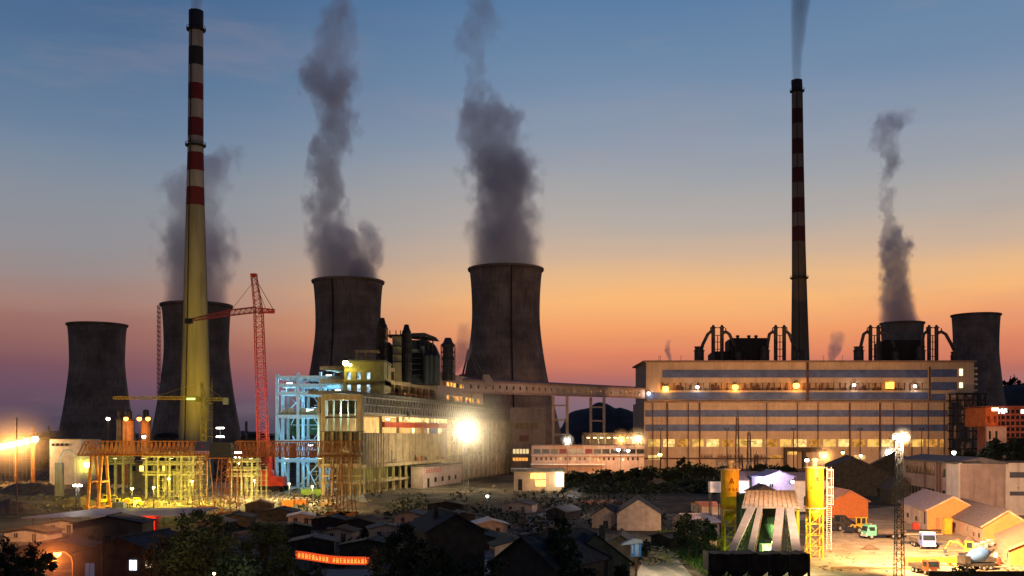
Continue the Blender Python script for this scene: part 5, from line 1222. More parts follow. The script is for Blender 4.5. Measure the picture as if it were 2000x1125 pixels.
# ------------------------------------------------------------------ gantry cranes
GO = mat('gantry_orange', (0.42,0.17,0.035), .65, .3, .6)
def gantry(px0, px1, D, legs, label, yt=862, yb=889):
    c = (X((px0+px1)/2,D),D,0); g_ = thing('gantry_crane', label, 'gantry crane', c, group='orange gantry cranes across the works yard')
    def q(px, py, dy=0): return Vector((X(px,D)-c[0], dy, Z(py,D)))
    m = MB()
    n = int((px1-px0)/9)
    for dy in (-1.6,1.6):
        m.bar(q(px0+14,yt,dy),q(px1,yt,dy),.38); m.bar(q(px0,yb,dy),q(px1,yb,dy),.45)
        m.bar(q(px0,yb,dy),q(px0+14,yt,dy),.4)
        for k in range(n):
            a = px0+14+(px1-px0-14)*k/n; b = px0+14+(px1-px0-14)*(k+1)/n; mm = (a+b)/2
            m.bar(q(a,yt,dy),q(mm,yb,dy),.17); m.bar(q(mm,yb,dy),q(b,yt,dy),.17); m.bar(q(a,yt,dy),q(a,yb,dy),.12)
    for k in range(n+1):
        a = px0+14+(px1-px0-14)*k/n; m.bar(q(a,yt,-1.6),q(a,yt,1.6),.2); m.bar(q(a,yb,-1.6),q(a,yb,1.6),.2)
    m.build('girder', GO, g_)
    m = MB()
    for k in range(int((px1-px0)/6)): a = px0+k*6; m.bar(q(a,yb,-2.3),q(a,yb-4,-2.3),.09)
    m.bar(q(px0,yb-4,-2.3),q(px1,yb-4,-2.3),.12); m.box(q(px0,0).x,q(px1,0).x,-2.5,-1.8,q(0,yb).z-.1,q(0,yb).z); m.build('walkway_rail', GO, g_)
    for lx, kind in legs:
        m = MB(); x = q(lx,0).x; zt = q(0,yb).z
        if kind == 'box':
            for dy in (-5,5): m.bar((x,dy*.35,zt),(x,dy,1.2),.8); 
            m.box(x-.8,x+.8,-6.5,6.5,.3,1.3); m.box(x-.5,x+.5,-3,3,zt*.5,zt*.5+.6)
        else:
            for dx in (-1.5,1.5):
                for dy in (-4,4): m.bar((x+dx,dy*.4,zt),(x+dx*1.7,dy,.8),.26)
            for k in range(5):
                z = 1+(zt-1)*k/5; z2 = 1+(zt-1)*(k+1)/5; w = 1.5*(1.7-.7*k/5); w2 = 1.5*(1.7-.7*(k+1)/5); y_ = -4*(1-.6*k/5); y2 = -4*(1-.6*(k+1)/5)
                m.bar((x-w,y_,z),(x+w2,y2,z2),.13); m.bar((x+w,y_,z),(x-w2,y2,z2),.13); m.bar((x-w,y_,z),(x+w,y_,z),.13)
                m.bar((x-w,-y_,z),(x+w2,-y2,z2),.13)
            m.box(x-3.2,x+3.2,-5,-3.4,.2,1); m.box(x-3.2,x+3.2,3.4,5,.2,1)
        m.build('leg', GO, g_)
    return g_
g1 = gantry(156,396,345,[(183,'box'),(203,'box'),(397,'lat')],'left orange gantry crane spanning the yellow lit yard')
g2 = gantry(450,706,318,[(440,'lat'),(458,'lat'),(660,'lat'),(676,'lat')],'right orange gantry crane in front of the blue steel frame',yb=891)
def gcab(px0, px1, py0, py1, D, m_, lab, par_, star=False):
    r_ = thing('trolley_house', lab, 'trolley house', (X((px0+px1)/2,D),D-4,Z(py1,D)))
    w = (px1-px0)/2/F*D; h = (py1-py0)/F*D
    m = MB(); m.ext([(-w,0),(w,0),(w,h-.5),(w-.5,h),(-w+.5,h),(-w,h-.5)],-1.5,1.8); m.build('housing', m_, r_)
    m = MB(); m.box(-w-.2,w+.2,-1.8,2,-.35,-.02); m.build('base_frame', GO, r_)
    if star:
        m = MB(); s = []
        for k in range(10): a = math.pi/2+k*math.pi/5; q = .55 if k%2==0 else .22; s.append((q*math.cos(a), h*.62+q*math.sin(a)))
        m.ext(s,-1.62,-1.52); m.build('star_emblem', mat('emblem_red', (.45,.03,.05), .6), r_)
        m = MB(); m.box(-w+.05,w-.05,-1.6,-1.52,.05,h*.24); b = m.build('name_strip', mat('strip_pink', (.6,.45,.5), .6), r_)
        m = MB()
        for k in range(4): glyph(m, -w+.35+k*(2*w-.4)/4, .15, w*.33, h*.17, -1.62, rg, .12)
        m.build('lettering', mat('strip_letters', (.35,.1,.15), .6), b)
    return r_
gcab(391,419,862,886,345,mat('navy_paint', (.05,.07,.16), .5),'navy blue trolley house with a small red star and pale name strip',g1,True)
gcab(419,461,864,893,318,mat('blackgreen_paint', (.015,.03,.035), .5),'black green trolley house joining the two gantry cranes',g2)
point((X(300,345),352,6), (1,.85,.2), 900); spot((X(300,345),322,8),(X(280,345),345,22),(1,.5,.15),9000,120); spot((X(560,318),296,8),(X(560,318),318,22),(1,.5,.2),3500,120)  # added fills on the gantries, next line too, no fixture
spot((X(190,345),325,5),(X(195,345),345,12),(1,.5,.15),5000,100); spot((X(450,318),300,6),(X(450,318),318,14),(1,.55,.2),4000,100)

# ------------------------------------------------------------------ yellow lit pipe racks
YST = mat('yellowish_steel', (0.42,0.40,0.22), .7, .25, .6)
def rack(px0, px1, ncol, D, ytop, label, levels):
    r_ = thing('pipe_rack', label, 'pipe rack', (X((px0+px1)/2,D),D,0), group='pipe racks in the lit yard'); cx = ORG[r_.name].x
    for k in range(ncol):
        for yy in (0,9):
            m = MB(); x = X(px0+(px1-px0)*k/(ncol-1),D)-cx; m.box(x-.36,x+.36,yy-.36,yy+.36,0,Z(ytop,D)); m.build('column', YST, r_)
    for py in levels:
        for yy in (-.2,9.2): m = MB(); z = Z(py,D); m.box(X(px0,D)-cx-1.5,X(px1,D)-cx+1.5,yy-.2,yy+.2,z-.3,z+.3); m.build('beam', YST, r_)
        for yy in (2,4.2,6.4): m = MB(); m.tube((X(px0,D)-cx-2,yy,Z(py,D)+.9),(X(px1,D)-cx+2,yy,Z(py,D)+.9),.42,None,8); m.build('pipe', YST, r_)
    return r_
rack(286,377,5,400,882,'yellow lit pipe rack of tall columns below the left gantry girder',(892,907,927))
rack(452,492,3,410,893,'pale yellow pipe rack between the gantries and the red crane',(902,918,930))
rack(210,240,3,420,890,'low yellow pipe rack near the bright lamp at the left gantry legs',(896,906))
D = 470
pbk = thing('plant_shed', 'long dull yellow shed behind the left pipe rack', 'shed', (X(330,D),D,0))
m = MB(); m.box(X(250,D),X(395,D),D,D+12,0,Z(903,D)); m.build('wall', OLIVE, pbk, world=True); m = MB(); m.box(X(248,D),X(397,D),D-.8,D+13,Z(903,D)+.02,Z(900,D)); m.build('roof', DCON, pbk, world=True)
for k in range(9):
    m = MB(); m.box(X(258+k*15,D),X(265+k*15,D),D-.15,D-.03,Z(920,D),Z(910,D)); m.build('window', E_ORNG if k in (1,4) else GLASS, pbk, world=True)
# lamps of the left yard
lamp(170,907,385,'Y','dazzling yellow white lamp by the left gantry legs',8000,rad=1.2)
lamp(258,954,340,'Y','low yellow lamp among the excavators left of the yard',9000,rad=.5)
for i, (px, py, D, W_, lab) in enumerate([(330,935,372,9000,'yellow yard lamp under the pipe rack, left of three'),(375,940,372,7000,'yellow yard lamp under the pipe rack, middle of three'),(300,952,350,6000,'yellow yard lamp nearest the excavators'),(497,938,392,8000,'pale yard lamp just left of the red crane body'),(565,945,392,7000,'pale yard lamp just right of the red crane body'),(466,905,392,5000,'white lamp high on the right gantry foot'),(610,950,375,5000,'yard lamp before the foot of the blue frame')]):
    lamp(px, py, D, 'Y' if i < 3 else 'y', lab, W_*2.2, rad=.42)
for i, (px, py) in enumerate(((430,836),(430,853),(466,884),(462,893),(471,901))):
    D = 430; r_ = thing('strip_lamp', ['upper white strip lamp right of the striped chimney','lower white strip lamp right of the striped chimney','white strip lamp right of the black trolley house, top of three','white strip lamp right of the black trolley house, middle of three','white strip lamp right of the black trolley house, lowest of three'][i], 'strip lamp', (X(px,D),D,0), group='white strip lamps')
    z = Z(py,D); m = MB(); m.tube((0,.3,0),(0,.3,z),.16,None,6); m.build('post', STEEL, r_); m = MB(); m.box(-1.6,1.6,-.2,.2,z-.3,z+.3); m.build('tube', E_WHITE, r_); point((X(px,D),D-1,z),(1,.95,.8),900,parent=r_)
# row of orange lamps at the far left
for i in range(9):
    px = 2+i*8.3; py = 872-i*1.8; lamp(px, py, 520, 'o' if i%2 else 'y', ['leftmost lamp of the orange row at the left edge','second lamp of the orange row at the left edge','third lamp of the orange row at the left edge','fourth lamp of the orange row at the left edge','middle lamp of the orange row at the left edge','lamp right of the middle of the orange row','third last lamp of the orange row','second last lamp of the orange row','rightmost and highest lamp of the orange row'][i], 13000, rad=1.7, group='row of orange lamps at the left edge')
for i, px in enumerate((25,57)):
    r_ = thing('slender_mast', ['slender mast above the left half of the orange lamp row','slender mast above the right half of the orange lamp row'][i], 'mast', (X(px,520),524,0)); m = MB(); lattice(m,(0,0,0),(0,0,Z(832,520)),1.2,.5,10,.14,.09); m.build('tower', GO, r_); m = MB(); m.bar((-2,0,Z(846,520)),(2,0,Z(846,520)),.25); m.build('crossarm', GO, r_)
# three silos with orange lamps
for i, (px, w, top, lab) in enumerate([(233,11,800,'dark narrow silo, left of three'),(251,22,801,'orange lit silo, middle of three'),(285,19,800,'orange lit silo with a dark head, right of three')]):
    D = 520; s_ = thing('silo', lab, 'silo', (X(px,D),D,0), group='three silos behind the left gantry'); r = w/2/F*D; h = Z(top,D)
    m = MB(); m.lathe([(r,0),(r,h-5),(r*.7,h-4.5)],20); m.build('drum', mat('silo_orange', (.5,.22,.08), .7) if i else DCON, s_, smooth=False); m = MB(); m.lathe([(r*.6,h-4.49),(r*.6,h-.5),(r*.3,h)],14); m.build('head', STEEL, s_)
    m = MB(); m.lathe([(r*1.15,h-5.4),(r*1.15,h-5),(r*.7,h-5),(r*.7,h-5.4),(r*1.15,h-5.4)],20,caps=False); m.bar((r*1.08,-.4,0),(r*1.08,-.4,h-5),.25); m.build('walkway', STEEL, s_)
for i, (px, py) in enumerate(((211,818),(246,818),(272,818),(289,818),(281,853))):
    lamp(px,py,508,'o' if i in (1,2,3) else 'w',['white lamp left of the three silos','orange lamp on the middle silo','orange lamp between the two orange silos','orange lamp on the right silo','small white lamp low before the right silo'][i],3200 if i in (1,2,3) else 900,rad=1.1 if i in (1,2,3) else .9,group='lamps of the three silos')
D = 520; wb = thing('white_hall', 'plain pale hall with four small dark windows at far left', 'building', (X(127,D),D,0))
m = MB(); m.box(X(97,D),X(158,D),D,D+25,0,Z(858,D)); m.build('wall', WHITEP, wb, world=True); m = MB(); m.box(X(95,D),X(159,D),D-1,D+26,Z(858,D)+.02,Z(857,D)); m.build('roof', DCON, wb, world=True)
for k in range(4): m = MB(); m.box(X(101+k*9,D),X(106+k*9,D),D-.2,D-.03,Z(871,D),Z(866,D)); m.build('window', GLASS, wb, world=True)
spot((X(120,D),D-50,8),(X(128,D),D,18),(1,.6,.3),3500,80)  # added fill on the pale hall front, no fixture
pa = thing('pipe_arch', 'white bent pipe arch standing on the yard at left', 'pipe', (X(128,420),420,0)); D = 420
m = MB(); cx = X(128,D); pts = [(X(px,D)-cx,0,Z(py,D)) for px, py in ((117,905),(119,893),(124,883),(131,880),(138,880),(142,886),(145,892))]; m.path(pts,[.5]*7,10); m.build('bent_pipe', WHITEP, pa, smooth=True)
m = MB(); m.box(-4,-1,-1,1,0,Z(904,D)); m.build('footing', CONC, pa); m = MB(); m.bar(pts[0],(X(110,D)-cx,0,0),.25); m.bar(pts[-1],(X(150,D)-cx,0,0),.3); m.build('stays', WHITEP, pa)
point((X(125,D),D-8,14),(1,.95,.6),1200)  # added fill on the pipe arch, no lamp body
for i, (px, top, D, w, lab) in enumerate([(481,823,600,5,'thin dark chimney between the left cooling tower and the red crane'),(95,833,900,4,'tiny chimney on the horizon left of the leftmost cooling tower')]):
    s_ = thing('small_chimney', lab, 'chimney', (X(px,D),D,0)); r = w/2/F*D; h = Z(top,D); m = MB(); m.lathe([(r*1.3,0),(r,h),(r*.7,h),(r*.6,h-2)],14); m.build('shaft', DCON, s_); m = MB(); m.lathe([(r*1.02,h*.8),(r*1.4,h*.8),(r*1.4,h*.8+.5),(r*1.02,h*.8+.5)],14,caps=False); m.build('ring', STEEL, s_)
for i, (px0, px1, top, D, lab) in enumerate([(75,122,852,800,'dark low works building left of the leftmost cooling tower'),(470,540,846,700,'dark low works building behind the red crane'),(300,352,845,760,'dark domed shed at the foot of the second cooling tower')]):
    s_ = thing('works_building', lab, 'building', (X((px0+px1)/2,D),D,0)); h = Z(top,D); w = (px1-px0)/2/F*D
    m = MB(); m.box(-w,w,0,20,0,h-3); m.build('wall', DCON, s_); m = MB(); m.ext([(-w-.5,h-2.98),(w+.5,h-2.98),(w*.6,h-.8),(0,h),(-w*.6,h-.8)],-1,21); m.build('roof', STEEL, s_)
    m = MB(); m.box(-w*.5,-w*.2,-.2,-.03,3,6); m.build('door', DARK, s_)

# added glare halos round the lamp row at the left edge and the strongest lamps
add_halo((X(34,520),514,Z(866,520)),22,.014,'orange glare halo added round the lamp row at the left edge',col=(1,.8,.6),sx=1.35)
for px, py, D_, r_, l in ((1300,759,772,8,'orange halo added round the leftmost gallery lamp'),(1436,756,772,8,'orange halo added round the gallery lamp over the sign'),(1555,753,772,9,'orange halo added round the gallery lamp by the dark chimney'),(1608,888,557,8,'orange halo added round the lamp above the yellow silo'),(1736,885,557,6,'pale halo added round the bright white lamp'),(1246,856,612,8,'warm halo added round the lamp at the factory corner'),(1212,857,612,7,'orange halo added over the long low building'),(1108,860,612,5,'cool halo added over the long low building'),(170,907,382,7,'yellow halo added by the left gantry legs')):
    add_halo((X(px,D_),D_-1.5,Z(py,D_)),r_,.055,l)

# added floodlights under the gantry girders, put in to brighten the yard
for i, (px, D_, W_, c_, lab) in enumerate([(225,350,38000,YL,'added floodlight under the left gantry girder, nearest its box legs'),(280,350,30000,(1,.80,.08),'added floodlight under the left gantry girder, second from its box legs'),(335,350,30000,(1,.80,.08),'added floodlight under the left gantry girder, before the trolley house'),(490,322,36000,(1,.80,.3),'added floodlight under the right gantry girder beside the lattice legs'),(560,322,36000,(1,.80,.3),'added floodlight under the middle of the right gantry girder'),(625,322,30000,(1,.74,.28),'added floodlight under the right gantry girder by the portal bay')]):
    p = at(px, 893, D_); r_ = thing('added_floodlight', lab, 'floodlight', p, group='added floodlights under the gantry girders')
    m = MB(); m.ext([(-.4,.1),(.4,.1),(.5,-.35),(-.5,-.35)],-.3,.3); m.build('housing', STEEL, r_); m = MB(); m.box(-.44,.44,-.26,.26,-.42,-.36); m.build('lens', E_WARM, r_)
    m = MB(); m.box(-.04,.04,-.04,.04,.1,.9); m.build('hanger', STEEL, r_)
    spot(p-Vector((0,0,.6)), Vector((p.x,p.y+26,0)), c_, W_, 130, parent=r_, blend=.9)

for i, (px, D_, n_, h_, lab) in enumerate([(308,385,7,13,'thin tangled scaffold before the left pipe rack'),(352,392,6,16,'taller thin scaffold beside the chimney foot crane'),(478,385,5,14,'thin scaffold between the lattice legs and the red crane'),(590,440,6,12,'thin scaffold under the blue steelwork')]):
    r_ = thing('scaffold', lab, 'scaffold', (X(px,D_),D_,0), group='thin scaffolds in the lit yard'); rr = random.Random(40+i); m = MB()
    for a in range(n_):
        for yy in (0,1.4):
            m.bar((a*2,yy,0),(a*2,yy,h_*rr.uniform(.75,1)),.11)
        for k in range(int(h_/2)):
            z = 2+k*2
            if a < n_-1 and rr.random() < .9: m.bar((a*2,0,z),(a*2+2,0,z),.09)
            if a < n_-1 and rr.random() < .4: m.bar((a*2,0,z-2),(a*2+2,0,z),.08)
    m.build('poles', YST, r_); m = MB()
    for k in range(int(h_/4)): z = 4+k*4; m.box(-.2,(n_-1)*2+.2,.05,1.35,z,z+.09)
    m.build('boards', BEIGE, r_)
# ------------------------------------------------------------------ ground sheets
def sheet(name, pts, z, m, label, cat, kind='structure'):
    b = MB(); v = [(gp(px,py).x, gp(px,py).y, z) for px, py in pts]; b._add(v, [tuple(range(len(v)))]); o = b.build(name, m); return struct(o, label, cat, kind)
def gmat(name, a, b_, sc, bump=.5, tracks=False):
    m = bpy.data.materials.new(name); m.use_nodes = True; t = m.node_tree; p = t.nodes['Principled BSDF']; p.inputs['Roughness'].default_value = .95; p.inputs['Specular IOR Level'].default_value = .1
    g_ = t.nodes.new('ShaderNodeNewGeometry')
    def nz(s, stretch=(1,1,1), det=7):
        mp_ = t.nodes.new('ShaderNodeMapping'); mp_.inputs['Scale'].default_value = stretch; t.links.new(g_.outputs['Position'], mp_.inputs[0])
        n = t.nodes.new('ShaderNodeTexNoise'); n.inputs['Scale'].default_value = s; n.inputs['Detail'].default_value = det; n.inputs['Roughness'].default_value = .68; t.links.new(mp_.outputs[0], n.inputs['Vector']); return n.outputs[0]
    f = smooth(nz(sc), .35, .65, t); c = mix(f, a, b_, t)
    f2 = smooth(nz(sc*3.5), .5, .75, t); c = mix(M('MULTIPLY', f2, .45, t), c, tuple(x*.45 for x in a), t)
    if tracks:
        f3 = smooth(nz(sc*2.2, (.25,1.4,1)), .55, .68, t); c = mix(M('MULTIPLY', f3, .55, t), c, tuple(x*.5 for x in a), t)
    t.links.new(c, p.inputs['Base Color']); bp = t.nodes.new('ShaderNodeBump'); bp.inputs['Strength'].default_value = bump; bp.inputs['Distance'].default_value = .4
    t.links.new(nz(sc*4), bp.inputs['Height']); t.links.new(bp.outputs[0], p.inputs['Normal']); return m
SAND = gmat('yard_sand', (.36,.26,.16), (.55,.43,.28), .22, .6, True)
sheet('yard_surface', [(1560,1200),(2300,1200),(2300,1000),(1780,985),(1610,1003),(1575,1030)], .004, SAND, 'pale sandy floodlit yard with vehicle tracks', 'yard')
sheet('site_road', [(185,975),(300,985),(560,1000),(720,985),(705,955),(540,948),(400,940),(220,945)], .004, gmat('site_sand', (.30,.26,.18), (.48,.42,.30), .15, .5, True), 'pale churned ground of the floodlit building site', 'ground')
sheet('path', [(1240,1125),(1270,1200),(1420,1200),(1352,1125),(1312,1080),(1262,1084)], .008, gmat('path_concrete', (.34,.30,.25), (.45,.40,.34), .6, .3), 'pale concrete path beside the grass', 'path')
sheet('lane', [(620,1200),(760,1200),(720,1112),(640,1112)], .006, gmat('lane_concrete', (.2,.19,.17), (.3,.28,.25), .4, .3), 'grey lane below the red banner', 'lane')
sheet('road', [(1000,1040),(1130,950),(1150,950),(1095,1010),(1040,1060),(960,1120),(900,1120)], .006, gmat('road_grey', (.20,.20,.20), (.28,.27,.26), .3, .2), 'narrow grey road running up towards the kiosk', 'road')
# grass lit green by the plant lamp (stuff)
rr = random.Random(21); m = MB()
for k in range(9000):
    px = rr.uniform(1285,1420); py = rr.uniform(1035,1135)
    if px < 1300+(py-1070)*1.35 and py > 1068: continue
    p = gp(px, py); h = rr.uniform(.25,.7)*(1 if rr.random() < .9 else 1.8); a = rr.uniform(0,6.28); w = .09; dx, dy = math.cos(a)*w, math.sin(a)*w
    m._add([p+Vector((-dx,-dy,0)), p+Vector((dx,dy,0)), p+Vector((rr.uniform(-.3,.3),rr.uniform(-.3,.3),h))], [(0,1,2)])
struct(m.build('grass', mat('grass_green', (.07,.13,.025), .8, .5, .8)), 'rough grass beside the aggregate bins', 'grass', 'stuff')
# scrub and debris in the dark middle ground (stuff)
rr = random.Random(22); m = MB()
for k in range(15000):
    px = rr.uniform(1095,1420) if k % 2 else rr.uniform(560,1300); py = rr.uniform(908,965) if k % 2 else rr.uniform(965,1110)
    if k % 2 == 0 and (mnoise.noise((px*.012,py*.03,0)) < .02): continue
    p = gp(px, py); s = rr.uniform(.5,1.5)*(1.7 if k%2 else 1); nn_ = mnoise.noise((px*.03,py*.08,5)); h = rr.uniform(.2,(1.2+6*max(0,nn_+.05)) if k % 2 else 1.2)
    if k % 2 and nn_ < -.25: continue
    a = Vector((rr.uniform(-1,1),rr.uniform(-1,1),rr.uniform(-1,1))).normalized()*s*.6; e = a.cross(Vector((rr.uniform(-1,1),rr.uniform(-1,1),.5))).normalized()*s*.4
    c = p+Vector((0,0,h)); m._add([c-a,c-e,c+a,c+e],[(0,1,2,3)])
struct(m.build('undergrowth', LEAFD), 'dark scrub covering the waste ground between the sheds', 'undergrowth', 'stuff')
rr = random.Random(23); m = MB()
def chunk(m, p, s, rr):
    v = []; 
    for dx in (-1,1):
        for dy in (-1,1):
            for dz in (0,1): v.append(p+Vector((dx*s*rr.uniform(.3,.6), dy*s*rr.uniform(.3,.6), dz*s*rr.uniform(.3,.8))))
    m._add(v, [(0,1,3,2),(4,6,7,5),(0,4,5,1),(2,3,7,6),(1,5,7,3),(0,2,6,4)])
for k in range(2000):
    z_ = k % 4 if k % 3 else 2
    if z_ == 0: px, py = rr.uniform(0,300), rr.uniform(925,1000)
    elif z_ == 1: px, py = rr.uniform(620,1010), rr.uniform(950,1040)
    elif z_ == 2: px, py = rr.uniform(200,640), rr.uniform(955,990)
    else: px, py = rr.uniform(1000,1130), rr.uniform(955,1060)
    chunk(m, gp(px,py), rr.choice((.3,.5,.7,1.0,1.6)), rr)
struct(m.build('rubble', mat('rubble_mix', (.17,.14,.11), .9, .55, .15)), 'scattered building rubble and offcuts on the dark ground', 'rubble', 'stuff')
rr = random.Random(31); m = MB()
for k in range(700):
    px, py = rr.uniform(1590,2010), 1012+rr.random()**.7*105
    if 1640 < px < 1900 and rr.random() < .7: continue
    chunk(m, gp(px,py), rr.choice((.12,.2,.3,.5)), rr)
struct(m.build('gravel', mat('yard_debris', (.25,.18,.12), .9, .5, .4)), 'stones and scraps scattered over the bright yard', 'gravel', 'stuff')
# light planks and bricks near the path
rr = random.Random(24); m = MB()
for k in range(420):
    a = rr.gauss(0,1); px = 1287+a*16; py = 1090+rr.gauss(0,6); p = gp(px,py); hh = max(0, 1.6-abs(a)*.8)*rr.random(); q = rr.uniform(0,3.14); l = rr.uniform(.4,1.6)
    m.bar(p+Vector((0,0,hh)), p+Vector((math.cos(q)*l,math.sin(q)*l,hh+rr.uniform(-.2,.4))), .22, .12)
struct(m.build('timber_offcuts', mat('pale_timber', (.42,.33,.2), .85, .35, .6)), 'untidy heap of pale timber offcuts beside the path', 'timber offcuts', 'stuff')
# earth mounds
def mound(name, px, py, w, h, label, mt, seed=0, cat='mound', depth=.5):
    p = gp(px,py); D = p.y; rx = w/2/F*D; hz = h/F*D; m = MB(); n = 26; vs = []; fs = []
    for r_ in range(9):
        rad = r_/8
        for i in range(n):
            a = 2*math.pi*i/n; x = rx*rad*math.cos(a); y = rx*depth*2*rad*math.sin(a)*.7
            z = hz*(math.cos(rad*math.pi)+1)/2*(1+.5*mnoise.noise((x*.3+seed,y*.3,seed)))+.15*mnoise.noise((x,y,seed))
            vs.append((x,y,max(z,-.05) if rad < 1 else -.05))
    for r_ in range(8):
        for i in range(n): j = (i+1)%n; fs.append((r_*n+i,(r_+1)*n+i,(r_+1)*n+j,r_*n+j))
    m._add(vs, fs); return tag(m.build(name, mt, None, loc=p, smooth=True), label, cat)
DIRT = mat('spoil_earth', (.16,.11,.08), .95, .35, .5, bump=.6); 
mound('spoil_heap',60,962,190,20,'long brown spoil heap behind the lamp mast at left',DIRT,1); mound('spoil_heap',20,1000,160,22,'rough brown spoil heap at the left edge of the view',DIRT,2)
mound('spoil_heap',150,985,120,14,'low spoil heap under the left lamp mast',DIRT,3); mound('spoil_heap',150,925,170,26,'dark flat topped spoil heap behind the dazzling yellow lamp',DIRT,4)
mound('spoil_heap',1700,1073,46,9,'small dark pile of gravel on the bright yard',mat('gravel_dark', (.12,.08,.05), .95, .3, 2),5); mound('spoil_heap',1868,1068,46,16,'red brown earth pile beside the blue truck',mat('brick_rubble', (.35,.14,.07), .95, .4, 1.5),6)
mound('spoil_heap',1893,1058,34,13,'olive brown earth pile against the big shed wall',DIRT,7); mound('spoil_heap',690,990,130,12,'low dark spoil heap before the scaffolding',DIRT,8)
mound('spoil_heap',1640,1022,80,16,'dark scrap mound behind the yellow loader',mat('scrap_dark', (.05,.04,.035), .9, .5, .8),9)

# ------------------------------------------------------------------ batching plant
D = 205
def csilo(px, D, w, top, bot, cone, label, foot=0):
    s_ = thing('cement_silo', label, 'cement silo', (X(px,D),D,0), group='yellow cement silos'); r = w/2/F*D; z0, z1, zc = Z(bot,D), Z(top,D), Z(cone,D)
    m = MB(); m.lathe([(r,z0),(r,z1),(r*.92,z1+.25)],32); m.build('drum', YELS, s_, smooth=True)
    m = MB(); m.lathe([(.32,zc),(r*.98,z0-.02)],24); m.build('cone', YELS, s_, smooth=True)
    for z in (z0, z1): m = MB(); m.lathe([(r+.01,z-.12),(r+.32,z-.12),(r+.32,z+.1),(r+.01,z+.1)],32,caps=False); m.build('ring', mat('ring_cream', (.6,.45,.25), .6), s_)
    m = MB(); m.lathe([(.5,z1+.2),(.5,z1+1.3),(.75,z1+1.35),(.75,z1+1.75),(.4,z1+1.9)],14); m.build('dust_filter', mat('filter_cream', (.6,.5,.3), .6), s_)
    m = MB()
    for k in range(14): a = 2*math.pi*k/14; m.tube((r*1.05*math.cos(a),r*1.05*math.sin(a),z1+.1),(r*1.05*math.cos(a),r*1.05*math.sin(a),z1+1.1),.035,None,5)
    m.lathe([(r*1.03,z1+1.07),(r*1.07,z1+1.07),(r*1.07,z1+1.13),(r*1.03,z1+1.13),(r*1.03,z1+1.07)],28,caps=False); m.build('railing', STEELG, s_)
    q = r*.72
    for a in range(4):
        x, y = q*(1,1,-1,-1)[a], q*(1,-1,-1,1)[a]; m = MB(); m.tube((x,y,0),(x,y,z0+.1),.17,None,8); m.build('leg', YELS, s_)
    m = MB(); n = 4
    for k in range(n):
        za, zb = z0*k/n*.88+.3, z0*(k+1)/n*.88+.3
        for (x1,y1,x2,y2) in ((-q,-q,q,-q),(q,-q,q,q),(q,q,-q,q),(-q,q,-q,-q)): m.bar((x1,y1,za),(x2,y2,zb),.1); m.bar((x1,y1,zb),(x2,y2,zb),.12)
    m.build('bracing', YELS, s_)
    m = MB(); 
    def cur(a, rr_=r+.03): return (rr_*math.sin(a), -rr_*math.cos(a))
    def gl2(ac, z, w, h, rnd):
        t = w*.12
        for k in range(3): x, y = cur(ac); zz = z+h*(k+.5)/3; x0, y0 = cur(ac-w/2/r); x1, y1 = cur(ac+w/2/r*rnd.uniform(.7,1)); m.bar((x0,y0,zz),(x1,y1,zz),.05,t)
        for k in range(2): a2 = ac+w*(.25*k*2-.25)/r*rnd.uniform(.6,1); x, y = cur(a2, r+.05); m.bar((x,y,z),(x,y,z+h),t,.05)
    rnd = random.Random(int(px))
    zt = z1-(z1-z0)*.52
    for k in range(4): gl2(-.62+k*.41, zt, .42, .5, rnd)
    x, y = cur(0, r+.05); zz = zt+1.3
    m.bar((x-.45,y,zz),(x,y-.02,zz+1.25),.05,.16); m.bar((x+.45,y,zz),(x,y-.02,zz+1.25),.05,.16); m.bar((x-.3,y,zz+.4),(x+.3,y,zz+.4),.05,.14); m.bar((x,y,zz+.1),(x,y-.02,zz+1.0),.14,.05); m.bar((x-.28,y,zz+.85),(x+.28,y,zz+.85),.05,.12)
    m.build('emblem_and_lettering', mat('silo_letter', (.32,.08,.01), .6), s_)
    return s_, r
sA, rA = csilo(1425.5, 203, 35, 917, 995, 1022, 'orange yellow cement silo left of the aggregate belts, lit green at its feet')
sB, rB = csilo(1591, 208, 35, 913, 992, 1018, 'bright yellow cement silo right of the aggregate belts with a caged ladder')
# caged ladder on the right silo
m = MB(); x0 = rB+.55; 
for sx in (0,.9): m.tube((x0+sx,-.4,Z(1075,208)),(x0+sx,-.4,Z(912,208)),.05,None,6)
z = Z(985,208)
while z < Z(912,208): m.box(x0-.15,x0+1.15,-1.0,.2,z,z+.1); z += 1.75
for sx, sy in ((-.12,-.95),(1.1,-.95),(1.1,.15)): m.tube((x0+sx,sy,Z(985,208)),(x0+sx,sy,Z(916,208)),.04,None,5)
z = Z(1070,208)
while z < Z(914,208): m.bar((x0,-.4,z),(x0+.9,-.4,z),.04); z += .4
m.build('caged_ladder', WHITEP, sB)
point((X(1406,205),197,1.2), (.35,1,.12), 420); point((X(1440,205),198,1.2), (.35,1,.12), 160)
mh = thing('mixing_house', 'tan roofed mixing house straddling the four sloping belts', 'mixing house', (X(1505,195),195,0)); cx = X(1505,195)
TANR = mat('tan_sheet', (.42,.34,.26), .7, .18, .8, streak=.3)
a0, a1, b0, b1 = X(1449,190)-cx, X(1563,190)-cx, X(1457,198)-cx, X(1553,198)-cx
zr0, zr1 = Z(993,190), Z(960,198)
m = MB(); m._add([(a0,-5,zr0),(a1,-5,zr0),(b1,3,zr1),(b0,3,zr1),(a0,-5,zr0+.25),(a1,-5,zr0+.25),(b1,3,zr1+.25),(b0,3,zr1+.25)],[(0,3,2,1),(4,5,6,7),(0,1,5,4),(1,2,6,5),(2,3,7,6),(3,0,4,7)])
m._add([(a1,-5,zr0+.1),(b1,3,zr1+.1),(b1+1.2,4,zr0-.6),(a1+.8,-4.6,zr0-.8)],[(0,1,2,3)]); m.build('roof', TANR, mh)
m = MB()
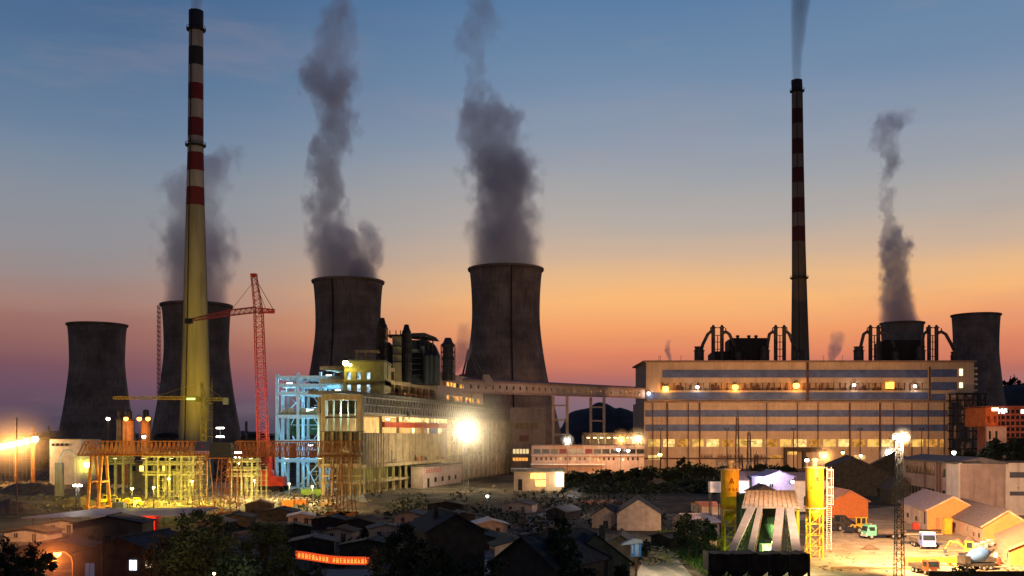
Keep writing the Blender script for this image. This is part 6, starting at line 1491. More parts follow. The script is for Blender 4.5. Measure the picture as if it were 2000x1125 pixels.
for k in range(12): t = (k+.5)/12; m.bar((a0+(a1-a0)*t,-5,zr0+.3),(b0+(b1-b0)*t,3,zr1+.3),.06,.08)
m.build('roof_ribs', TANR, mh)
for x, y in ((a0+.4,-4),(a1-.3,-4.4),(a0+1,3),(a1-1,3)):
    m = MB(); m.box(x-.25,x+.25,y-.25,y+.25,0,zr0-.1 if y < 0 else zr1-.1); m.build('post', YELS if x > 0 and y < 0 else STEEL, mh)
m = MB(); m.box(a0+1,a1-1,2.5,2.8,2,zr1-.3); m.build('back_wall', DARK, mh)
m = MB(); m.lathe([(.4,5.5),(1.6,8.2),(1.6,9.6)],16,(0,-1,0)); m.build('mixer_hopper', STEEL, mh)
m = MB(); m.box(-1.9,1.4,-1.4,1.0,2.2,4.3); m.build('control_cabin', mat('cabin_pale', (.6,.66,.55), .6), mh)
m = MB(); m.box(-1.5,1.1,-1.5,-1.42,2.9,3.9); m.build('cabin_window', em('cabin_window', (.8,1,.55), 1.8, .4, 1), mh)
m = MB(); m.tube((0,-2,4.6),(0,-2,5.0),.3,None,10); m.build('green_lamp', em('green_lamp', (0,0,0), 0), mh); point((cx-.4,191.5,6.4), (.45,1,.2), 1500, parent=mh); point((cx-1,186,4.2), (.4,1,.15), 900, parent=mh); point((cx+1.5,184,7.5), (.5,1,.3), 500, parent=mh)
BELT = mat('belt_cover', (.38,.31,.25), .6, .15, .6)
for i, (t0, t1, b0_, b1_) in enumerate(((1459,1475,1423,1437),(1479,1489,1460,1473),(1516,1532,1506,1523),(1535,1550,1547,1565))):
    r_ = thing('aggregate_belt', ['leftmost and most slanted covered belt','second covered belt from the left, narrow','third covered belt from the left, nearly upright','rightmost covered belt leaning right'][i]+' of the batching plant', 'conveyor belt', (X((b0_+b1_)/2,172),172,0), group='covered belts of the batching plant'); cx2 = ORG[r_.name].x
    T0, T1, B0, B1 = Vector((X(t0,190)-cx2,18,Z(991,190))), Vector((X(t1,190)-cx2,18,Z(991,190))), Vector((X(b0_,172)-cx2,0,Z(1077,172))), Vector((X(b1_,172)-cx2,0,Z(1077,172)))
    K0 = B0+(T0-B0)*.14+Vector((0,0,.25)); K1 = B1+(T1-B1)*.14+Vector((0,0,.25)); up = Vector((0,0,.35))
    m = MB(); 
    for a, b, c, d in ((B0,B1,K1,K0),(K0,K1,T1,T0)): m._add([a,b,c,d,a-up,b-up,c-up,d-up],[(0,1,2,3),(7,6,5,4),(0,4,5,1),(1,5,6,2),(2,6,7,3),(3,7,4,0)])
    m.build('cover', BELT, r_)
    m = MB()
    for A_, B_ in ((T0,B0),(T1,B1)):
        lo = Vector((0,0,1.1)); m.bar(A_-lo,B_-lo,.12)
        for k in range(11): q = B_+(A_-B_)*k/10; q2 = B_+(A_-B_)*min(1,(k+1)/10); m.bar(q-up,q-lo,.08); m.bar(q-up,q2-lo,.07)
    m.build('truss', mat('belt_truss', (.25,.12,.06), .7), r_)
    m = MB(); q = B0+(T0-B0)*.55; q1 = B1+(T1-B1)*.55; m.bar(q-up,(q.x,q.y,0),.14); m.bar(q1-up,(q1.x,q1.y,0),.14); m.build('support_legs', STEEL, r_)
ag = thing('aggregate_bins', 'rusted black aggregate bin wall across the foot of the belts', 'aggregate bins', (X(1482,165),165,0)); D = 165
m = MB(); top = [(X(1383,D),0)]; rr = random.Random(4); pts = []
for k in range(31): px = 1383+k*6.63; pts.append((X(px,D)-X(1482,D), Z(1081-(2.2 if k%7 == 0 else 0)+rr.uniform(0,2.5),D)))
poly = [(pts[0][0],3.0)]+[(pts[-1][0],3.0)]+pts[::-1]; m.ext(poly,0,4.5); m.build('bin_wall', mat('bin_rust', (.03,.022,.018), .85, .6, .6, bump=.5), ag)
for k in range(6):
    x = pts[0][0]+(pts[-1][0]-pts[0][0])*k/5; m = MB(); m.box(x-.2+(.2 if k == 0 else -.2 if k == 5 else 0),x+.2+(.2 if k == 0 else -.2 if k == 5 else 0),-.15,-.02,0,5.8); m.build('upright', STEEL, ag)
for k in range(5):
    x = pts[0][0]+(pts[-1][0]-pts[0][0])*(k+.5)/5; m = MB(); m._add([(x-1.4,0,2.98),(x+1.4,0,2.98),(x+1.4,4,2.98),(x-1.4,4,2.98),(x-.3,1.6,1.5),(x+.3,1.6,1.5),(x+.3,2.4,1.5),(x-.3,2.4,1.5)],[(0,1,5,4),(1,2,6,5),(2,3,7,6),(3,0,4,7),(4,5,6,7)]); m.build('chute', mat('bin_rust', (0,0,0)), ag)
for i, px in enumerate((1395,1460,1535)):
    m = MB(); rr2 = random.Random(60+i)
    for k in range(60): chunk(m, Vector((rr2.gauss(0,1.2),rr2.gauss(0,.8),0)), rr2.uniform(.3,.9), rr2)
    tag(m.build('stone_pile', mat('pale_stone', (.35,.26,.2), .9, .4, .8), None, loc=(X(px,160),160,0)), ['scatter of stones under the left end of the bins','scatter of stones under the middle of the bins','scatter of stones under the right end of the bins'][i], 'stone pile', group='stones under the bins')
# sheds behind the batching plant
D = 335; ps = thing('white_shed', 'long pinkish white shed lit behind the two yellow silos', 'shed', (X(1520,D),D,0))
m = MB(); m.box(X(1440,D),X(1604,D),D,D+10,0,Z(938,D)); m.build('wall', WHITEP, ps, world=True)
m = MB(); m._add([(X(1438,D),D-1,Z(938,D)),(X(1606,D),D-1,Z(938,D)),(X(1606,D),D+11,Z(925,D)),(X(1440,D),D+11,Z(922,D)),(X(1438,D),D-1,Z(938,D)-.25),(X(1606,D),D-1,Z(938,D)-.25),(X(1606,D),D+11,Z(925,D)-.3),(X(1440,D),D+11,Z(922,D)-.3)],[(0,1,2,3),(7,6,5,4),(0,4,5,1),(1,5,6,2),(2,6,7,3),(3,7,4,0)]); m.build('roof', ROOFP, ps, world=True)
for k in range(5): m = MB(); m.box(X(1450+k*30,D),X(1458+k*30,D),D-.15,D-.03,2,5); m.build('window', GLASS, ps, world=True)
D = 322; gable('blue_hut','small lilac blue gabled hut glowing behind the belts','hut',(X(1521,D),D,0),10.2,9,11.9,1.7,mat('lilac_sheet', (.34,.34,.62), .6, .1, 1),mat('lilac_roof', (.2,.2,.42), .6),rz=R(10),over=.6,windows=[('f',-2.5,8.5,1.3,1.2,GLASS)])
D = 300; gable('dark_gable_hut','small dark roofed hut just above the tan mixing house roof','hut',(X(1496,D),D,0),7.6,9,8.3,1.9,WALLD,DROOF,over=.4,windows=[('f',0,5.5,1.2,1.1,GLASS)])
D = 350; gable('orange_roof_shed','orange roofed shed left of the right hand yellow silo','shed',(X(1585,D),D,0),12,16,8.5,4,WHITEP,mat('orange_roof', (0,0,0)),rz=R(-20),windows=[('f',0,3,2,2,GLASS)])
D = 262; cab_ = thing('white_cabin', 'white corrugated cabin on stilts left of the orange yellow silo', 'cabin', (X(1398,D),D,0)); w = 10.5/F*D
m = MB(); m.box(-w,w,0,3,Z(962,D),Z(941,D)); m.build('wall', WHITEP, cab_); m = MB()
for k in range(9): m.box(-w+k*w/4-.04,-w+k*w/4+.04,-.1,-.02,Z(962,D),Z(941,D))
m.build('ribs', WHITEP, cab_)
for x in (-w+.2,w-.2): m = MB(); m.box(x-.12,x+.12,.3,.54,0,Z(962,D)-.01); m.box(x-.12,x+.12,2.5,2.7,0,Z(962,D)-.01); m.build('stilt', STEEL, cab_)
point((X(1500,335),318,13), (1,.82,.85), 1500); point((X(1540,330),314,14), (.7,.7,1), 260); point((X(1400,262),250,12), (1,.78,.75), 1500); point((X(1465,330),320,11),(1,.84,.84),16000)  # added fills for the sheds and cabin, no fixture
lamp(1548,941,316,'w','small white lamp at the right wall of the lilac blue hut',600,rad=.5,post=False,base=Z(945,316))

# ------------------------------------------------------------------ lattice lamp mast in the yard and yard lights
D = 175; lm = thing('lattice_lamp_mast', 'tall dark lattice mast carrying a glaring lamp platform over the sandy yard', 'lamp mast', (X(1756,D),D,0)); zt = Z(858,D)
m = MB(); lattice(m,(0,0,0),(0,0,zt-.1),1.35,.85,26,.11,.06); m.build('tower', STEEL, lm)
m = MB(); m.box(-1.4,1.5,-.8,.8,zt,zt+.12)
for x in (-1.4,-.5,.5,1.45): m.bar((x,-.8,zt),(x,-.8,zt+.9),.05); m.bar((x,.8,zt),(x,.8,zt+.9),.05)
m.bar((-1.4,-.8,zt+.9),(1.45,-.8,zt+.9),.05); m.build('platform', STEEL, lm)
for x, z, k in ((-1.15,.25,0),(-.6,.25,0),(-.05,.35,0),(.45,.7,0),(.5,.2,0),(1.1,.25,0)):
    m = MB(); m.lathe([(.01,-.27)]+[(.27*math.cos(R(a)),.27*math.sin(R(a))) for a in range(-70,80,20)]+[(.01,.27)],12,(x,-.75,zt+z+.1),caps=False); m.build('lamp_head', em('mast_lamp', (1,.85,.75), 10), lm, smooth=True)
for x, z in ((.9,.95),(.2,1.15)): m = MB(); m.cbox((x,-.7,zt+z),(.4,.3,.4)); m.build('red_lamp', em('red_lamp', (0,0,0), 0), lm)
point((X(1756,D),D-1.6,zt+.3), (1,.78,.5), 16000, parent=lm, r=.4)
spot((X(1756,D)+.5,D-1.4,zt+.3), (X(1790,215),215,0), (1,.62,.28), 420000, 100, parent=lm, blend=.8)
spot((X(1756,D)+.2,D+1.4,zt+.3), (X(1800,260),262,2), (1,.56,.26), 430000, 100, parent=lm, blend=.8)
spot((X(1756,D)-.6,D-1.0,zt+.3), (X(1610,208),208,6), (1,.66,.26), 90000, 80, parent=lm, blend=.8)
spot((X(1756,D)-1,D-1.2,zt+.3), (X(1505,186),186,7), (1,.70,.54), 110000, 60, parent=lm, blend=.9)
spot((X(1756,D)-1.2,D-1.0,zt+.4), (X(1425,203),203,13), (1,.38,.06), 170000, 34, parent=lm, blend=.8)
spot((X(1756,D)+1,D+1.4,zt+.5), (X(1900,330),330,9), (1,.62,.40), 560000, 70, parent=lm, blend=.8)
for i, (px, py, D, W_, kk, lab) in enumerate([(1952,1012,205,2600,'o','orange lamp on the slope of the brick lean shed'),(1640,1000,262,2200,'o','hidden orange lamp by the small orange gabled shed')][:1]):
    pass

# ------------------------------------------------------------------ vehicles
def wheel(x, y, r, w, par, side):
    m = MB(); m.tube((x,y-w/2,r),(x,y+w/2,r),r,None,18); t = m.build('wheel', TYRE, par)
    m = MB(); e = .02; m.tube((x,y+side*(w/2),r),(x,y+side*(w/2+.04),r),r*.55,None,12); m.build('rim', mat('rim_grey', (.3,.28,.25), .5), t)
def truck(p, rz, label, col, L=6.8, bed=True, group='trucks in the sandy yard', name='truck', cabc=None, whitecab=False):
    t = thing(name, label, 'truck', p, rz, group=group)       # faces +x
    m = MB(); hw = 1.15
    m.ext([(0,.75),(1.85,.75),(1.95,1.5),(1.7,2.55),(1.45,2.8),(.15,2.8),(0,2.6)],-hw,hw); m.build('cab', col, t)
    m = MB(); m._add([(1.955,-hw+.12,1.6),(1.955,hw-.12,1.6),(1.735,hw-.15,2.5),(1.735,-hw+.15,2.5)],[(0,1,2,3)]); m._add([(1.97,-hw+.12,1.6),(1.97,hw-.12,1.6),(1.75,hw-.15,2.5),(1.75,-hw+.15,2.5)],[(0,1,2,3)]); m.build('windscreen', GLASS, t)
    for s in (-1,1):
        m = MB(); a, b = sorted((s*hw+s*.01,s*hw+s*.04)); m.box(.35,1.4,a,b,1.65,2.4); m.build('side_window', GLASS, t)
        m = MB(); m.tube((1.93,s*.85,1.05),(2.02,s*.85,1.05),.17,None,10); m.build('headlight', mat('headlight_glass', (.7,.7,.65), .2), t)
        m = MB(); m.box(1.5,1.6,s*(hw+.05)-.03,s*(hw+.25),2.0,2.4) if s > 0 else m.box(1.5,1.6,-(hw+.25),-(hw+.05),2.0,2.4); m.build('mirror', STEEL, t)
    m = MB(); m.box(1.9,2.1,-hw,hw,.55,.85); m.build('bumper', mat('white_bumper', (.5,.5,.5), .6), t)
    m = MB(); m.box(-L+2,1.9,-.45,-.3,.6,.85); m.box(-L+2,1.9,.3,.45,.6,.85)
    for k in range(4): x = -L+2.2+k*1.4; m.box(x,x+.15,-.3,.3,.62,.82)
    m.build('chassis', STEEL, t)
    if bed:
        m = MB(); m.box(-L+2,-.2,-1.2,1.2,.95,1.08); m.box(-L+2,-L+2.08,-1.2,1.2,1.09,1.7); m.box(-.28,-.2,-1.2,1.2,1.09,1.9); m.box(-L+2.09,-.29,-1.2,-1.12,1.09,1.65); m.box(-L+2.09,-.29,1.12,1.2,1.09,1.65); m.build('bed', col if bed is True else bed, t)
    for x in (1.0,-L+3.4,-L+4.6)[:3 if L > 6 else 2]:
        for s in (-1,1): wheel(x, s*.98, .5, .32, t, s)
    return t
GRN = mat('truck_green', (.14,.48,.30), .4, .1, 1); BLU = mat('truck_blue', (.16,.22,.55), .4, .1, 1)
truck((X(1706,247),247,0), R(190), 'mint green truck with an empty dark chassis, facing left', GRN, L=8.2, bed=mat('bed_brown', (.12,.09,.07), .8))
t2 = truck((X(1822,222),226,0), R(-93), 'blue and white truck facing the camera before the tiled shed', BLU, L=7.0, bed=mat('bed_brown', (0,0,0)))
m = MB(); m.box(.1,1.72,-1.1,1.1,2.81,3.05); m.box(1.96,1.99,-1.0,1.0,1.2,1.5); m.build('white_roof_panel', WHITEP, t2)
truck((X(1812,184),184,0), R(-80), 'rusty brown lorry with a row of white roof lamps at the bottom edge', mat('rust_brown', (.28,.09,.04), .7), L=6.4, bed=mat('bed_brown', (0,0,0)))
def loader(p, rz, label, col, group='loaders and diggers', bucket=True, arm=False):
    t = thing('wheel_loader' if not arm else 'excavator', label, 'loader' if not arm else 'excavator', p, rz, group=group)
    m = MB(); m.ext([(-2.4,.8),(.4,.8),(.6,1.4),(.2,1.9),(-2.2,1.95),(-2.5,1.5)],-.9,.9); m.build('body', col, t)
    m = MB()
    for x in (-.9,.35):
        for s in (-.75,.75): m.box(x-.07,x+.07,s-.07,s+.07,1.96,3.1)
    m.box(-1.1,.55,-.95,.95,3.11,3.25); m.build('cab', col, t); m = MB(); m.box(-.8,.27,-.7,.7,1.97,3.08); m.build('cab_glass', GLASS, t)
    if arm:
        m = MB(); m.path([(.3,.3,1.6),(1.6,.3,2.9),(3.4,.3,3.2)],.13,6); m.path([(3.4,.3,3.2),(4.3,.3,1.6)],.1,6); m.build('arm', col, t)
        m = MB(); m.ext([(4.0,1.5),(4.7,1.5),(4.5,.7),(3.9,.8)],-.2,.8); m.build('bucket', STEEL, t)
        for s in (-1,1): m = MB(); m.box(-2,1.4,s*.95-.3,s*.95+.3,.15,.78); m.tube((-2,s*.95-.3,.46),(-2,s*.95+.3,.46),.32,None,10); m.tube((1.4,s*.95-.3,.46),(1.4,s*.95+.3,.46),.32,None,10); m.build('track', TYRE, t)
    else:
        for s in (-.6,.6): m = MB(); m.path([(.3,s,1.3),(1.5,s,1.7),(2.5,s,.7)],.12,6); m.build('lift_arm', col, t)
        m = MB(); m.ext([(2.3,.2),(3.3,.15),(2.6,.5),(2.5,1.2),(2.3,1.3)],-1.2,1.2); m.build('bucket', STEEL, t)
        for x in (-1.6,1.2):
            for s in (-1,1): wheel(x, s*1.05, .68, .45, t, s)
    return t
YV = mat('loader_yellow', (.7,.36,.03), .5, .15, 1); YB = mat('bright_yellow', (.85,.75,.04), .5, .1, 1); DKV = mat('dark_machine', (.05,.04,.035), .7, .4, 1)
loader((X(1680,262),262,0), R(200), 'orange yellow wheel loader just left of the green truck', YV)
loader((X(1638,268),268,0), R(215), 'dark wheel loader standing in shade left of the orange yellow one', DKV)
loader((X(1890,210),210,0), R(160), 'bright yellow excavator cab glowing behind the crane boom', YB, arm=True)
loader((X(232,352),352,0), R(10), 'yellow lit excavator at the left gantry legs', YB, arm=True); loader((X(252,350),356,0), R(170), 'yellow lit wheel loader beside the excavator in the yellow yard', YB)
loader((X(262,400),372,0), R(20), 'dull yellow excavator raising its arm behind the yard loaders', YELP, arm=True)
# mobile crane with its boom laid level
D = 196; mc = thing('mobile_crane', 'mobile crane with a long yellow telescopic boom laid level across the yard', 'mobile crane', (X(1895,D),D,0))
bx0, bx1, zb_ = X(1772,D)-X(1895,D), -.3, Z(1093,D)
m = MB(); m.box(bx0,bx1-4,-.35,.35,zb_-.45,zb_+.4); m.box(bx1-4.01,bx1,-.45,.45,zb_-.55,zb_+.5); m.build('boom', YV, mc)
m = MB(); m.box(bx0-.5,bx0+.2,-.45,.45,zb_-1.1,zb_+.55); m.tube((bx0-.1,0,zb_-1.1),(bx0-.1,0,zb_-2.6),.06,None,6); m.cbox((bx0-.1,0,zb_-2.8),(.4,.3,.6)); m.build('boom_head', mat('rusty_door', (0,0,0)), mc)
m = MB(); m.tube((bx1-4.2,0,zb_-.5),(bx1-1,0,zb_-1.9),.17,None,8); m.build('lift_cylinder', YV, mc)
m = MB(); m.box(-2.2,4.5,-1.3,1.3,.9,1.7); m.box(-.5,2.4,-1.1,1.1,1.71,2.6); m.build('carrier', DKV, mc)
for x in (-1.6,.2,2,3.8):
    for s in (-1,1): wheel(x, s*1.1, .5, .35, mc, s)
cm = thing('cement_mixer', 'cement mixer truck with a blue drum half in shadow by the dark wall', 'cement mixer', (X(1916,190),190,0), R(12))
m = MB(); m.path([(-2.8,0,2.2),(-1.6,0,2.6),(.4,0,3.0),(1.7,0,3.2)],[.55,1.25,1.3,.5],18); m.build('drum', mat('drum_blue', (.10,.20,.48), .45), cm, smooth=True)
m = MB(); m.box(-4,2.6,-1,1,.8,1.3); m.box(-4.2,-2.9,-1.1,1.1,1.31,2.7); m.build('chassis', DKV, cm); m = MB(); m.ext([(1.6,3.3),(2.4,3.9),(2.6,3.7),(1.9,3.0)],-.5,.5); m.build('chute', DKV, cm)
for x in (-3.3,-.2,1.2):
    for s in (-1,1): wheel(x, s*1.0, .5, .35, cm, s)
# yard furniture
def box_thing(name, px, py, w, h, d, mt, label, cat, panels=2, rz=0, group=None):
    p = gp(px, py); D = p.y; W_, H_ = w/F*D, h/F*D; t = thing(name, label, cat, p, rz, group=group)
    m = MB(); m.box(-W_/2,W_/2,0,d,.1,H_); m.build('body', mt, t); m = MB()
    for k in range(panels+1): x = -W_/2+W_*k/panels; x = min(max(x,-W_/2+.06),W_/2-.06); m.box(x-.05,x+.05,-.07,-.01,.15,H_-.05)
    m.box(-W_/2,W_/2,-.08,-.01,H_*.5-.04,H_*.5+.04); m.build('ribs', mt, t)
    m = MB(); m.box(-W_/2-.08,W_/2+.08,-.1,d+.08,H_+.005,H_+.12); m.build('lid', mt, t)
    for x in (-W_/2+.15,W_/2-.15): m = MB(); m.box(x-.1,x+.1,.05,d-.05,0,.095); m.build('skid', STEEL, t)
    return t
box_thing('site_cabinet',1852,1044,15,31,1.8,YV,'tall yellow double cabinet against the shed wall','cabinet')
box_thing('fuel_drum_rack',1790,1036,12,14,1.2,mat('drum_red', (.55,.06,.03), .6),'small red steel container before the pinkish roofed shed','container')
for i, (px, py, w, h, mt, l) in enumerate([(562,990,22,13,mat('box_orange', (.7,.22,.03), .6),'orange steel container left of two below the red crane'),(586,989,24,12,mat('box_orange', (0,0,0)),'orange steel container right of two below the red crane'),(638,990,24,8,mat('box_tan', (.5,.3,.12), .7),'low tan container before the scaffolding'),(230,996,22,14,mat('box_navy', (.05,.06,.13), .6),'navy container below the left gantry legs'),(247,990,11,13,mat('box_orange', (0,0,0)),'narrow orange container right of the navy one'),(262,991,13,14,WHITEP,'white and grey cabinet beside the narrow orange container'),(608,968,40,12,mat('box_lime', (.25,.4,.08), .7),'lime green container before the blue frame foot')]):
    box_thing('container', px, py, w, h, 3, mt, l, 'container', 5, group='containers on the building site')
def pile(name, label, cat, px, py, n, fn, seed, group=None):
    t = thing(name, label, cat, gp(px,py), group=group); rr = random.Random(seed)
    for k in range(n): m = MB(); fn(m, rr, k); m.build('piece', PM[k % len(PM)], t)
    return t
PM = [WHITEP, CONC_L, mat('sack_tan', (.5,.4,.28), .9)]
for i, (px, py, l) in enumerate([(1907,1074,'left stack of white sacks below the big shed gable'),(1921,1070,'middle stack of white sacks below the big shed gable'),(1934,1066,'right stack of white sacks below the big shed gable')]):
    def sack(m, rr, k): m.lathe([(.15,0),(.55,.06),(.6,.2),(.5,.34),(.1,.38)],10,(rr.uniform(-.25,.25)+(k%2)*.7-.35,rr.uniform(-.2,.2),(k//2)*.38))
    pile('sack_stack', l, 'sack stack', px, py, 8, sack, i, group='stacks of white sacks')
for i, (px, py, z, L_, l, mt) in enumerate([(1780,1040,.5,16,'long dark steel beam lying behind the green truck',STEEL),(1790,1046,.25,13,'long yellowish plank in front of the dark beam',mat('pale_timber', (0,0,0))),(1718,1112,.15,18,'long thin timber lying on the bright sand near the bottom edge',mat('tan_timber', (.3,.2,.1), .9)),(1840,1078,.2,11,'short timber lying before the yellow excavator',mat('tan_timber', (0,0,0))),(1800,1063,.3,9,'dark pipe on the sand left of the blue truck',STEEL)]):
    t = thing('long_beam', l, 'beam', gp(px,py), R((2,1,-1,3,-25)[i]), group='beams and timbers lying in the yard'); m = MB(); m.box(-L_/2,L_/2,-.2,.2,z-.1,z+.25); m.build('beam', mt, t)
    for x in (-L_*.3,L_*.3): m = MB(); m.box(x-.2,x+.2,-.5,.5,0,z-.11) if z > .2 else m.box(x-.2,x+.2,-.5,.5,0,.03); m.build('bearer', BARK, t)
D = 176; dw = thing('boundary_wall', 'low black boundary wall across the bottom right corner', 'wall', (X(1910,D),D,0)); m = MB(); m.box(X(1815,D)-X(1910,D),X(2080,D)-X(1910,D),0,.4,0,Z(1118,D)); m.build('wall', WALLD, dw); m = MB(); m.box(X(1813,D)-X(1910,D),X(2082,D)-X(1910,D),-.1,.5,Z(1118,D)+.003,Z(1116,D)); m.build('coping', WALLD, dw)
tree(1880,172,1104,60,'dark leafless bush leaning over the black boundary wall',seed=90,n=700,m_=LEAFD,leaf=.2,name='bush',cat='bush')
for i, (px, py, c, l) in enumerate([(1945,1090,WHITEP,'white drum standing at the corner of the brick shed'),(1951,1102,mat('drum_red', (0,0,0)),'red drum standing near the brick shed')]):
    t = thing('oil_drum', l, 'drum', gp(px,py)); m = MB(); m.lathe([(.42,0),(.42,1.1)],16); m.build('barrel', c, t); m = MB(); [m.lathe([(.425,z),(.45,z+.03),(.425,z+.06)],16,caps=False) for z in (.3,.7,1.02)]; m.build('hoops', STEEL, t)

# ------------------------------------------------------------------ houses in front
STONEW = mat('stucco_pink', (.50,.38,.30), .9, .18, .8, streak=.3); OLW = mat('olive_plaster', (.16,.16,.11), .9, .3, .9, streak=.4)
def house(px, D, w, d, h, rise, rzd, label, wall, roof, wins=(), over=.5, name='house', chim=None, base_px=True, cat='house'):
    r_ = gable(name, label, cat, (X(px,D),D,0), w, d, h, rise, wall, roof, rz=R(rzd), windows=wins, over=over)
    if chim:
        rf = [c for c in r_.children if c.name.startswith('roof')][0]; m = MB(); x, y = chim; m.box(x-.4,x+.4,y-.4,y+.4,h+rise*.3,h+rise+1.2); m.build('chimney', wall, rf)
    return r_
house(1248,268,11.4,16,4.5,3.7,-6,'pale gabled barn with a dark tiled roof in the middle of the waste ground',STONEW,ROOFD,[('r',5,1.2,1.2,1.2,GLASS)])
house(1183,275,7.5,12,3.4,2.4,-16,'small pale gabled outhouse left of the pale barn',STONEW,ROOFD,[('f',0,.05,1.2,2,GLASS)])
house(1163,160,11,14,5.2,4.2,8,'dark hipped looking house with an olive gable at the foot of the view',OLW,ROOFD,[('f',-2,1.5,1.2,1.3,GLASS)],chim=(2,4))
house(1212,196,6,8,4.0,1.8,-10,'low black shed tucked behind the olive gabled house',WALLD,ROOFD)
house(890,170,10,14,9.0,2.8,18,'dark hipped blue black house left of the grey road',WALLD,ROOFD,[('f',-2,3,1.1,1.2,GLASS)],chim=(-2,6))
house(1020,150,11,16,6.0,4.0,-34,'broad blue black roofed house at the bottom centre',WALLD,ROOFD,[('l',4,2,1.2,1.3,GLASS)],chim=(2,5))
house(210,225,15,9,5.6,1.4,4,'brown flat gabled house with three dark windows at lower left',mat('brown_render', (.14,.10,.075), .9, .25, .5),ROOFD,[('f',-3.5,1.4,1.1,1.6,DARK),('f',0,1.4,1.1,1.6,DARK),('f',3.5,1.4,1.1,1.6,DARK)])
house(235,140,14,12,8.6,2.2,-12,'dark house with a bluish lit window at the bottom left',WALLD,ROOFD,[('f',-4.6,5.6,1.4,1.8,em('dusky_window', (.1,.12,.2), .4)),('f',2.0,6.6,1.1,1.4,em('bluish_window', (.75,.85,1), 2.6, .3, 2)),('f',4.4,7.0,1.0,1.2,em('warm_window', (1,.8,.5), 1.6, .5, 2))])
hs = [(505,318,8,9,3.4,1.2,8,'domed brown shed roof below the right gantry crane',mat('brown_roofed', (.14,.09,.07), .9),0),(540,300,9,8,2.6,.8,-5,'navy roofed low shed right of the domed brown one',mat('navy_roof', (.02,.03,.05), .8),0),(588,285,7,8,2.4,.7,10,'white roofed shed catching the site light',WHITEP,1),(640,270,9,7,2.6,.8,-8,'slate roofed low shed right of the white roofed one',ROOFD,0),
 (455,275,9,9,2.8,1.0,5,'black shed behind the leafy trees at the right gantry foot',ROOFD,0),(700,262,10,7,2.6,1.1,-20,'brown roofed lean shed on the dark ground below the scaffolding',mat('tan_dark_roof', (.13,.09,.05), .9),0),(755,245,8,7,2.6,.9,12,'grey roofed shed among rubble left of the blue black house',mat('slate_grey_roof', (.12,.12,.12), .9),1),(800,285,9,7,2.6,1.0,-15,'small shed with a lighter roof edge under the great floodlight mast',mat('slate_grey_roof', (0,0,0)),1),
 (1085,300,6,12,2.6,1.2,-25,'long narrow shed beside the grey road below the kiosk',mat('slate_grey_roof', (0,0,0)),0),(960,255,8,8,2.8,1.0,10,'low shed with a pale wall left of the grey road',WHITEP,1),(720,205,12,7,2.8,1.2,-6,'wide dark green roofed shed above the red banner',mat('teal_roof', (.02,.045,.045), .9),0),(610,215,9,7,2.6,.9,6,'small blue grey hut at the left end of the red banner',mat('slate_grey_roof', (0,0,0)),0),
 (1330,262,11,8,3.0,1.6,-75,'shed with a pinkish white roof right of the pale barn',mat('pinkwhite_roof', (.45,.36,.36), .8),1),(1345,235,11,5,2.6,.5,-85,'low blue grey roofed shed right of the pale barn',mat('bluegrey_roof', (.08,.10,.16), .8),1),(1360,330,16,6,2.6,.6,-88,'long low red brown shed left of the white stilted cabin',mat('redbrown_roof', (.3,.09,.04), .9),1)]
hs += [(1010,330,10,7,2.6,.9,-15,'low grey shed just below the lit kiosk, right of the power hall',mat('slate_grey_roof', (0,0,0)),1),(870,330,12,7,2.6,.9,-10,'long low shed on the dark ground below the great floodlight',mat('tan_dark_roof', (0,0,0)),0),(905,290,7,6,2.4,.8,20,'tiny shed between the great floodlight mast foot and the grey road',mat('slate_grey_roof', (0,0,0)),0),(930,225,9,7,2.6,.9,-20,'dark teal roofed shed right behind the blue black house',mat('teal_roof', (0,0,0)),0),
 (835,235,9,7,2.6,.9,15,'brown roofed hut left of the blue black house ridge',mat('tan_dark_roof', (0,0,0)),0),(660,240,7,6,2.4,.8,-10,'small brownish hut between the banner and the scaffolding foot',mat('tan_dark_roof', (0,0,0)),1),(575,250,8,6,2.4,.8,14,'black roofed hut behind the left end of the banner',ROOFD,0),(410,262,8,7,2.6,.9,-12,'dim shed half hidden by the tallest foreground tree',mat('slate_grey_roof', (0,0,0)),0),
 (120,262,9,6,2.4,.8,10,'small shed at the left end of the lilac sheet roof',mat('tan_dark_roof', (0,0,0)),1),(50,240,11,6,2.4,.8,-8,'low tan roofed shed at the left edge below the spoil heaps',mat('tan_dark_roof', (0,0,0)),1),(105,200,14,8,3,1.2,5,'wide black roofed house left of the brown flat gabled one',ROOFD,0),(1075,225,9,8,2.8,1,-30,'dark hut left of the rounded black tree by the road',ROOFD,0),
 (1290,228,7,5,2.2,.7,-60,'little dark lean shed below the right corner of the pale barn',ROOFD,0),(1010,205,9,7,2.8,1.1,10,'dark teal roofed shed behind the broad blue black roof',mat('teal_roof', (0,0,0)),1)]
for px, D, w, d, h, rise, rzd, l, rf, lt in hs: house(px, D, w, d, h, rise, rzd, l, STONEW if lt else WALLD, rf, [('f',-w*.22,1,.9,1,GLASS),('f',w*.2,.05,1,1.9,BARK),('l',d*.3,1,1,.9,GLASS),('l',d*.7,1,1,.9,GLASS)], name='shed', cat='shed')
lr = thing('long_low_roof', 'long lilac grey sheet roof stretching low across the left foreground', 'shed', (X(235,285),285,0)); D = 285
m = MB(); m._add([(X(62,D)-ORG[lr.name].x,-6,2.6),(X(372,D)-ORG[lr.name].x,-3,3.0),(X(400,D)-ORG[lr.name].x,14,4.0),(X(150,D)-ORG[lr.name].x,14,3.6)],[(0,1,2,3)]); b4 = [v-Vector((0,0,.3)) for v in m.v]; m.v += b4; m.f += [(7,6,5,4),(0,4,5,1),(1,5,6,2),(2,6,7,3),(3,7,4,0)]
m.build('roof', mat('lilac_grey_roof', (.24,.23,.32), .6, .25, .5), lr); m = MB()
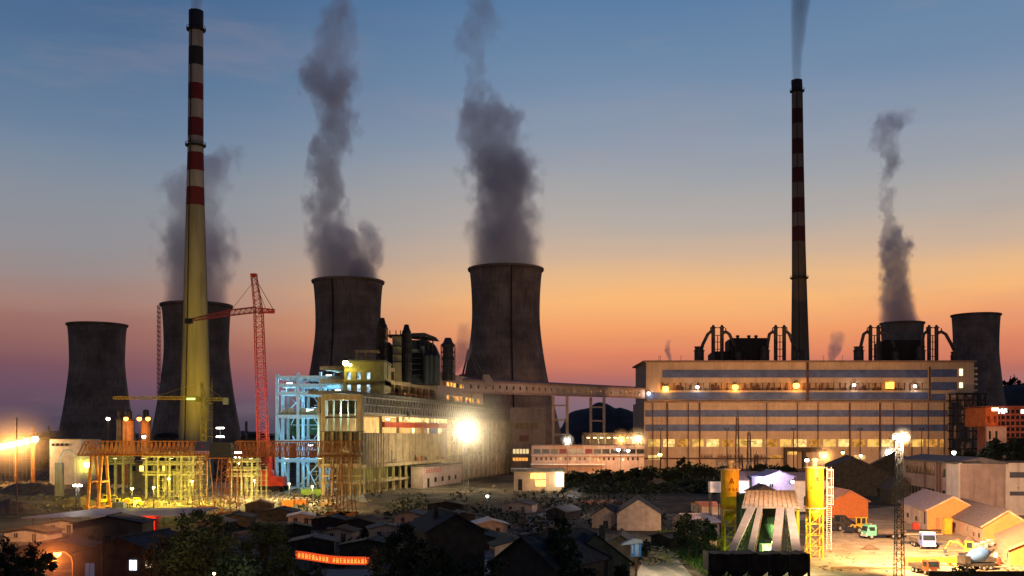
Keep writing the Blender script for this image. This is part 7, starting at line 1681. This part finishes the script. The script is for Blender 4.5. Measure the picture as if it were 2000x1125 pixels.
for k in range(9): x = X(75+k*36,D)-ORG[lr.name].x; m.box(x-.12,x+.12,-3.5,-3.3,0,2.3)
m.build('posts', STEEL, lr) if False else None
for k in range(9): x = X(75+k*36,D)-ORG[lr.name].x; q = MB(); q.box(x-.12,x+.12,-3.2,-3.0,0,2.4); q.build('post', STEEL, lr)
# red lit stall
rs = thing('red_stall', 'small stall glowing red behind the brown house at lower left', 'stall', (X(287,256),256,0))
REDG = mat('red_cloth', (.7,.05,.03), .7, .3, 1)
m = MB(); m.box(-2,2,0,3,0,3.9); m.build('cabin', REDG, rs); m = MB(); m.ext([(-2.6,4.0),(2.6,4.0),(2.1,4.7),(-2.1,4.7)],-.8,3.4); m.build('canopy', REDG, rs)
for k in range(3): m = MB(); m.box(-1.7+k*1.2,-.9+k*1.2,-.12,-.02,1.2,3.4); m.build('panel', em('red_glow', (1,.05,.02), 1.6, .5, 1.5), rs)
m = MB(); m.box(.6,2.6,-1.6,-.9,.0,1.2); m.build('counter', REDG, rs); point((X(287,256),252,3.6), (1,.1,.04), 900, parent=rs); point((X(280,256),251,5), (1,.1,.04), 700, parent=rs)
# poles
for i, (px, top, D, l) in enumerate([(200,1045,118,'left wooden utility pole before the dark house'),(302,1040,116,'right wooden utility pole before the trees'),(33,815,300,'very tall thin pole at the left edge of the view')]):
    t = thing('utility_pole', l, 'utility pole', (X(px,D),D,0), group='thin poles in the left foreground'); h = Z(top,D); m = MB(); m.tube((0,0,0),(0,0,h),.2,.15,8); m.build('pole', mat('pole_wood', (.12,.08,.055), .9), t); m = MB(); m.bar((-.7,0,h-.5),(.7,0,h-.5),.12); m.build('crossarm', mat('pole_wood', (0,0,0)), t)
sl_ = thing('street_lamp', 'orange glowing street lamp on a curved arm at bottom left', 'street lamp', (X(142,120),120,0)); D = 120; h = Z(1088,D)
m = MB(); dx = X(112,D)-X(142,D); m.path([(0,0,0),(0,0,h-.6),(-.15,0,h),(dx*.5,0,h+.6),(dx,0,h+.65)],[.1,.08,.07,.06,.05],8); m.build('post', mat('lamp_post_grey', (.25,.2,.2), .6), sl_)
m = MB(); m.lathe([(.1,.25),(.42,.05),(.42,0),(.1,.0)],14,(dx,0,h+.55)); m.build('lamp_hood', STEEL, sl_); m = MB(); m.lathe([(.01,-.42)]+[(.42*math.cos(R(a)),.42*math.sin(R(a))) for a in range(-75,30,15)]+[(.01,.2)],14,(dx,0,h+.42),caps=False); m.build('bulb', em('street_bulb', (1,.36,.06), 12), sl_, smooth=True)
point((X(112,D),D-.9,h-.2), (1,.22,.03), 2400, parent=sl_, r=.3)
lm2 = thing('lamp_mast', 'lattice mast with a bar of white lamps above the left spoil heaps', 'lamp mast', (X(152,300),300,0)); D = 300; h = Z(951,D)
m = MB(); lattice(m,(0,0,0),(0,0,h),1.2,.7,9,.12,.07); m.build('tower', STEEL, lm2); m = MB(); m.box(-1.4,1.4,-.2,.2,h,h+.15); m.build('crossarm', STEEL, lm2)
for k in range(5): m = MB(); m.lathe([(.01,-.3)]+[(.32*math.cos(R(a)),.32*math.sin(R(a))) for a in range(-70,80,20)]+[(.01,.3)],10,(-1.1+k*.55,-.3,h+.4+.15*(k%2)),caps=False); m.build('lamp_head', E_WHITE, lm2)
point((X(152,D),D-2,h), (1,.85,.7), 1800, parent=lm2)
lamp(952,969,290,'w','small white lamp among the dark sheds right of the great floodlight',350,rad=.4)
lamp(1130,1066,190,'r','small red lamp at the dark corner of the olive gabled house',160,rad=.35)
# banner
D = 158; bn = thing('banner', 'red banner with added glow and orange characters strung between two posts', 'banner', (X(650,D),D,0))
bl, br_ = Vector((X(577,D)-X(650,D),0,Z(1083,D))), Vector((X(726,D)-X(650,D),0,Z(1096,D))); dirb = (br_-bl)
BM = em('banner_red_glow', (1,.09,.02), .85); BC = em('banner_letter_glow', (1,.5,.08), 1.2)  # emission stands in for lamplight on the cloth and characters
m = MB(); n = 24; vs = []
for k in range(n+1):
    t = k/n; c = bl+dirb*t+Vector((0,.25*math.sin(t*9),-.28*math.sin(math.pi*t)+.4*0)); hh = .62
    vs += [c+Vector((0,0,hh)), c-Vector((0,0,hh)), c+Vector((0,.06,hh)), c+Vector((0,.06,-hh))]
fs = []
for k in range(n): a = k*4; b = a+4; fs += [(a,a+1,b+1,b),(a+2,b+2,b+3,a+3),(a,b,b+2,a+2),(a+1,a+3,b+3,b+1)]
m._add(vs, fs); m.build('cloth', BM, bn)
m = MB(); rnd = random.Random(8); kk = 0
for k in range(20):
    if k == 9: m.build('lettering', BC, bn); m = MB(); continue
    t = .05+k*.046; c = bl+dirb*t+Vector((0,.25*math.sin(t*9)-.06,-.28*math.sin(math.pi*t))); glyph(m, c.x-.2, c.z-.4, .42, .8, c.y, rnd, .07)
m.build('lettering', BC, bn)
for e in (bl, br_): m = MB(); m.tube((e.x,.2,0),(e.x,.2,e.z+.9),.09,.07,8); m.build('post', mat('pole_wood', (0,0,0)), bn)
point((X(650,D),D-3,Z(1098,D)-1.5), (1,.35,.15), 120, parent=bn); point((X(690,D),D-3,Z(1120,D)), (1,.8,.6), 160, parent=bn)  # added fills before the banner, no fixture
tree(735,156,1068,44,'scruffy pale branched shrub at the right end of the red banner',seed=95,n=900,m_=mat('dry_leaf', (.16,.11,.06), .9, .4, 1),leaf=.22,name='bush',cat='bush')
# sign box on a post
D = 172; sb = thing('advertising_box', 'blue and white lit box sign on a post beside the timber heap', 'sign', (X(1243,D),D,0)); 
m = MB(); m.box(-.95,.75,-.5,.5,Z(1087,D),Z(1060,D)); m.build('box', mat('sign_blue', (.12,.35,.62), .5, .3, 1.5), sb); m = MB(); m.box(-.3,.3,-.6,-.52,Z(1086,D),Z(1062,D)); m.box(-.85,-.6,-.6,-.52,Z(1080,D),Z(1064,D)); m.build('pale_face', mat('sign_white', (.6,.7,.75), .5), sb)
m = MB(); m.ext([(-2.6,Z(1064,D)),(1.0,Z(1060,D)+.02),(.9,Z(1055,D)),(-.6,Z(1052,D)),(-2.4,Z(1061,D))],-.9,.9); m.build('canopy', mat('cream_canopy', (.5,.48,.4), .7), sb); m = MB(); m.box(-.25,.1,-.2,.2,0,Z(1087,D)-.01); m.build('post', mat('rusty_door', (0,0,0)), sb)
point((X(1243,D)-1,D-5,8), (.8,.9,1), 260); point((X(1290,185),183,8), (1,.84,.52), 3200)  # added fills for the sign, path and timber, no fixture
# foreground trees
GL = mat('leaf_near', (.10,.105,.04), .8, .45, .5)
for i, (px, D, top, w, n, mt, l) in enumerate([(395,112,985,190,9000,GL,'large leafy tree at lower left, tallest of the foreground'),(520,118,1003,130,6500,GL,'leafy tree right of the tallest foreground tree'),(330,125,1035,110,4000,GL,'smaller tree in front of the red stall'),
  (455,104,1060,150,4500,LEAFD,'dark tree low between the two leafy foreground trees'),(600,115,1085,80,2500,LEAFD,'dark bushy tree under the left end of the banner'),(790,120,1010,110,5000,LEAFD,'tall blue black tree left of the blue black house'),(745,112,1075,90,3000,LEAFD,'dark tree at the right end of the banner'),
  (860,112,1050,130,5000,LEAFD,'wide dark tree before the blue black house'),(955,110,1075,110,4500,LEAFD,'dark tree at the bottom centre between the roofs'),(1095,150,1000,80,4000,LEAFD,'rounded black tree standing before the grey road'),(1130,118,1070,90,3500,LEAFD,'black tree at the foot of the olive gabled house'),
  (1345,205,1000,70,3000,LEAFD,'black tree between the pale barn and the orange yellow silo'),(1375,195,1010,60,2500,LEAFD,'black tree just left of the green lit silo legs'),(60,108,1040,120,4000,LEAFD,'dark tree under the orange street lamp glow'),(10,112,1030,80,3000,LEAFD,'dark tree at the left edge of the view'),(1215,150,1095,40,1500,LEAFD,'low dark bush below the box sign')]):
    tree(px, D, top, w, l, seed=120+i, n=n, m_=mt, leaf=.26 if D < 130 else .34, group='foreground trees', clumps=60, trunkh=.2)
point((X(330,100),92,10), (1,.72,.4), 900);  # added fill to lift the near leaves, no fixture
lamp(418,1120,100,'y','tiny warm lamp glinting through the leaves at the bottom edge',60,rad=.15)
# low wall lit before the lane, logs
pt = thing('stacked_tubes', 'dense stack of glinting pipe ends on the dark ground', 'pipe stack', gp(1180,985), R(20)); rr = random.Random(6)
for r_ in range(5):
    for k in range(11): m = MB(); x = -6+k*1.15+(r_%2)*.55; m.tube((x,-1.5+r_*1.6,.5+.1*r_),(x,0+r_*1.6,.5+.1*r_),.45,None,10); m.build('tube', [RUST, CONC_L, RUST, DKV][(k*3+r_)%4], pt)
point((X(1180,330),318,9), (1,.55,.3), 2200); point((X(1325,262),250,9), (1,.8,.78), 900); point((X(1120,330),316,10), (.8,.85,.9), 1600)  # added fills over tubes, sheds, road and barn, next line too
point((X(1246,255),246,9), (1,.78,.6), 2400); point((X(1185,250),245,8), (1,.7,.4), 350); point((X(1170,140),138,10), (.7,.85,.55), 260)
spot((X(60,200),215,30),(X(100,300),300,0),(1,.5,.2),110000,120)  # added sodium coloured fill over the left ground, no fixture
add_halo((X(112,120),119,Z(1077,120)),7.5,.035,'orange halo added round the curved street lamp')
add_halo((X(1757,175),173.5,Z(852,175)),2.0,.02,'pale halo added round the mast lamp platform')

point((X(440,100),88,12), (1,.8,.4), 1100); point((X(560,110),98,12), (.8,.8,.45), 800)  # more added fill on the foreground trees, no fixture

for o in list(COL.objects):
    if o.parent is None and o.get('category') in ('truck','loader') and 200 < o.location.y < 300: o.scale = (1.25,1.25,1.25)
